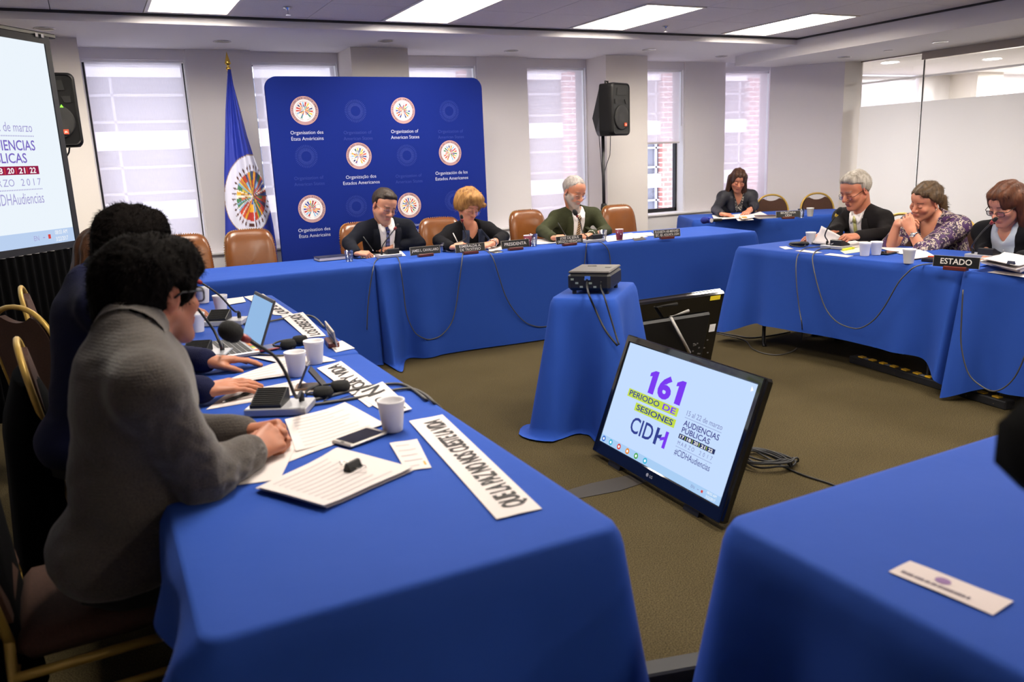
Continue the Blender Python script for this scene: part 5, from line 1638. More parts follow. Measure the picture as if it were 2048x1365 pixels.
    # ---- upper garments
    def chest_pt(u, w, fn, lift):
        """points on the garment fn at lateral u and distance w down from the neck, raised by lift"""
        u, w = np.asarray(u, float), np.asarray(w, float)
        P = neck[None] + rt[None] * u[:, None] - up[None] * w[:, None] + front[None] * .40
        for _ in range(26):
            Fp = Pts(P); dd = fn(Fp); P = P - front[None] * (np.maximum(dd, -.01) * .8)[:, None]
        return P + front[None] * lift
    def patch(poly_rows, fn, lift, name, m, par):
        rows = []
        for r_ in poly_rows:
            p = chest_pt([q[0] for q in r_], [q[1] for q in r_], fn, lift); rows.append([Vector(v - org) for v in p])
        mb = MB(); mb.grid(rows)
        o = mb.build(name, m, par, smooth=True)
        so = o.modifiers.new('thickness', 'SOLIDIFY'); so.thickness = .005; so.offset = -1
        return o
    outer = sp['outer']; oo = outer.get('off', .014)
    vw, vd = outer.get('v', (.0, .0))
    wr_amp = outer.get('wrinkle', .003)
    def outer_fn(F):
        d = bust(F, oo, cuff=outer.get('cuff', .015))
        if outer.get('hem'):
            hp_ = pel + np.array([0, 0, outer['hem']])
            d = smin(d, d_ell(F, hp_, [.175 * bulk + oo, .14 * bulk + oo, .10], np.stack([rt, front, up])), .05)
        return d
    def v_cut(F):
        du = (F.X - neck[0]) * rt[0] + (F.Y - neck[1]) * rt[1] + (F.Z - neck[2]) * rt[2]
        dw = -((F.X - neck[0]) * up[0] + (F.Y - neck[1]) * up[1] + (F.Z - neck[2]) * up[2])
        df = (F.X - neck[0]) * front[0] + (F.Y - neck[1]) * front[1] + (F.Z - neck[2]) * front[2]
        t = np.clip(dw / vd, 0, 1)
        wd = vw * (1 - t) ** outer.get('vp', .9)
        c = np.maximum(np.abs(du) - wd, dw - vd)
        return np.maximum(c, -(df - .0))
    def coat_field(F):
        d = outer_fn(F)
        if vd > 0: d = np.maximum(d, -v_cut(F))
        if outer.get('hemz'): d = smax(d, outer['hemz'] + (F.X - pel[0]) * fw[0] * .12 + (F.Y - pel[1]) * fw[1] * .12 - F.Z, .02)
        # neck hole
        d = np.maximum(d, -d_cap(F, neck + up * .02 + front * .005, hc, .058 * sp.get('neckw', 1) + .004, .062))
        return d
    P = np.array([pel - up * .06, neck, shR, shL, elR, elL, wr, wl])
    F = Fld(P.min(0) - .22, P.max(0) + .13, outer.get('h', .0085))
    d = coat_field(F)
    F.d = d.astype(np.float32)
    V, Q = surface_net(F); V = smooth_mesh(V, Q, 1, .4)
    # folds of the fabric: stronger near elbows and armpits
    nrm = np.zeros_like(V)
    a_, b_, c_ = V[Q[:, 0]], V[Q[:, 1]], V[Q[:, 2]]
    fn_ = np.cross(b_ - a_, c_ - a_)
    for i in range(4): np.add.at(nrm, Q[:, i], fn_)
    nrm /= np.maximum(np.linalg.norm(nrm, axis=1, keepdims=True), 1e-9)
    amp = wr_amp * (.35 + 1.2 * np.exp(-(np.minimum(np.linalg.norm(V - elR, axis=1), np.linalg.norm(V - elL, axis=1)) / .11) ** 2) + .8 * np.exp(-(np.linalg.norm(V - (pel + up * .12), axis=1) / .16) ** 2))
    V = V + nrm * (amp * (noise3(V, 42, sp.get('seed', 1)) + .8 * noise3(V * [1, 1, 1.8], 75, 3)))[:, None]
    if outer.get('braid'):       # raised cable pattern down the sleeves and over the shoulders
        for S_, El_, Wp_ in ((shR, elR, wr), (shL, elL, wl)):
            lat = unit(S_ - neck)
            acc0 = 0.0
            for a0, b0 in ((S_, El_), (El_, Wp_)):
                e = b0 - a0; L_ = np.linalg.norm(e); e = e / L_
                q = V - a0; t_ = np.clip(q @ e, 0, L_); rad_ = q - t_[:, None] * e[None]; rr_ = np.linalg.norm(rad_, axis=1)
                l2 = unit(lat - e * (lat @ e) + up * .25); ph_ = np.arccos(np.clip((rad_ @ l2) / np.maximum(rr_, 1e-6), -1, 1))
                w_ = np.clip(1.2 - ph_ / .75, 0, 1) * (rr_ < .085) * (q @ e > -.02) * (q @ e < L_ + .02) * np.clip((np.linalg.norm(V - b0, axis=1) - .05) / .03, 0, 1)
                V = V + nrm * (w_ * .0042 * np.sin((t_ + acc0) * 95 + 1.4 * np.sin(ph_ * 9)) * (.4 + .6 * np.cos(ph_ * 7) ** 2))[:, None]
                acc0 += L_
    V2 = V - org
    co = np_obj(outer['name'], V2, Q, outer['mat'], root, True)
    if outer.get('shirt'):
        off2 = oo - .009
        fn_s = lambda F: bust(F, off2, arms=False)
        P2 = np.array([pel, neck, shR, shL]); F = Fld(P2.min(0) - .16, P2.max(0) + .10, .010)
        ds = fn_s(F)
        ds = np.maximum(ds, -d_cap(F, neck + up * .035, hc, .056, .058))
        if outer.get('open'):     # open collar showing skin
            du = (F.X - neck[0]) * rt[0] + (F.Y - neck[1]) * rt[1] + (F.Z - neck[2]) * rt[2]
            dw = -((F.X - neck[0]) * up[0] + (F.Y - neck[1]) * up[1] + (F.Z - neck[2]) * up[2])
            df = (F.X - neck[0]) * front[0] + (F.Y - neck[1]) * front[1] + (F.Z - neck[2]) * front[2]
            ow, od = outer['open']
            ds = np.maximum(ds, -np.maximum(np.maximum(np.abs(du) - ow * np.clip(1 - dw / od, 0, 1), dw - od), -(df)))
        F.d = ds.astype(np.float32); V, Q = surface_net(F); V = smooth_mesh(V, Q, 2, .5)
        so = np_obj('shirt' if not sp.get('fem') else 'blouse', V - org, Q, outer['shirt'], root, True)
        if outer.get('collar'):
            cb = MB(); rows = []
            for i in range(25):
                a = 2 * PI * (i + .5) / 26 + PI / 2
                gap = math.cos(a - PI / 2)
                c = neck + (rt * math.cos(a) + front * math.sin(a)) * (.066 * sp.get('neckw', 1)) + front * .008 + up * .012
                lowr = .030 + .022 * max(0, math.sin(a))
                rows.append([Vector(c - up * lowr + (rt * math.cos(a) + front * math.sin(a)) * .012 - org), Vector(c + up * (.022 - .016 * max(0, math.sin(a)) ** 3) - org)])
            # split in front
            k0 = 0
            cb.grid(rows)
            o = cb.build('collar', outer['shirt'], so, smooth=True); md = o.modifiers.new('thickness', 'SOLIDIFY'); md.thickness = .004
            for q in (-1, 1):
                patch([[(q * .004, -.014), (q * .018, -.010), (q * .040, -.018), (q * .058, -.036)], [(q * .008, -.004), (q * .036, .042), (q * .052, .018), (q * .066, -.020)]], fn_s, .014, 'collar', outer['shirt'], so)
        if outer.get('tie'):
            R_ = [[(-.019, -.010), (-.01, -.012), (.01, -.012), (.019, -.010)], [(-.013, .026), (-.006, .028), (.006, .028), (.013, .026)]]
            tk = patch(R_, fn_s, .017, 'tie', outer['tie'], root)
            rows = [[(x * (.012 + .024 * t), .028 + (outer.get('tiel', .34) - .028) * t) for x in (-1, -.5, 0, .5, 1)] for t in np.linspace(0, 1, 9)]
            patch(rows, fn_s, .010, 'tie_blade', outer['tie'], tk)
    if outer.get('rib'):
        for Wp, El in ((wr, elR), (wl, elL)):
            ue = unit(Wp - El); e1 = unit(np.cross(ue, [0, 0, 1])); e2 = np.cross(ue, e1); rows = []
            for q, rr in ((-.075, .045), (-.06, .0475), (-.03, .046), (-.008, .0445), (-.004, .040), (-.01, .034)):
                rows.append([Vector(Wp + ue * q + (e1 * math.cos(2 * PI * k / 64) + e2 * math.sin(2 * PI * k / 64)) * (rr + .0016 * ((k // 2) % 2)) - org) for k in range(64)])
            cb = MB(); cb.grid(rows, closed=True); cb.build('ribbed_cuff', outer['mat'], co, smooth=True)
    if outer.get('stand'):
        hd_ = unit(hc + Hm @ np.array([0, -.030, -.045]) * hs - neck); e1 = unit(np.cross(hd_, fw)); e2 = np.cross(e1, hd_); rows = []
        for q, rr in ((-.035, .078), (.0, .070), (.03, .0655), (.046, .0635), (.050, .059), (.03, .056), (.0, .056)):
            rows.append([Vector(neck + hd_ * q + (e1 * math.cos(2 * PI * k / 40) + e2 * math.sin(2 * PI * k / 40)) * (rr + .0012 * (k % 2)) * sp.get('neckw', 1) - org) for k in range(40)])
        cb = MB(); cb.grid(rows, closed=True); cb.build('collar', outer['mat'], co, smooth=True)
    if outer.get('lapel'):
        for q in (-1, 1):
            rows = []
            for t in np.linspace(0, 1, 10):
                w0 = vd * t * .98
                ui = vw * (1 - t * .98) ** outer.get('vp', .9) + .001
                lw = (.040 + .055 * min(1, t / .45)) * (1 if t < .45 else 1 - (t - .45) / .55) + .004
                if .18 < t < .30: lw -= .012
                rows.append([(q * (ui + lw * k), w0) for k in (0, .35, .7, 1)])
            if q > 0: pass
            patch(rows, outer_fn, .006, 'lapel', outer.get('lapelm', outer['mat']), co)
    if outer.get('cuffs'):
        for Wp, El in ((wr, elR), (wl, elL)):
            ue = unit(Wp - El); mb = MB(); mb.tube([Vector(Wp - ue * .05 - org), Vector(Wp - ue * .006 - org)], [.037, .0355], 16, cap=True); mb.build('shirt_cuff', outer['shirt'], co, smooth=True)
    if sp.get('glasses'):
        build_glasses(hc - org, Hm, hs, root, *sp['glasses'][:1], **sp['glasses'][1])
    return root, dict(hc=hc, Hm=Hm, neck=neck, up=up, front=front, rt=rt, org=org, wr=wr, wl=wl, elR=elR, elL=elL, fn=outer_fn, chest=chest_pt, patch=patch, hs=hs)
# ================================================================ the ten people
def dp(px, py, d): return np.array(EYE + ray(px, py) / FPX * d)
def nz(px, py, z): return np.array(az(px, py, z))
def ny(px, py, y): return np.array(ay(px, py, y))
def nx_(px, py, x): return np.array(ax(px, py, x))
Z3 = np.array([0, 0, 1.0])
M_NAVY = mat('navy_suiting', '#0f121c', 0.9, bump=(500, .15), spec=.2)
M_NAVYW = mat('navy_knit', '#0e1230', 0.9, bump=(260, .3), spec=.2)
M_BLKJ = mat('black_jacket', '#0b0b10', 0.9, bump=(500, .15), spec=.2)
M_GREENJ = mat('green_tweed', '#2c2f1b', 0.9, bump=(500, .3), var=(90, .5, '#373a26'), spec=.2)
M_GREYJ = mat('charcoal_jacket', '#1f1f27', 0.6, bump=(400, .1), spec=.3)
M_CHARS = mat('charcoal_suit', '#181516', 0.9, bump=(500, .15), spec=.2)
M_SHIRT = mat('white_shirt', '#e6e1df', 0.75, bump=(60, .15))
M_LBLUE = mat('pale_blue_blouse', '#b4bfcb', 0.7, bump=(25, .3))
M_TROU = mat('dark_trousers', '#101014', 0.85)
def tie_mat(name, c1, c2, scale, rot):
    def f(nt):
        tc = nd(nt, 'ShaderNodeTexCoord'); mp = nd(nt, 'ShaderNodeMapping'); mp.inputs['Rotation'].default_value = rot
        nt.links.new(tc.outputs['Object'], mp.inputs[0])
        w = nd(nt, 'ShaderNodeTexWave', bands_direction='Z'); w.inputs['Scale'].default_value = scale; w.inputs['Distortion'].default_value = 0
        nt.links.new(mp.outputs[0], w.inputs['Vector'])
        r = nd(nt, 'ShaderNodeValToRGB'); r.color_ramp.elements[0].position = .62; r.color_ramp.elements[1].position = .72
        r.color_ramp.elements[0].color = lin(c1); r.color_ramp.elements[1].color = lin(c2)
        nt.links.new(w.outputs['Fac'], r.inputs[0])
        b = nd(nt, 'ShaderNodeBsdfPrincipled'); b.inputs['Roughness'].default_value = .45; nt.links.new(r.outputs[0], b.inputs['Base Color']); return b.outputs[0]
    return mat_nodes(name, f)
M_TIE1 = tie_mat('navy_tie', '#171d4a', '#3a4680', 9, (0, 0, 0))
M_TIE2 = tie_mat('striped_tie', '#4a2420', '#b49a68', 17, (0, .65, 0))
M_TIE3 = tie_mat('olive_tie', '#8c8a4c', '#a09c60', 30, (0, 0, 0))
def pattern_mat(name, c1, c2, c3, sc):
    def f(nt):
        tc = nd(nt, 'ShaderNodeTexCoord')
        n = nd(nt, 'ShaderNodeTexNoise'); n.inputs['Scale'].default_value = sc; n.inputs['Detail'].default_value = 3; n.inputs['Distortion'].default_value = 1.2
        n2 = nd(nt, 'ShaderNodeTexNoise'); n2.inputs['Scale'].default_value = sc * .55; n2.inputs['Detail'].default_value = 2
        for q in (n, n2): nt.links.new(tc.outputs['Object'], q.inputs['Vector'])
        r = nd(nt, 'ShaderNodeValToRGB'); r.color_ramp.interpolation = 'CONSTANT'
        e = r.color_ramp.elements; e[0].color = lin(c1); e[1].position = .52; e[1].color = lin(c3)
        x = e.new(.44); x.color = lin(c2)
        x = e.new(.60); x.color = lin(c1)
        nt.links.new(n.outputs['Fac'], r.inputs[0])
        r2 = nd(nt, 'ShaderNodeValToRGB'); r2.color_ramp.interpolation = 'CONSTANT'; r2.color_ramp.elements[1].position = .56
        r2.color_ramp.elements[0].color = (0, 0, 0, 1); r2.color_ramp.elements[1].color = (1, 1, 1, 1)
        nt.links.new(n2.outputs['Fac'], r2.inputs[0])
        mx = nd(nt, 'ShaderNodeMixRGB'); mx.inputs[2].default_value = lin(c2)
        nt.links.new(r2.outputs[0], mx.inputs[0]); nt.links.new(r.outputs[0], mx.inputs[1])
        b = nd(nt, 'ShaderNodeBsdfPrincipled'); b.inputs['Roughness'].default_value = .7; nt.links.new(mx.outputs[0], b.inputs['Base Color']); return b.outputs[0]
    return mat_nodes(name, f)
M_PURP = pattern_mat('purple_print', '#1b0f22', '#3c1c4c', '#b3a596', 34)
M_BW = pattern_mat('black_cream_print', '#1d1b1c', '#26232a', '#c9bfae', 60)
M_SCARF = mat('navy_scarf', '#171f36', .85, bump=(220, .6), var=(120, .5, '#22304e'))
def knit(nt):
    tc = nd(nt, 'ShaderNodeTexCoord')
    n = nd(nt, 'ShaderNodeTexNoise'); n.inputs['Scale'].default_value = 260; n.inputs['Detail'].default_value = 3
    n2 = nd(nt, 'ShaderNodeTexNoise'); n2.inputs['Scale'].default_value = 14; n2.inputs['Detail'].default_value = 3
    wv = nd(nt, 'ShaderNodeTexWave', bands_direction='Z'); wv.inputs['Scale'].default_value = 48; wv.inputs['Distortion'].default_value = 2.5; wv.inputs['Detail'].default_value = 1
    for q in (n, n2, wv): nt.links.new(tc.outputs['Object'], q.inputs['Vector'])
    r = nd(nt, 'ShaderNodeValToRGB'); r.color_ramp.elements[0].position = .3; r.color_ramp.elements[1].position = .72
    r.color_ramp.elements[0].color = lin('#2c2724'); r.color_ramp.elements[1].color = lin('#494038')
    nt.links.new(n.outputs['Fac'], r.inputs[0])
    b = nd(nt, 'ShaderNodeBsdfPrincipled'); b.inputs['Roughness'].default_value = .92; b.inputs['Sheen Weight'].default_value = .25
    nt.links.new(r.outputs[0], b.inputs['Base Color'])
    bp = nd(nt, 'ShaderNodeBump'); bp.inputs['Strength'].default_value = .5; bp.inputs['Distance'].default_value = .004
    nt.links.new(n.outputs['Fac'], bp.inputs['Height'])
    b2 = nd(nt, 'ShaderNodeBump'); b2.inputs['Strength'].default_value = .35; b2.inputs['Distance'].default_value = .012
    nt.links.new(n2.outputs['Fac'], b2.inputs['Height']); nt.links.new(bp.outputs[0], b2.inputs['Normal'])
    b3 = nd(nt, 'ShaderNodeBump'); b3.inputs['Strength'].default_value = .12; b3.inputs['Distance'].default_value = .003
    nt.links.new(wv.outputs['Fac'], b3.inputs['Height']); nt.links.new(b2.outputs[0], b3.inputs['Normal']); nt.links.new(b3.outputs[0], b.inputs['Normal'])
    return b.outputs[0]
M_KNIT = mat_nodes('grey_knit', knit)
M_BLKRIM = mat('black_rim', '#0c0b0d', .25)
M_METRIM = mat('thin_metal_rim', '#8a8684', .3, metal=.8)
M_GOLDRIM = mat('gold_rim', '#8c7440', .3, metal=.8)
M_SILVER = mat('silver_metal', '#c4c2c0', .2, metal=1.0)
M_GOLDJ = mat('gold_jewel', '#d2a94a', .25, metal=1.0)
M_RED = mat('red_thread', '#c0182e', .7)

PEOPLE = {}
# -- head row, facing the viewer (-y)
def row(px_neck, y_neck, px_head, y_head, wrR, wrL, **k):
    nk = ny(px_neck[0], px_neck[1], y_neck); hd = ny(px_head[0], px_head[1], y_head)
    pel = np.array([nk[0] + k.pop('dx', 0), y_neck + k.pop('lean', .20), .56])
    return dict(pel=pel, neck=nk, head=hd, wrR=wrR, wrL=wrL, **k)
r_, inf = person(dict(label='man in a navy suit, white shirt and dark tie, writing with a pen', face=PI, seed=2,
    pts=row((768, 447), 6.66, (768, 412), 6.55, nz(713, 506, .800), nz(785, 492, .800), elR=ny(697, 486, 6.60), elL=ny(838, 488, 6.56)),
    hang=(-.20, .40, -.20), hs=1.12, sw=.19, skin='#c0866a', hair='#211a16', hair2='#3a2e25', style='short', stubble=('#8d776c', .45), lips='#a4594e', nose=1.15, brow='#1a1412',
    outer=dict(name='suit_jacket', mat=M_NAVY, v=(.072, .46), vp=.62, tiel=.46, shirt=M_SHIRT, collar=True, tie=M_TIE1, lapel=True, cuffs=True), trousers=M_TROU,
    handR=dict(fwd=(.80, -.42, -.12), up=(-.35, -.15, .9), curls=[(38, 45, 25), (50, 55, 30), (60, 60, 35), (65, 62, 35)], thumb=(30, 42)),
    handL=dict(fwd=(-1, -.12, -.10), up=(-.1, -.35, .9), curl=(22, 28, 15), thumb=(32, 20)),
    glasses=(M_METRIM, dict(half=False, r=.0011, drop=.002))))
PEOPLE['navy'] = inf
r_, inf = person(dict(label='blonde woman in a black jacket and dark scarf writing at the head table', face=PI, fem=True, seed=3,
    pts=row((938, 452), 6.62, (936, 414), 6.48, nz(903, 494, .800), nz(985, 487, .800), elR=ny(878, 482, 6.52), elL=ny(1006, 474, 6.45)),
    hang=(-.16, .40, -.14), hs=1.06, hairs=1.04, sw=.178, bulk=1.05, skin='#c38468', hair='#6a4520', hair2='#b08248', style='bob', lips='#a6564e', lid_tone='#6a4a48', brow='#6a4a30', fat=.4,
    outer=dict(name='jacket', mat=M_BLKJ, v=(.070, .34), shirt=M_BLKJ, lapel=False, vp=.5, open=(.060, .07)), trousers=M_TROU,
    handR=dict(fwd=(.72, -.5, .1), up=(-.4, -.3, .85), curls=[(40, 50, 30), (55, 60, 35), (62, 62, 35), (66, 62, 35)], thumb=(30, 45)),
    handL=dict(fwd=(-1, -.1, -.12), up=(-.1, -.3, .92), curl=(28, 30, 15), thumb=(30, 22)),
    glasses=(M_GOLDRIM, dict(r=.0010, drop=.010, w=.025, hgt=.019))))
PEOPLE['blonde'] = inf
r_, inf = person(dict(label='grey-bearded man in a green jacket and striped tie, writing', face=PI, seed=5,
    pts=row((1149, 423), 6.62, (1148, 384), 6.50, nz(1106, 475, .800), nz(1182, 470, .800), elR=ny(1084, 462, 6.52), elL=ny(1212, 462, 6.44)),
    hang=(-.12, .36, -.10), hs=1.12, sw=.205, bulk=1.12, skin='#b8785a', hair='#7d7470', hair2='#aaa39e', style='receded', beard='#8f8780', lips='#955048', nose=1.2, brow='#5a4a40', fat=.3,
    outer=dict(name='suit_jacket', mat=M_GREENJ, v=(.068, .46), vp=.62, tiel=.46, shirt=M_SHIRT, collar=True, tie=M_TIE2, lapel=True, cuffs=True), trousers=M_TROU,
    handR=dict(fwd=(.78, -.4, -.05), up=(-.35, -.25, .88), curls=[(38, 45, 25), (50, 55, 30), (60, 60, 35), (65, 62, 35)], thumb=(30, 42)),
    handL=dict(fwd=(-1, -.1, -.1), up=(-.1, -.3, .92), curl=(25, 28, 15), thumb=(32, 20)),
    glasses=(M_METRIM, dict(r=.0010, drop=.005))))
PEOPLE['green'] = inf
# -- secretariat
fS = PI + .453; fwS = np.array([math.sin(fS), math.cos(fS), 0])
nkS = ny(1474, 385, 7.46)
r_, inf = person(dict(label='woman with straight brown hair in a grey jacket over a patterned blouse', face=fS, fem=True, seed=7,
    pts=dict(pel=np.array([nkS[0], nkS[1], 0]) - fwS * .16 + Z3 * .56, neck=nkS, head=ny(1476, 361, 7.38), wrR=nz(1443, 428, .800), wrL=nz(1497, 423, .800), elR=ny(1432, 420, 7.42), elL=ny(1508, 412, 7.24)),
    hang=(.12, .40, -.10), hs=1.03, sw=.168, skin='#b9785c', hair='#2b1a12', hair2='#4a2d1e', style='long', lips='#a0504a',
    outer=dict(name='jacket', mat=M_GREYJ, v=(.062, .30), shirt=M_BW, lapel=True, open=(.05, .13), vp=.7), trousers=M_TROU,
    handR=dict(fwd=(.62, -.75, -.15), up=(0, -.2, 1), curl=(25, 30, 18), thumb=(30, 20)),
    handL=dict(fwd=(-.85, -.45, -.15), up=(0, -.2, 1), curl=(25, 30, 18), thumb=(30, 20))))
PEOPLE['grey'] = inf
# -- the state's side, facing -x
r_, inf = person(dict(label='grey-haired man with glasses in a dark suit and olive tie, leafing through papers', face=-PI / 2, seed=9,
    pts=dict(neck=nx_(1726, 424, 5.40), head=nx_(1711, 381, 5.30), pel=np.array([5.58, nx_(1726, 424, 5.40)[1] - .03, .56]), wrR=nx_(1640, 474, 4.98), wrL=nz(1716, 472, .83), elL=nx_(1776, 468, 5.28), elR=nx_(1672, 462, 5.22)),
    hang=(.10, .36, 0.0), hs=1.14, sw=.195, bulk=1.08, skin='#b87559', hair='#7b7368', hair2='#c9c0b4', style='grey', lips='#98524a', nose=1.25, brow='#6a5a50', ruddy='#b04f42', fat=.3,
    outer=dict(name='suit_jacket', mat=M_CHARS, v=(.066, .48), vp=.60, tiel=.48, shirt=M_SHIRT, collar=True, tie=M_TIE3, lapel=True, cuffs=True), trousers=M_TROU,
    handR=dict(fwd=(-.8, .2, .0), up=(0, -.3, .9), curl=(20, 30, 15), thumb=(30, 30)),
    handL=dict(fwd=(-.92, .32, -.05), up=(-.1, -.35, .92), curls=[(30, 30, 15), (28, 32, 16), (32, 34, 18), (38, 36, 18)], thumb=(28, 30)),
    glasses=(M_BLKRIM, dict(r=.0016, drop=.012, half=True, hgt=.013))))
PEOPLE['old'] = inf
r_, inf = person(dict(label='woman in a purple patterned blouse resting her chin on her hands', face=-PI / 2, fem=True, seed=11,
    pts=dict(neck=nx_(1871, 438, 5.48), head=nx_(1851, 403, 5.36), pel=np.array([5.60, nx_(1871, 438, 5.48)[1] - .02, .56]), wrR=nx_(1795, 447, 5.10), wrL=nx_(1823, 463, 5.06), elL=nx_(1846, 503, 5.10), elR=nx_(1780, 494, 5.10)),
    hang=(.12, .32, -.20), hs=1.06, sw=.19, bulk=1.22, arm=1.28, skin='#c8876a', hair='#2c2018', hair2='#665038', style='tied', lips='#a84848', fat=1.0, forer=.044, fore=.15,
    outer=dict(name='blouse', mat=M_PURP, v=(.075, .17), vp=.8, shirt=None, cuff=.115, wrinkle=.005), trousers=M_TROU,
    handR=dict(fwd=(-.10, -.95, .15), up=(-.6, .1, .75), curl=(30, 55, 30), thumb=(20, 20)),
    handL=dict(fwd=(-.15, .42, .85), up=(-.85, -.45, .15), curls=[(48, 62, 30), (52, 65, 30), (56, 66, 30), (60, 66, 30)], thumb=(15, 25))))
PEOPLE['purple'] = inf
r_, inf = person(dict(label='woman with long auburn hair and black glasses in a black jacket at the picture edge', face=-PI / 2, fem=True, seed=13,
    pts=dict(neck=nx_(2022, 452, 5.36), head=nx_(2013, 408, 5.26), pel=np.array([5.56, nx_(2022, 452, 5.36)[1] - .03, .56]), wrR=nx_(1985, 512, 4.98), wrL=nx_(2040, 515, 5.0), elR=nx_(1968, 500, 5.28), elL=nx_(2090, 510, 5.25)),
    hang=(.12, .45, -.05), hs=1.10, sw=.182, bulk=1.10, skin='#bf8268', hair='#2f150b', hair2='#5a3016', style='long', lips='#a35248', fat=.3,
    outer=dict(name='jacket', mat=M_BLKJ, v=(.085, .46), vp=.55, shirt=M_LBLUE, collar=False, open=(.045, .06), lapel=False), trousers=M_TROU,
    handR=dict(fwd=(-.9, -.3, -.1), up=(0, -.1, 1), curl=(25, 30, 15)), handL=dict(fwd=(-.9, .35, -.1), up=(0, -.1, 1), curl=(25, 30, 15)),
    glasses=(M_BLKRIM, dict(r=.0019, drop=.008, w=.025, hgt=.016))))
PEOPLE['auburn'] = inf
# -- the petitioners' side, facing +x
r_, inf = person(dict(label='man in a grey knitted sweater with clasped hands and bushy black hair', face=PI / 2, seed=15,
    pts=dict(pel=(-.035, 2.07, .585), neck=(.045, 2.05, 1.125), head=dp(308, 592, 1.99), shR=(.055, 1.865, 1.035), shL=(.06, 2.235, 1.04), elR=nz(404, 952, .805), wrR=nz(505, 903, .797), elL=(.10, 2.28, .80), wrL=nz(496, 866, .797)),
    hang=(-.55, .08, -.05), hs=1.03, hairs=1.0, sw=.19, bulk=1.10, arm=1.0, skin='#a5674a', hair='#070505', hair2='#100c0a', style='bushy', stubble=('#5a3c30', .25), hand=1.02, hh=.0026, brow='#120c0a', neckw=1.08,
    outer=dict(name='sweater', mat=M_KNIT, off=.020, v=(0, 0), braid=True, rib=True, stand=True, hem=.02, hemz=.565, cuff=.018, wrinkle=.0050, h=.0062), trousers=M_TROU, knees=(.02, 0, .01),
    handR=dict(fwd=(.78, .60, .12), up=(.05, -.80, .60), curls=[(62, 45, 20), (64, 45, 20), (66, 45, 20), (66, 45, 20)], thumb=(20, 20), spread=9),
    handL=dict(fwd=(.86, -.45, .06), up=(.05, .80, .60), curls=[(60, 50, 25), (62, 50, 25), (64, 50, 25), (66, 50, 25)], thumb=(16, 10), spread=9),
    glasses=(M_BLKRIM, dict(r=.0024, w=.025, hgt=.017, tw=.094))))
PEOPLE['sweater'] = inf
r_, inf = person(dict(label='man in a navy pullover, mostly hidden, both hands flat over papers', face=PI / 2, seed=17,
    pts=dict(pel=(-.125, 3.04, .585), neck=(-.035, 3.03, 1.125), head=dp(268, 492, 2.90), wrR=nz(408, 780, .805), wrL=nz(412, 722, .805), elR=(.12, 2.78, .80), elL=(.14, 3.34, .80)),
    hang=(-.5, .2, 0), hs=1.06, sw=.195, bulk=.98, skin='#a5684a', hair='#070505', hair2='#120e0c', style='bushy', hairs=.93, hand=1.06, hh=.0028,
    outer=dict(name='pullover', mat=M_NAVYW, off=.018, v=(0, 0), stand=True, hem=.02, hemz=.56, cuff=.008), trousers=M_TROU,
    handR=dict(fwd=(.97, .22, -.06), up=(.05, -.2, .97), curl=(6, 12, 8), thumb=(20, 12), spread=4), handL=dict(fwd=(.98, .10, -.10), up=(.1, .12, .98), curl=(8, 12, 8), thumb=(26, 14), spread=3)))
PEOPLE['pullover'] = inf
r_, inf = person(dict(label='woman with long brown hair seen from behind beyond the man in navy', face=PI / 2, fem=True, seed=19,
    pts=dict(pel=(-.10, 4.33, .56), neck=(.0, 4.33, 1.05), head=dp(206, 510, 4.05), wrR=(.30, 4.18, .80), wrL=(.32, 4.48, .80)),
    hang=(-.3, .25, 0), hs=1.0, sw=.168, skin='#b3775a', hair='#2c1a10', hair2='#5a381f', style='verylong',
    outer=dict(name='jacket', mat=M_BLKJ, v=(0, 0)), trousers=M_TROU,
    handR=dict(fwd=(.95, .2, -.1), up=(0, 0, 1), curl=(20, 25, 15)), handL=dict(fwd=(.95, -.2, -.1), up=(0, 0, 1), curl=(20, 25, 15))))
PEOPLE['brown'] = inf
# ================================================================ things on the tables
ZT = 0.7555
M_PAPER = mat('white_paper', '#d2c9c6', 0.85)
M_PAPERY = mat('cream_paper', '#d8d2b4', 0.8)
M_INKL = mat('faint_print', '#b5adad', 0.8)
M_INK = mat('black_ink', '#161417', 0.7)
M_FOAM = mat('foam_cup_white', '#dedcde', 0.7)
M_MAROON = mat('maroon_cup', '#6a1530', 0.5)
M_PLATE = mat('black_plate', '#0b0b0d', 0.3)
M_ENGR = mat('engraved_letters', '#d9d4cd', 0.5)
M_MAHOG = mat('mahogany', '#5a2214', 0.35, bump=(12, .2, (1, 10, 1)))
M_MICG = mat('mic_grey', '#a9a9ad', 0.4, metal=.3)
M_MICB = mat('mic_black', '#131315', 0.5)
M_MICF = mat('mic_foam', '#0a0a0b', 0.9, bump=(500, .6))
M_REDR = mat('mic_red_ring', '#7c1a1a', 0.35)
M_CABLE = mat('grey_cable', '#3f3d3a', 0.5)
M_RUB = mat('black_rubber', '#0e0e10', 0.6)
M_WATER = clear_mat('clear_glass', (.93, .95, .96, 1), .10)
def V3(p): return Vector((float(p[0]), float(p[1]), float(p[2])))
def yaw_between(a, b): return math.atan2(b.y - a.y, b.x - a.x)

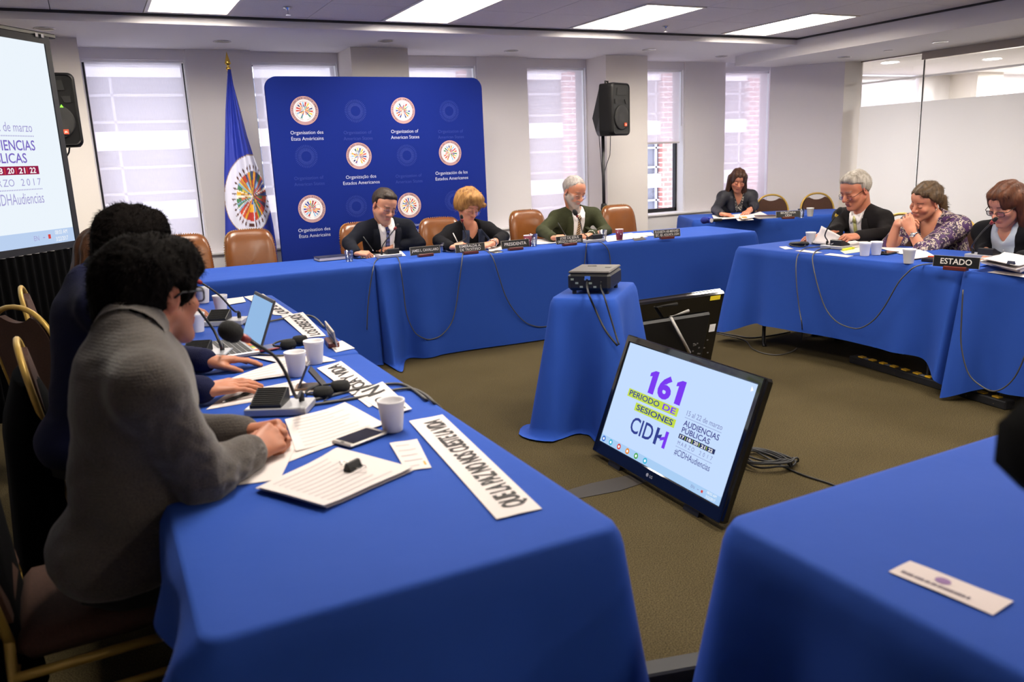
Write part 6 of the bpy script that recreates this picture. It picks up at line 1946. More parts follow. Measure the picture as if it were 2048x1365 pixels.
def sheet(label, cs, name='paper_sheet', cat='paper', z=ZT, m=None, curl=0.0, rows=0, mg=.10, ink=None, n=6, th=.0007, group='loose papers on the tables', lift=None):
    """sheet through four pixel corners (clockwise from far left) lying at height z; curl raises a corner"""
    zz = [z] * 4
    if lift: zz = [z + v for v in lift]
    Pq = [az(c[0], c[1], q) for c, q in zip(cs, zz)]
    O = (Pq[0] + Pq[1] + Pq[2] + Pq[3]) / 4; O.z = z
    def S(u, v):
        p = Pq[0] * (1 - u) * (1 - v) + Pq[1] * u * (1 - v) + Pq[2] * u * v + Pq[3] * (1 - u) * v
        return p - O + Vector((0, 0, curl * (abs(u - .5) * 2) ** 3 + .0012 * math.sin(u * 7 + v * 4) * (1 if curl else .4)))
    mb = MB()
    top = [[S(i / n, j / n) + Vector((0, 0, th)) for i in range(n + 1)] for j in range(n + 1)]
    bot = [[p - Vector((0, 0, th)) for p in r] for r in top]
    mb.grid([r[::-1] for r in top]); mb.grid(bot)
    for a, b in ((top[0], bot[0]), (top[-1], bot[-1]), ([r[0] for r in top], [r[0] for r in bot]), ([r[-1] for r in top], [r[-1] for r in bot])): mb.grid([a, b])
    o = mb.build(name, m or M_PAPER, None, smooth=True, loc=O, auto=40)
    tag(o, label, cat, group)
    if rows:
        pr = MB(); rn_ = random.Random(len(label))
        for k in range(rows):
            v = mg + (1 - 2 * mg) * k / max(1, rows - 1); e = 1 - mg - rn_.uniform(0, .25)
            hgt = (1 - 2 * mg) / rows * .28
            for a_, b_ in zip(np.linspace(mg, e, 7)[:-1], np.linspace(mg, e, 7)[1:]):
                up_ = Vector((0, 0, th + .0006))
                pr.quad(S(a_, v) + up_, S(b_, v) + up_, S(b_, v + hgt) + up_, S(a_, v + hgt) + up_)
        pr.build('print', ink or M_INKL, o)
    return o, S, O

def foam_cup(label, px, py, h=.09, r=.039, m=None, group='white foam cups', name='foam_cup'):
    p = az(px, py, ZT - .001)
    t = MB()
    t.lathe([(.001, 0), (r * .70, 0), (r * .73, .003), (r * .93, h * .84), (r * .965, h * .86), (r * 1.0, h * .97), (r * .995, h), (r * .94, h), (r * .90, h * .95), (r * .66, .006), (.001, .006)], n=28, cap=False)
    return tag(t.build(name, m or M_FOAM, None, smooth=True, loc=p), label, 'cup', group)
for lb, px, py in [('white foam cup farthest back on the second table, behind the man\'s glasses', 408, 606), ('white foam cup beside the lit laptop screen', 443, 624), ('white foam cup just right of the man\'s chin', 396, 664),
                   ('white foam cup beside the small phone stand', 594, 752), ('white foam cup behind another, next to the dark name plate', 631, 727), ('white foam cup standing alone by the crumpled strip and black phone', 786, 861),
                   ('white foam cup half behind the held page of the grey-haired man', 1621, 488), ('left one of the two white foam cups side by side', 1729, 512), ('right one of the two white foam cups side by side', 1752, 510), ('white foam cup in front of the woman in purple', 1817, 527),
                   ('white foam cup at the end of the far corner table', 1620, 433)]:
    foam_cup(lb, px, py)
for lb, px, py in [('maroon paper cup behind the PRESIDENTA name plate', 1056, 493), ('maroon paper cup standing free right of the water glass', 1239, 480)]:
    p = az(px, py, ZT); t = thing('paper_cup', lb, 'cup', p, 0, 'maroon paper cups')
    r, h = .037, .094
    MB().lathe([(.001, 0), (r * .72, 0), (r * .95, h * .97), (r * .90, h * .97), (r * .68, .006), (.001, .006)], n=24, cap=False).build('body', M_MAROON, t, smooth=True)
    MB().lathe([(r * .95, h * .96), (r * .99, h * .98), (r * .95, h), (r * .9, h * .97)], n=24, cap=False).build('rim', M_FOAM, t, smooth=True)
    d = MB()
    for k in range(7):
        a = k * .9; z = .03 + .045 * ((k * 37) % 10) / 10
        d.box(Vector((math.cos(a) * r * (.725 + .24 * z / h), math.sin(a) * r * (.725 + .24 * z / h), z)), (.006, .006, .010))
    d.build('printed_motif', M_FOAM, t)
for lb, px, py, h, r in [('clear water glass beside the navy-suited man\'s writing hand', 699, 523, .085, .036), ('clear plastic cup behind the maroon cup', 1067, 492, .10, .038), ('clear water glass right of the bearded man\'s microphone', 1206, 481, .09, .037), ('clear plastic cup behind the SECRETARIA plate', 1602, 436, .095, .037)]:
    p = az(px, py, ZT); t = thing('drinking_glass', lb, 'glass', p, 0, 'clear cups and glasses')
    MB().lathe([(.001, 0), (r * .74, 0), (r, h), (r * .955, h), (r * .70, .008), (.001, .008)], n=24, cap=False).build('glass_body', M_WATER, t, smooth=True)
    MB().lathe([(.001, .009), (r * .70, .009), (r * .80, h * .42), (.001, h * .42)], n=24, cap=False).build('water', clear_mat('water', (.9, .93, .97, 1), .12), t, smooth=True)

def name_plate(label, px, py, rz, lines, L=.254, H=.064, back=False):
    p = az(px, py, ZT)
    t = thing('name_plate', label, 'name plate', p, rz, 'desk name plates')
    MB().box((0, 0, .011), (L * .50, .045, .022), bev=.003).build('wooden_base', M_MAHOG, t)
    Rp = rotm(math.radians(-8), 0, 0)
    c = Vector((0, 0, .016 + H / 2))
    MB().box(c, (L, .005, H), Rp).build('plate', M_PLATE, t)
    ed = MB(); ed.box(c + Rp @ Vector((0, 0, H / 2)), (L, .0056, .0018), Rp); ed.box(c + Rp @ Vector((L / 2, 0, 0)), (.0018, .0056, H), Rp); ed.box(c + Rp @ Vector((-L / 2, 0, 0)), (.0018, .0056, H), Rp)
    ed.build('edge', mat('plate_edge', '#b9b2a4', .4, metal=.5), t)
    tx = MB(); n = len(lines)
    U_, Vv = Vector((1, 0, 0)), Rp @ Vector((0, 0, 1)); Nf = U_.cross(Vv)
    for i, s_ in enumerate(lines):
        cap = .034 if n == 1 and len(s_) < 8 else (.026 if n == 1 and len(s_) < 12 else .021)
        y = (0 if n == 1 else (.0125 - .0275 * i)) - cap / 2
        put_text(tx, s_, c + Vv * (y + (.003 if n == 1 else .004)) + Nf * .0029, U_, Vv, cap, 'c', bold=.012, maxw=L * .90)
    tx.build('lettering', M_ENGR, t)
    return t
name_plate('black name plate reading JAMES L. CAVALLARO', 851, 513, 0.02, ['JAMES L. CAVALLARO'])
name_plate('black name plate reading ESMERALDA A. DE TROITIÑO', 941, 508, -.02, ['ESMERALDA A.', 'DE TROITIÑO'])
name_plate('black name plate reading PRESIDENTA', 1031, 500, 0.0, ['PRESIDENTA'])
name_plate('black name plate reading JOSE DE JESUS OROZCO HENRIQUEZ', 1139, 491, -.02, ['JOSE DE JESUS', 'OROZCO HENRIQUEZ'])
name_plate('black name plate reading ELIZABETH ABI-MERSHED', 1334, 478, -.14, ['ELIZABETH ABI-MERSHED', 'SEC. EJE. ADJUNTA CIDH'])
name_plate('black name plate reading SECRETARIA CIDH', 1576, 438, -.44, ['SECRETARIA', 'CIDH'])
name_plate('black name plate reading ESTADO', 1911, 541, -1.37, ['ESTADO'])
t = name_plate('dark name plate seen from behind at the corner of the second table', 664, 690, PI / 2 - .12, [])
bm = MB(); Rp = rotm(math.radians(-8), 0, 0); rn = random.Random(3)
for r_i in range(2):
    x = -.10
    while x < .10:
        w_ = rn.uniform(.004, .012); bm.box(Vector((x, .0028, .016 + .032)) + Rp @ Vector((0, .0004, .012 - .022 * r_i)), (w_, .0006, .010), Rp); x += w_ + .006
bm.build('faint_engraving', mat('faint_letters', '#5a6478', .5), t)  # faint blue-grey dashes for letters that cannot be read

# ---- microphones
def microphone(label, base_px, rz, neck, plane_y=None, plane_x=None, ring=None, head=(.020, .058), glow=False):
    p = az(base_px[0], base_px[1], ZT)
    t = thing('microphone', label, 'microphone', p, rz, 'gooseneck conference microphones')
    MB().box((0, 0, .012), (.19, .115, .024), bev=.003).build('base', M_MICG, t)
    w = MB(); prof = [(-.05, .024), (-.05, .034), (.035, .066), (.045, .062), (.045, .024)]
    vs = [Vector((x, yy, z)) for x in (-.078, .018) for yy, z in prof]; k = len(prof)
    w.add(vs, [tuple(range(k)), tuple(range(2 * k - 1, k - 1, -1))] + [(i, k + i, k + (i + 1) % k, (i + 1) % k) for i in range(k)])
    wd = w.build('loudspeaker_wedge', M_MICB, t)
    rb = MB()
    for i in range(9):
        f = (i + .5) / 9; rb.box((-.030, -.05 + .085 * f, .035 + .032 * f), (.088, .004, .003), R=rotm(.36, 0, 0))
    rb.build('grille_rib', M_MICF, wd)
    Rz = Matrix.Rotation(-rz, 3, 'Z')
    pts = [ay(a, b, plane_y) if plane_y is not None else ax(a, b, plane_x) for a, b in neck]
    L = [Rz @ (q - p) for q in pts]
    n0 = Vector((.062, .02, .024)); pth = [n0, n0 + Vector((0, 0, .03))] + L[1:]
    # smooth the neck
    sm = []
    for i in range(len(pth) - 1):
        a, b = pth[i], pth[i + 1]; a0 = pth[max(i - 1, 0)]; b1 = pth[min(i + 2, len(pth) - 1)]
        for s_ in range(5):
            u = s_ / 5; sm.append(.5 * ((2 * a) + (b - a0) * u + (2 * a0 - 5 * a + 4 * b - b1) * u * u + (3 * a - a0 - 3 * b + b1) * u ** 3))
    sm.append(pth[-1])
    MB().tube(sm, .0048, 8).build('gooseneck', M_MICB, t, smooth=True)
    MB().cyl(n0 - Vector((0, 0, .004)), n0 + Vector((0, 0, .026)), .009, 10).build('neck_socket', M_MICB, t)
    d = (sm[-1] - sm[-4]).normalized(); e = sm[-1]
    r, hl = head
    MB().tube([e - d * .004, e + d * .010, e + d * .022], [.0085, .0115, .0115], 12).build('collar', M_REDR if not ring else ring, t, smooth=True)
    hd = [(.3, .018), (.72, .024), (.95, .034), (1.0, .045), (.97, .058), (.80, .070), (.45, .078), (.02, .081)]
    MB().tube([e + d * (z / .081 * (hl + .022)) for _, z in hd], [r * f for f, _ in hd], 16).build('windscreen', M_MICF, t, smooth=True)
    return t
M_GLOW = emit_mat('red_glow_ring', '#ff3a44', 3.5)
M_YRING = mat('yellow_ring', '#d9b52a', .4)
microphone('gooseneck microphone on the nearest table, its black foam head before the sweatered man', (562, 822), -.50, [(596, 816), (592, 795), (572, 748), (548, 712), (510, 688), (497, 681)], plane_y=2.27, head=(.029, .066))
microphone('gooseneck microphone with a glowing red ring in front of the man in navy', (412, 716), -.40, [(446, 710), (443, 695), (428, 662), (405, 630), (391, 612)], plane_y=3.06, ring=M_GLOW, head=(.020, .05))
microphone('gooseneck microphone on the second table behind the laptop screen', (452, 648), -.45, [(470, 640), (468, 622), (440, 592), (412, 572), (402, 566)], plane_y=4.02, head=(.02, .05))
microphone('gooseneck microphone in front of the man in the navy suit', (777, 514), PI + .03, [(764, 509), (765, 492), (772, 481), (782, 468), (789, 459)], plane_y=6.22, head=(.013, .035))
microphone('gooseneck microphone in front of the blonde woman', (915, 502), PI, [(931, 497), (931, 478), (928, 458), (925, 443)], plane_y=6.16, head=(.013, .035))
microphone('gooseneck microphone at the bearded man\'s chin', (1184, 484), PI + .03, [(1167, 480), (1165, 464), (1161, 446), (1155, 434)], plane_y=6.20, head=(.021, .055))
microphone('gooseneck microphone with a yellow ring before the grey-haired man', (1672, 497), PI / 2 + .05, [(1649, 488), (1650, 470), (1660, 449), (1672, 432)], plane_x=4.64, ring=M_YRING, head=(.022, .055))
microphone('gooseneck microphone behind the ESTADO plate, before the auburn-haired woman', (1968, 516), PI / 2 + .05, [(1942, 505), (1944, 492), (1962, 467), (1982, 447)], plane_x=4.75, head=(.012, .03))

# ---- cables: hanging loops from the microphones
def cable(label, pts, r=.0042, m=None):
    sm = []
    pts = [V3(p) for p in pts]
    for i in range(len(pts) - 1):
        a, b = pts[i], pts[i + 1]; a0 = pts[max(i - 1, 0)]; b1 = pts[min(i + 2, len(pts) - 1)]
        for s_ in range(4):
            u = s_ / 4; sm.append(.5 * ((2 * a) + (b - a0) * u + (2 * a0 - 5 * a + 4 * b - b1) * u * u + (3 * a - a0 - 3 * b + b1) * u ** 3))
    sm.append(pts[-1])
    return tag(MB().tube(sm, r, 6).build('cable', m or M_CABLE, None, smooth=True), label, 'cable', 'microphone cables')
yF = 5.765
T_ = lambda l, z=ZT + .004: [az(a, b, z) for a, b in l]
Y_ = lambda l, y=yF: [ay(a, b, y) for a, b in l]
X_ = lambda l, x: [ax(a, b, x) for a, b in l]
cable('grey cable dropping at the seam left of the middle head table', T_([(757, 517), (750, 524)]) + Y_([(746, 540), (742, 562), (738, 590), (735, 625), (734, 660)], 5.76))
cable('grey cable looping low between the first two name plates', T_([(793, 514), (797, 519)]) + Y_([(801, 536), (807, 581), (813, 627), (828, 663), (847, 677), (863, 679), (884, 670), (903, 646), (912, 613), (918, 569), (923, 530)], 5.74) + T_([(925, 512), (927, 506)]))
cable('grey cable running down from beside the PRESIDENTA plate toward the projector', T_([(968, 500), (977, 505)]) + Y_([(987, 519), (999, 557), (1011, 592), (1027, 620), (1048, 643), (1067, 652), (1085, 654), (1105, 648), (1130, 620)], 5.74))
cable('grey cable dropping left of the bearded man\'s microphone base', T_([(1174, 486), (1173, 490)]) + Y_([(1172, 502), (1170, 520), (1168, 545), (1168, 600)], 5.74))
cable('grey cable dropping right of the bearded man\'s microphone base', T_([(1198, 484), (1207, 488)]) + Y_([(1216, 500), (1220, 516), (1222, 545), (1222, 600)], 5.70))
xR = 4.33
cable('grey cable hanging from the grey-haired man\'s microphone to the carpet', T_([(1646, 494), (1625, 495), (1605, 500)]) + X_([(1593, 520)], 4.31) + X_([(1593, 567), (1599, 621), (1604, 652)], 4.27) + T_([(1602, 684), (1587, 702), (1558, 710), (1527, 707), (1504, 697), (1492, 683), (1470, 675), (1432, 667)], .006))
cable('grey cable hanging in a deep loop across the right-hand cloth', T_([(1665, 497), (1640, 499), (1629, 506)]) + X_([(1625, 522)], 4.31) + X_([(1634, 567), (1650, 615), (1672, 643), (1701, 656), (1723, 656), (1748, 640), (1770, 612), (1796, 567)], 4.28) + X_([(1815, 546)], 4.30) + T_([(1830, 534), (1850, 529), (1875, 527)]))
cable('grey cable looping near the floor at the far right', X_([(1926, 580), (1923, 640), (1922, 685), (1929, 726), (1941, 754), (1963, 773), (1985, 783), (2008, 776), (2030, 754), (2048, 716), (2062, 670)], 4.24))
cable('grey cable crossing the near table beneath the strips, upper of two', T_([(600, 806), (650, 795), (700, 782), (745, 772), (790, 768), (815, 773), (840, 790), (852, 800)]) + X_([(862, 812), (866, 840)], .90), .0052)
cable('grey cable crossing the near table beneath the strips, lower of two', T_([(606, 812), (660, 805), (720, 795), (780, 782), (822, 778), (850, 790), (868, 806)]) + X_([(884, 822), (890, 850)], .91), .0052)
cable('grey cable across the second table from the far microphone', T_([(487, 649), (520, 646), (555, 640), (590, 632), (620, 632), (635, 640), (648, 654)]), .005)
cable('grey cable lying in front of the red phone', T_([(455, 712), (490, 707), (520, 709), (560, 712), (600, 706), (640, 700)]), .005)

# ---- paper strips with lettering (read from the inner side)
def strip(label, cs, txt, cap=.6, curl=0.0, lift=None, bold=.02, sub=None):
    o, S, O = sheet(label, cs, 'paper_strip', 'paper strip', ZT + .001, None, curl, n=10, group='lettered paper strips', lift=lift)
    # corners: far-left, far-right, near-right, near-left; writing starts at the near end with its foot towards the inner edge
    near, far = (S(1, 1) + S(0, 1)) / 2, (S(0, 0) + S(1, 0)) / 2
    L = (far - near).length; U = (far - near).normalized(); wv = (S(0, .5) - S(1, .5)); Wd = wv.length; Vv = (wv - U * wv.dot(U)).normalized()
    mb = MB()
    v, f = text_geo(txt, bold); x0, x1 = v[:, 0].min(), v[:, 0].max()
    vs = []
    for x, y in v:
        fr = .05 + .90 * (x - x0) / (x1 - x0); q = .20 + cap * y
        p = S(1 - q, 1 - fr); vs.append(p + Vector((0, 0, .0022)))
    mb.add(vs, f)
    mb.build('lettering', M_INK, o)
    return o
strip('long paper strip at the table edge reading QUE LA PAZ NO NOS CUESTE LA VIDA', [(818, 843), (885, 830), (1084, 1018), (993, 1039)], 'QUE LA PAZ NO NOS CUESTE LA VIDA', .52)
strip('paper strip reading JUSTICIA Y VIDA between the cups and the black receivers', [(634, 737), (682, 723), (778, 795), (738, 815)], 'JUSTICIA Y VIDA', .55)
strip('crumpled paper strip with large letters beside the lone foam cup', [(706, 788), (765, 764), (824, 818), (780, 832)], 'A P N', .62, lift=(0, .012, .004, 0))
strip('farthest paper strip on the second table', [(488, 594), (526, 588), (592, 632), (548, 630)], 'QUE LA PAZ O', .5, lift=(0, .01, 0, 0))
strip('paper strip with its middle letters upside down, ending at the dark name plate', [(562, 632), (606, 625), (652, 672), (612, 676)], 'LOS DERECHOS', .55, lift=(.004, .012, 0, 0))

# ---- papers near the two men
sheet('wide white paper under the sweatered man\'s elbow', [(430, 918), (600, 880), (560, 960), (322, 992)], rows=0, curl=.002)
sheet('lined white page between the clasped hands and the black phone', [(570, 842), (690, 808), (770, 850), (592, 905)], rows=9, curl=.004, lift=(0, .01, 0, 0), z=ZT + .001)
sheet('white page under the clasped hands, reaching toward the phone', [(560, 905), (680, 870), (672, 888), (575, 925)], rows=0, z=ZT)
sheet('white paper under the black pen', [(452, 790), (600, 760), (640, 782), (412, 820)], rows=4, z=ZT)
sheet('open notebook page beneath the flat hands', [(520, 738), (590, 712), (600, 748), (428, 772)], rows=5, z=ZT + .004, curl=.003)
sheet('white page behind the foam cups', [(500, 715), (640, 712), (672, 722), (590, 735)], rows=2, z=ZT, curl=.003)
sheet('small white card under the dark name plate', [(655, 688), (684, 682), (710, 697), (672, 705)], z=ZT, name='card', cat='card', group='small white cards')
sheet('white page by the laptop keyboard', [(412, 702), (452, 696), (470, 712), (432, 722)], z=ZT)
sheet('white page lying behind the farthest cups', [(440, 600), (486, 594), (492, 604), (446, 612)], z=ZT)
st = [(515, 978), (672, 900), (822, 938), (648, 1014)]
for k, (dx, dy) in enumerate([(6, 4), (-4, 2), (3, -1), (0, 0)]):
    sheet(['lowest sheaf of the clipped document stack', 'second sheaf of the clipped document stack', 'third sheaf of the clipped document stack', 'top page of the clipped document stack, with a binder clip on it'][k],
          [(a + dx, b + dy) for a, b in st], rows=10 if k == 3 else 0, z=ZT + .0026 * k + .0012, curl=.003, th=.0011, group='clipped document stack')
sheet('green-edged folder inside the clipped document stack', [(690, 960), (800, 930), (818, 944), (700, 985)], name='folder', cat='folder', z=ZT, m=mat('green_folder', '#24452f', .6), group=None)
o, S, O = sheet('white business card with a small yellow mark beside the document stack', [(779, 887), (834, 879), (863, 936), (812, 943)], name='business_card', cat='card', rows=5, mg=.14, z=ZT, group='small white cards')
cm = MB(); a_ = Vector((0, 0, .0016)); cm.quad(S(.80, .78) + a_, S(.88, .78) + a_, S(.88, .90) + a_, S(.80, .90) + a_); cm.build('printed_mark', mat('card_yellow', '#c9922e', .6), o)
# binder clip
pc = az(706, 938, ZT + .012); t = thing('binder_clip', 'black binder clip with wire handles on the document stack', 'binder clip', pc, .55)
MB().prism([(-.013, 0), (.013, 0), (.004, .020), (-.004, .020)], -.021, .021, R=rotm(PI / 2, 0, PI / 2)).build('clamp', M_RUB, t)
m_ = MB()
for sx in (-1, 1): m_.tube([(-.012, sx * .010, .008), (-.010, sx * .030, .010), (0, sx * .044, .011), (.010, sx * .030, .010), (.012, sx * .010, .008)], .0012, 6)
m_.build('wire_handle', M_SILVER, t, smooth=True)
def phone(label, cs, m, scr, z=ZT, h=.009):
    P = [az(a, b, z) for a, b in cs]; c = sum(P, Vector()) / 4; u = ((P[1] - P[0]) + (P[2] - P[3])) / 2; v = ((P[3] - P[0]) + (P[2] - P[1])) / 2
    t = thing('mobile_phone', label, 'mobile phone', c, math.atan2(u.y, u.x), 'mobile phones')
    MB().box((0, 0, h / 2), (u.length, v.length, h), bev=.004).build('body', m, t)
    MB().box((0, 0, h), (u.length * .78, v.length * .9, .0012)).build('display', scr, t)
    MB().box((-u.length * .445, 0, h), (.006, .012, .0012)).build('home_button', M_RUB, t)
    return t
M_GLS = mat('dark_display', '#0b0c10', .06, coat=.5)
phone('black phone with a silver face between the lined page and the foam cup', [(663, 886), (740, 860), (776, 868), (700, 900)], mat('silver_phone', '#b9b2ab', .3, metal=.4), M_GLS)
phone('red-edged phone on the second table', [(487, 702), (548, 691), (560, 699), (500, 709)], mat('red_phone', '#7a1420', .35), mat('lit_grey_display', '#8d97b4', .1))
def pen(label, a, b, z=ZT + .006, m=None, r=.0045):
    A, B = (a, b) if isinstance(a, Vector) else (az(*a, z), az(*b, z))
    t = thing('pen', label, 'pen', A, 0, 'pens'); d = B - A
    MB().tube([d * .10, d * .12, d * .55, d * .57, d], [r * .8, r, r, r * 1.1, r * .9], 10).build('barrel', m or M_RUB, t, smooth=True)
    MB().tube([Vector((0, 0, 0)), d * .10], [.0008, r * .8], 8).build('tip', M_SILVER, t, smooth=True)
    MB().tube([d * .62 + Vector((0, 0, r + .001)), d * .97 + Vector((0, 0, r + .001))], .0012, 5).build('clip', M_SILVER, t)
    return t
pen('black pen on the white paper under the navy man\'s hands', (444, 805), (506, 783), r=.005)
# small easel with a tilted card
p = az(617, 776, ZT); t = thing('phone_stand', 'small dark folded stand propping a phone beside the foam cups', 'stand', p, -.35)
MB().box((0, 0, .004), (.085, .075, .008), bev=.002).build('base', mat('stand_brown', '#6b5038', .5), t)
MB().box((-.012, 0, .045), (.007, .068, .09), R=rotm(0, .45, 0), bev=.002).build('front_panel', mat('stand_panel', '#55565c', .25, metal=.3), t)
MB().box((.032, 0, .035), (.005, .066, .078), R=rotm(0, -.62, 0)).build('rear_flap', mat('stand_flap', '#2b2a2c', .5), t)
def receiver(label, px, py, rz, s=1.0):
    t = thing('headset', label, 'headset', az(px, py, ZT), rz, 'interpretation headsets')
    m_ = MB(); m_.lathe([(.001, 0), (.030, .002), (.034, .015), (.028, .030), (.001, .034)], c=(-.032 * s, 0, 0), n=18); m_.build('ear_cup', M_MICF, t, smooth=True)
    m_ = MB(); m_.lathe([(.001, 0), (.030, .002), (.034, .015), (.028, .030), (.001, .034)], c=(.036 * s, .012, .004), n=18); m_.build('ear_cup', M_MICF, t, smooth=True)
    m_ = MB(); m_.tube([(-.05 * s, -.01, .012)] + [(.075 * s * math.cos(a) * -1, .02 + .075 * s * math.sin(a), .012) for a in np.linspace(.1, PI - .1, 14)] + [(.05 * s, 0, .012)], .0045, 6); m_.build('headband', M_RUB, t, smooth=True)
    m_ = MB(); m_.tube([(-.03, -.03, .005), (-.06, -.06, .004), (-.02, -.08, .004), (.05, -.06, .004), (.09, -.02, .004)], .0018, 5); m_.build('cord', M_RUB, t, smooth=True)
    return t
receiver('black interpretation headset behind the two foam cups', 590, 693, .4)
receiver('black interpretation headset beside the large-lettered strip', 665, 790, .2)
receiver('black interpretation headset by the held page on the right-hand table', 1648, 489, 1.3, .9)
p = az(1598, 492, ZT); t = thing('telephone_handset_case', 'flat black device with cords at the far end of the right-hand table', 'device', p, 1.45)
t.name = 'pouch'
MB().box((0, 0, .015), (.15, .085, .03), R=rotm(.1, .12, 0), bev=.012).build('body', M_RUB, t, smooth=True)
m_ = MB(); m_.tube([(-.07, 0, .02), (-.10, .03, .006), (-.08, .06, .005), (0, .06, .005), (.06, .045, .01)], .004, 6); m_.build('strap', M_RUB, t, smooth=True)

# ---- laptop on the second table
lpp = az(418, 698, ZT)
t = thing('laptop', 'silver laptop with a lit pale screen on the second table', 'laptop', (.40, 3.46, ZT), -PI / 2 + .06)
MB().box((0, 0, .010), (.33, .225, .018), bev=.004).build('base', mat('laptop_silver', '#8f8d90', .4, metal=.4), t)
kb = MB()
for r in range(5):
    for c in range(13): kb.box((-.145 + c * .0242, .075 - r * .0215, .0195), (.020, .018, .002))
kb.build('keyboard', M_RUB, t)
MB().box((0, -.075, .0193), (.09, .05, .001)).build('touchpad', mat('touchpad', '#a19fa2', .4), t)
sk = MB(); cl = ['#d98a2e', '#c94a3a', '#5a9a4a', '#e0c04a', '#d8d0c8', '#c9632e']
for i in range(12):
    sk.col = lin(cl[i % 6]); sk.box((-.15 + i * .027, .1035, .0193), (.026, .014, .0012))
sk.build('sticker_row', M_VC, t)
Rl = rotm(math.radians(-22), 0, 0)
MB().box(Vector((0, .115, .018)) + Rl @ Vector((0, 0, .105)), (.33, .008, .21), Rl, bev=.003).build('lid', mat('laptop_lid', '#3a3b40', .4), t)
MB().box(Vector((0, .115, .018)) + Rl @ Vector((0, -.0045, .108)), (.305, .001, .175), Rl).build('display', emit_mat('laptop_display', '#9cc4f0', 0.9), t)

# ---- head table
sheet('white page under the navy-suited man\'s hands', [(720, 505), (800, 500), (812, 512), (722, 516)], rows=0)
sheet('white pages beneath the blonde woman\'s hands', [(890, 488), (1012, 482), (1020, 494), (900, 502)], rows=0)
sheet('white page right of the blonde woman\'s name plate', [(975, 493), (1006, 491), (1004, 500), (978, 502)], rows=0)
sheet('slanted white page before the bearded man\'s right arm', [(1062, 482), (1108, 474), (1118, 486), (1066, 490)], rows=0, curl=.01)
sheet('white page under the bearded man\'s writing hand', [(1100, 470), (1188, 468), (1192, 482), (1096, 486)], rows=0)
sheet('white page beside the maroon cup', [(1205, 474), (1262, 466), (1296, 474), (1215, 484)], rows=0)
sheet('upper white page right of the maroon cup', [(1250, 468), (1302, 465), (1310, 471), (1262, 475)], rows=0, z=ZT + .003)
sheet('yellow and black printed card right of the maroon cup', [(1262, 477), (1284, 474), (1294, 479), (1270, 482)], name='card', cat='card', m=mat('card_dark', '#2a2320', .5), group='small cards on the head table')
sheet('dark badge with a white edge between two name plates on the head table', [(975, 503), (992, 500), (1008, 504), (988, 507)], name='badge', cat='badge', m=M_RUB, rows=2, ink=M_ENGR, group=None)
P = az(663, 519, ZT); t = thing('book', 'closed dark blue book on the left part of the head table', 'book', P, .02)
MB().box((0, 0, .013), (.235, .165, .020)).build('pages', M_PAPER, t)
MB().box((0, .002, .0245), (.245, .17, .003)).build('cover', mat('book_navy', '#1b2036', .45), t); MB().box((0, .002, .0015), (.245, .17, .003)).build('cover', MATS['book_navy'], t)
P = az(893, 503, ZT); t = thing('camera', 'small silver and black camera between the first two name plates', 'camera', P, .1)
MB().box((0, 0, .032), (.10, .045, .06), bev=.008).build('body', M_SILVER, t); MB().lathe([(.028, 0), (.027, .04), (.020, .043), (.001, .038)], R=rotm(PI / 2, 0, 0), c=(.008, -.02, .030), n=20).build('lens', M_RUB, t, smooth=True)
MB().box((-.02, 0, .066), (.035, .02, .012), bev=.003).build('top_dial', M_SILVER, t)
P = az(752, 508, ZT + .004); phone('black phone beside the navy-suited man\'s microphone', [(738, 508), (760, 503), (770, 506), (748, 512)], M_RUB, M_GLS, ZT + .003)
P = az(870, 496, ZT); t = thing('tablet', 'dark tablet lying behind the first name plate', 'tablet', P, 0); MB().box((0, 0, .006), (.16, .11, .012), bev=.004).build('body', M_RUB, t); MB().box((0, 0, .0125), (.145, .095, .001)).build('display', M_GLS, t)

# ---- corner table
sheet('open thick book of pages before the woman in grey', [(1424, 432), (1490, 428), (1498, 436), (1428, 440)], name='open_book', cat='book', rows=0, z=ZT + .004, th=.004, group=None, curl=.004)
sheet('white pages fanned beside the woman in grey', [(1478, 434), (1520, 425), (1534, 431), (1484, 440)], z=ZT + .012, th=.003, group='papers on the corner table', curl=.006)
sheet('orange slip on the papers of the corner table', [(1478, 434), (1492, 433), (1495, 436), (1480, 437)], name='slip', cat='paper', z=ZT + .02, m=mat('orange_slip', '#d98a3a', .7), group=None)
sheet('white sheet at the front edge of the corner table', [(1472, 438), (1503, 437), (1508, 440), (1476, 442)], group='papers on the corner table')
P = az(1532, 437, ZT); t = thing('book', 'dark red book left of the SECRETARIA plate', 'book', P, -.44)
MB().box((0, 0, .016), (.20, .15, .024)).build('pages', M_PAPER, t); MB().box((0, 0, .030), (.205, .155, .004)).build('cover', mat('book_maroon', '#3a1a1c', .5), t)
A = az(1412, 441, ZT + .03); B = az(1446, 440, ZT + .02)
t = thing('handheld_microphone', 'reporter\'s microphone with a blue foam head and logo collar on the corner table', 'microphone', A, 0)
d = (B - A).normalized(); Ln = (B - A).length
MB().tube([-d * .06 + d * (.011 * i) for i in range(8)], [.012, .026, .033, .035, .035, .033, .028, .022], 14).build('foam_head', mat('blue_foam', '#14207a', .9, bump=(500, .5)), t, smooth=True)
m_ = MB(); m_.box(d * .045, (.045, .06, .06), R=rotm(0, 0, math.atan2(d.y, d.x)), bev=.006); fl_ = m_.build('logo_collar', mat('blue_collar', '#1c2f9c', .5), t)
m_ = MB(); sd = Vector((d.y, -d.x, 0)); m_.lathe([(.022, 0), (.022, .0012), (.0001, .0014)], R=Matrix((d, Vector((0, 0, 1)), sd)).transposed(), c=d * .045 + sd * .031, n=20); m_.build('logo', M_PAPER, fl_)
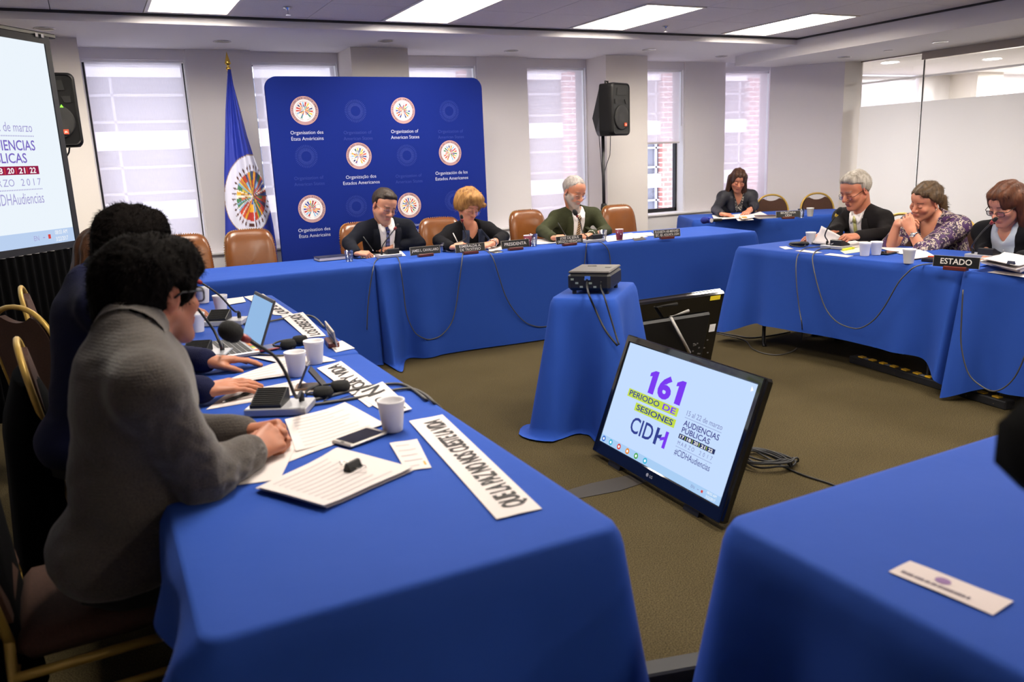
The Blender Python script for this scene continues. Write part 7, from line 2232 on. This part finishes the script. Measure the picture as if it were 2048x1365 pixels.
MB().tube([d * .06, d * .10, d * .20], [.014, .017, .015], 12).build('handle', M_MICB, t, smooth=True)

# ---- right-hand tables
sheet('first small white strip near the far end of the right-hand table', [(1558, 494), (1572, 493), (1587, 498), (1570, 499)], name='card', cat='card', group='small white cards along the right-hand table edge')
sheet('second small white strip near the far end of the right-hand table', [(1590, 502), (1605, 500), (1645, 505), (1630, 507)], name='card', cat='card', group='small white cards along the right-hand table edge')
sheet('third small white strip, below the yellow highlighter', [(1648, 510), (1660, 507), (1707, 512), (1694, 515)], name='card', cat='card', group='small white cards along the right-hand table edge')
sheet('white strip in front of the thick document stack', [(1975, 545), (1990, 542), (2062, 550), (2048, 555)], name='card', cat='card', group='small white cards along the right-hand table edge')
sheet('cream page under the yellow highlighter', [(1680, 502), (1722, 494), (1740, 502), (1690, 508)], m=M_PAPERY, rows=0, group='papers on the right-hand table')
sheet('white pages under the woman in purple', [(1752, 495), (1830, 497), (1862, 508), (1800, 508)], rows=0, z=ZT + .002, th=.002, group='papers on the right-hand table')
sheet('folded white pages left of the ESTADO plate', [(1808, 508), (1850, 505), (1868, 514), (1815, 520)], rows=0, z=ZT + .006, th=.004, curl=.006, group='papers on the right-hand table')
sheet('white pages in front of the grey-haired man', [(1690, 484), (1726, 480), (1752, 490), (1704, 496)], rows=0, z=ZT + .002, group='papers on the right-hand table')
# page being turned by the grey-haired man
q = [ax(1643, 452, 4.86), ax(1681, 472, 4.74), ax(1664, 489, 4.70), ax(1624, 487, 4.82)]
m_ = MB(); cO = sum(q, Vector()) / 4
rws = []
for j in range(7):
    rws.append([(q[0] * (1 - i / 6) * (1 - j / 6) + q[1] * (i / 6) * (1 - j / 6) + q[2] * (i / 6) * (j / 6) + q[3] * (1 - i / 6) * (j / 6)) - cO + Vector((.012 * math.sin(j / 6 * PI), 0, 0)) for i in range(7)])
m_.grid(rws); o = m_.build('paper_sheet', M_PAPER, None, smooth=True, loc=cO); md = o.modifiers.new('thickness', 'SOLIDIFY'); md.thickness = .001
tag(o, 'white page held up and being turned by the grey-haired man', 'paper', 'papers on the right-hand table')
A, B = az(1686, 500, ZT + .008), az(1708, 496, ZT + .008)
t = thing('highlighter', 'yellow highlighter pen lying on a cream page', 'pen', A, 0); MB().tube([(0, 0, 0), (B - A) * .75], .009, 10).build('barrel', mat('highlighter_yellow', '#cfd42a', .4), t, smooth=True); MB().tube([(B - A) * .75, (B - A)], [.0085, .007], 10).build('cap', mat('highlighter_cap', '#b8be1e', .4), t, smooth=True)
phone('dark phone behind the two side-by-side foam cups', [(1758, 503), (1782, 506), (1792, 510), (1764, 509)], M_RUB, M_GLS)
P = az(1872, 522, ZT); t = thing('notebook', 'black notebook left of the ESTADO plate', 'notebook', P, -1.45); MB().box((0, 0, .010), (.11, .15, .02), bev=.003).build('cover', mat('notebook_black', '#101018', .4), t); MB().box((0, .002, .010), (.106, .149, .012)).build('pages', M_PAPER, t)
P = az(1864, 514, ZT + .02); o = MB().box((0, 0, 0), (.012, .05, .012), bev=.004).build('marker_cap', mat('orange_plastic', '#d94a20', .4), None, loc=P, rz=.3); tag(o, 'small orange marker on the folded pages by the ESTADO plate', 'marker')
bs = [(1962, 527), (2010, 516), (2085, 528), (2040, 546)]
sheet('thick bound document at the bottom of the right-hand stack', bs, name='document', cat='document', z=ZT + .016, th=.016, group='document stack at the right edge')
sheet('grey-edged report in the middle of the right-hand stack', [(1958, 524), (2006, 514), (2080, 525), (2034, 541)], name='document', cat='document', z=ZT + .044, th=.006, group='document stack at the right edge')
sheet('loose white pages on top of the right-hand stack', [(1955, 521), (2008, 510), (2075, 522), (2030, 536)], name='document', cat='document', z=ZT + .058, th=.004, curl=.012, group='document stack at the right edge')
m_ = MB(); P = az(2022, 529, ZT + .07); m_.prism([(-.012, 0), (.012, 0), (.003, .018), (-.003, .018)], -.018, .018, R=rotm(PI / 2, 0, 0)); o = m_.build('binder_clip', mat('clip_navy', '#151a30', .35), None, loc=P); tag(o, 'dark binder clip on the right-hand document stack', 'binder clip')

for k_, lb_, dx_ in (('old', 'banquet chair under the grey-haired man in the dark suit', .0), ('auburn', 'banquet chair under the woman at the right edge of the picture', .0)):
    o_ = PEOPLE[k_]['org']; banquet_chair(lb_, o_[0] - .02, o_[1], PI / 2)
p = ax(1906, 452, 5.72); banquet_chair('banquet chair whose gold arched back shows right of the woman in purple', 5.46, p.y, PI / 2 - .08)
# ---- foreground card
o, S, O = sheet('white name card with a purple emblem lying on the foreground table', [(1820, 1123), (2027, 1204), (1986, 1231), (1777, 1144)], name='name_card', cat='card', z=ZT, group=None, m=mat('card_white', '#d0c2be', .8))
m_ = MB(); up_ = Vector((0, 0, .0016)); vs = []
for k in range(20):
    a = 2 * PI * k / 20; vs.append(S(.42 + .075 * math.cos(a), .38 + .17 * math.sin(a)) + up_)
m_.add(vs, [tuple(range(20))[::-1]]); m_.build('emblem', mat('emblem_purple', '#7d5a8c', .7), o)
m_ = MB(); rn = random.Random(6); x = .08
while x < .74:
    w_ = rn.uniform(.008, .022); m_.quad(S(x, .66) + up_, S(x + w_, .66) + up_, S(x + w_, .80) + up_, S(x, .80) + up_); x += w_ + rn.choice((.008, .008, .02))
m_.build('print', mat('card_print', '#5c5060', .8), o)

# ---- pens in hands, watch, bracelet, brooches
def held_pen(label, inf, w, dirv, m=None, L=.14, off=(0, 0, 0)):
    A = V3(w) + Vector(off); pen(label, A, A + Vector(dirv).normalized() * L, m=m, r=.0042)
held_pen('dark pen in the navy-suited man\'s right hand', None, ay(747, 503, 6.28), (-.45, .25, .85))
held_pen('white pen in the blonde woman\'s right hand', None, ay(921, 497, 6.18), (-.35, .15, .9), m=M_PAPER)
held_pen('dark pen in the bearded man\'s right hand', None, ay(1132, 473, 6.22), (-.4, .25, .85))
def on_person(key, builder, name, m, smooth=True):
    root = [o for o in bpy.data.objects if o.type == 'EMPTY' and o.get('category') == 'person' and (Vector(o.location) - Vector(PEOPLE[key]['org'])).length < 1e-4][0]
    mb = MB(); builder(mb, Vector(PEOPLE[key]['org'])); return mb.build(name, m, root, smooth=smooth)
def band(c, axis, r, w=.012, th=.003):
    def f(mb, org):
        a = Vector(axis).normalized(); u = a.orthogonal().normalized(); v = a.cross(u); C = V3(c) - org
        rows = []
        for q, rr in ((-w / 2, r), (-w / 2, r + th), (w / 2, r + th), (w / 2, r), (-w / 2, r)):
            rows.append([C + a * q + (u * math.cos(2 * PI * k / 24) + v * math.sin(2 * PI * k / 24)) * rr for k in range(24)])
        mb.grid(rows, closed=True)
    return f
I = PEOPLE['purple']; ax_v = I['wl'] - I['elL']
cW = I['wl'] - unit(ax_v) * .025
on_person('purple', band(cW, ax_v, .031, .012, .003), 'watch_strap', M_SILVER)
dv = unit(np.array([-.85, -.5, 0])); 
on_person('purple', lambda mb, org: mb.lathe([(.016, 0), (.016, .006), (.0001, .007)], c=V3(cW + dv * .031) - org, R=Vector((0, 0, 1)).rotation_difference(Vector(dv)).to_matrix(), n=18), 'watch_case', M_SILVER)
I = PEOPLE['sweater']; ax_v = I['wl'] - I['elL']
on_person('sweater', band(I['wl'] + unit(ax_v) * .002, ax_v, .034, .010, .003), 'bracelet', M_RED)
I = PEOPLE['blonde']; ax_v = I['wl'] - I['elL']; on_person('blonde', band(I['wl'] - unit(ax_v) * .004, ax_v, .034, .02, .004), 'watch', M_SILVER)
I = PEOPLE['green']; ax_v = I['wl'] - I['elL']; on_person('green', band(I['wl'] - unit(ax_v) * .004, ax_v, .036, .016, .004), 'watch', M_SILVER)
pp = PEOPLE['green']['chest']([-.115], [.16], PEOPLE['green']['fn'], .008)[0]
on_person('green', lambda mb, org: (mb.box(V3(pp) - org, (.012, .008, .012), bev=.003), mb.box(V3(pp) - org + Vector((.016, 0, .002)), (.012, .008, .012), bev=.003)), 'lapel_pin', M_GOLDJ)
# scarf of the blonde woman
I = PEOPLE['blonde']; org = I['org']
for q in (-1, 1):
    rows = []
    for k in range(12):
        t_ = k / 11; u0 = q * (.066 + .02 * t_); w0 = -.02 + .36 * t_
        p = I['chest']([u0 - q * .028, u0 - q * .01, u0 + q * .012, u0 + q * .034], [w0] * 4, I['fn'], .012); rows.append([V3(a - org) for a in p])
    on_person('blonde', lambda mb, og: mb.grid(rows), 'scarf', M_SCARF).modifiers.new('thickness', 'SOLIDIFY').thickness = .012
for key, nm in (('purple', 'earring'), ('grey', 'earring'), ('blonde', 'earring')):
    I = PEOPLE[key]
    for q in (-1, 1):
        c = I['hc'] + I['Hm'] @ np.array([q * .082, -.004, -.042]) * I['hs']
        on_person(key, lambda mb, org: mb.lathe([(.0001, -.005), (.005, -.003), (.0055, .001), (.0001, .005)], c=V3(c) - org, n=12), nm, M_SILVER)
I = PEOPLE['grey']; pp = I['chest']([0.0], [.10], I['fn'], -.012)[0]
on_person('grey', lambda mb, org: mb.lathe([(.0001, -.008), (.009, 0), (.0001, .008)], c=V3(pp) - org, n=12), 'necklace_pendant', M_SILVER)
I = PEOPLE['auburn']
on_person('auburn', lambda mb, org: [mb.lathe([(.0001, -.003), (.005, 0), (.0001, .003)], c=V3(I['chest']([0.004], [w_], I['fn'], -.002)[0]) - org, n=10) for w_ in (.10, .17, .24, .31)], 'blouse_button', M_PAPER)

# ================================================================ things on the carpet
A, B = az(1706, 724, 0), az(2020, 820, 0)
d = B - A; L = d.length
t = thing('power_strip', 'long black power strip with a row of yellow outlets on the carpet', 'power strip', A, math.atan2(d.y, d.x))
MB().box((L / 2, 0, .025), (L, .075, .05), bev=.006).build('housing', M_RUB, t)
for k in range(12): MB().box((L * (.07 + .86 * k / 11), 0, .053), (.045, .036, .010), bev=.002).build('outlet', mat('outlet_yellow', '#d9a91e', .5), t)
m_ = MB()
for k in range(4): m_.box((L * (.11 + .86 * (k * 2 + (k > 1)) / 11), 0, .0505), (.05, .03, .002))
m_.build('label_plate', mat('strip_label', '#75777c', .5), t)
m_ = MB()
for k in range(7): m_.box((L * (.04 + .15 * k), .0385 if False else -.0385, .02), (.006, .002, .006))
m_.build('screw', M_SILVER, t)
P = az(1262, 1362, 0); t = thing('power_strip', 'end of a black power strip on the carpet between the two nearest tables', 'power strip', (P.x + .1, P.y - .05, 0), -.25)
MB().box((0, 0, .025), (.36, .07, .05), bev=.006).build('housing', M_RUB, t); MB().box((-.04, .036, .03), (.008, .003, .008)).build('screw', M_SILVER, t)
# tape and cable under the television
tp = [az(1105, 990, .002), az(1180, 968, .002), az(1262, 950, .002), az(1300, 962, .002), az(1240, 982, .002), az(1130, 1003, .002)]
c = sum(tp, Vector()) / 6; m_ = MB(); m_.add([p - c for p in tp] + [p - c + Vector((0, 0, .002)) for p in tp], [tuple(range(6)), tuple(range(11, 5, -1))] + [(i, (i + 1) % 6, 6 + (i + 1) % 6, 6 + i) for i in range(6)])
tag(m_.build('gaffer_tape', mat('grey_tape', '#2d2823', .7), None, loc=(c.x, c.y, .001)), 'dark gaffer tape stuck to the carpet in front of the lit television', 'tape')
pts = []
rn = random.Random(12); c = az(1535, 930, 0)
for k in range(60):
    a = k * .55; pts.append(Vector((c.x + (.10 + .035 * math.sin(k * .37)) * math.cos(a), c.y + (.13 + .04 * math.cos(k * .53)) * math.sin(a), .012 + .05 * (k % 11) / 11 * (1 if k < 50 else .3))))
pts += [az(1570, 935, .006), az(1610, 952, .006), az(1660, 968, .006), az(1700, 985, .006)]
cable('tangled black cables behind the lit television', pts, .005, M_RUB)
cable('black cable trailing over the carpet by the turned-away television', [az(1425, 662, .006), az(1450, 668, .006), az(1475, 672, .006), az(1500, 676, .006), az(1540, 672, .006), az(1580, 664, .006)], .006, M_RUB)
m0 = Vector(pj.location); Rj = Matrix.Rotation(math.radians(24), 3, 'Z')
Rj = Matrix.Rotation(math.radians(-46.8), 3, 'Z'); q0 = m0 + Rj @ Vector((-.005, -.152, .085)); q1 = m0 + Rj @ Vector((.07, -.15, .07))
cable('black cable drooping from the projector to the television, left of two', [q0, q0 + Rj @ Vector((0, -.012, -.03)), az(1178, 590, .79), ay(1190, 618, 3.50), ay(1210, 660, 3.42), ay(1235, 692, 3.35)], .006, M_RUB)
cable('black cable drooping from the projector to the television, right of two', [q1, q1 + Rj @ Vector((0, -.012, -.03)), az(1208, 592, .78), ay(1218, 625, 3.42), ay(1230, 665, 3.38), ay(1238, 690, 3.34)], .005, M_RUB)
# ---- photographer's camera at the right edge, on its own tripod just outside the picture
cp_ = dp(2078, 905, .78)
t = thing('video_camera', 'blurred black camera body cut off by the right picture edge', 'camera', (cp_[0], cp_[1], 0), math.radians(-28))
zc_ = float(cp_[2])
MB().box((.045, 0, zc_ - .005), (.125, .14, .098), bev=.028).build('body', mat('camera_black', '#040404', .95, spec=.05), t, smooth=True)
MB().tube([(.03, -.05, zc_ + .045), (.03, 0, zc_ + .062), (.03, .05, zc_ + .045)], .014, 10).build('hand_strap', mat('tan_strap', '#6a5140', .8), t, smooth=True)
MB().cyl((.10, 0, 0.42), (.10, 0, zc_ - .05), .016, 12).build('tripod_column', M_RUB, t)
for k in range(3):
    a = 2 * PI * k / 3; MB().tube([(.10, 0, .62), (.10 + .22 * math.cos(a), .22 * math.sin(a), 0.0)], .011, 8).build('leg', M_RUB, t)
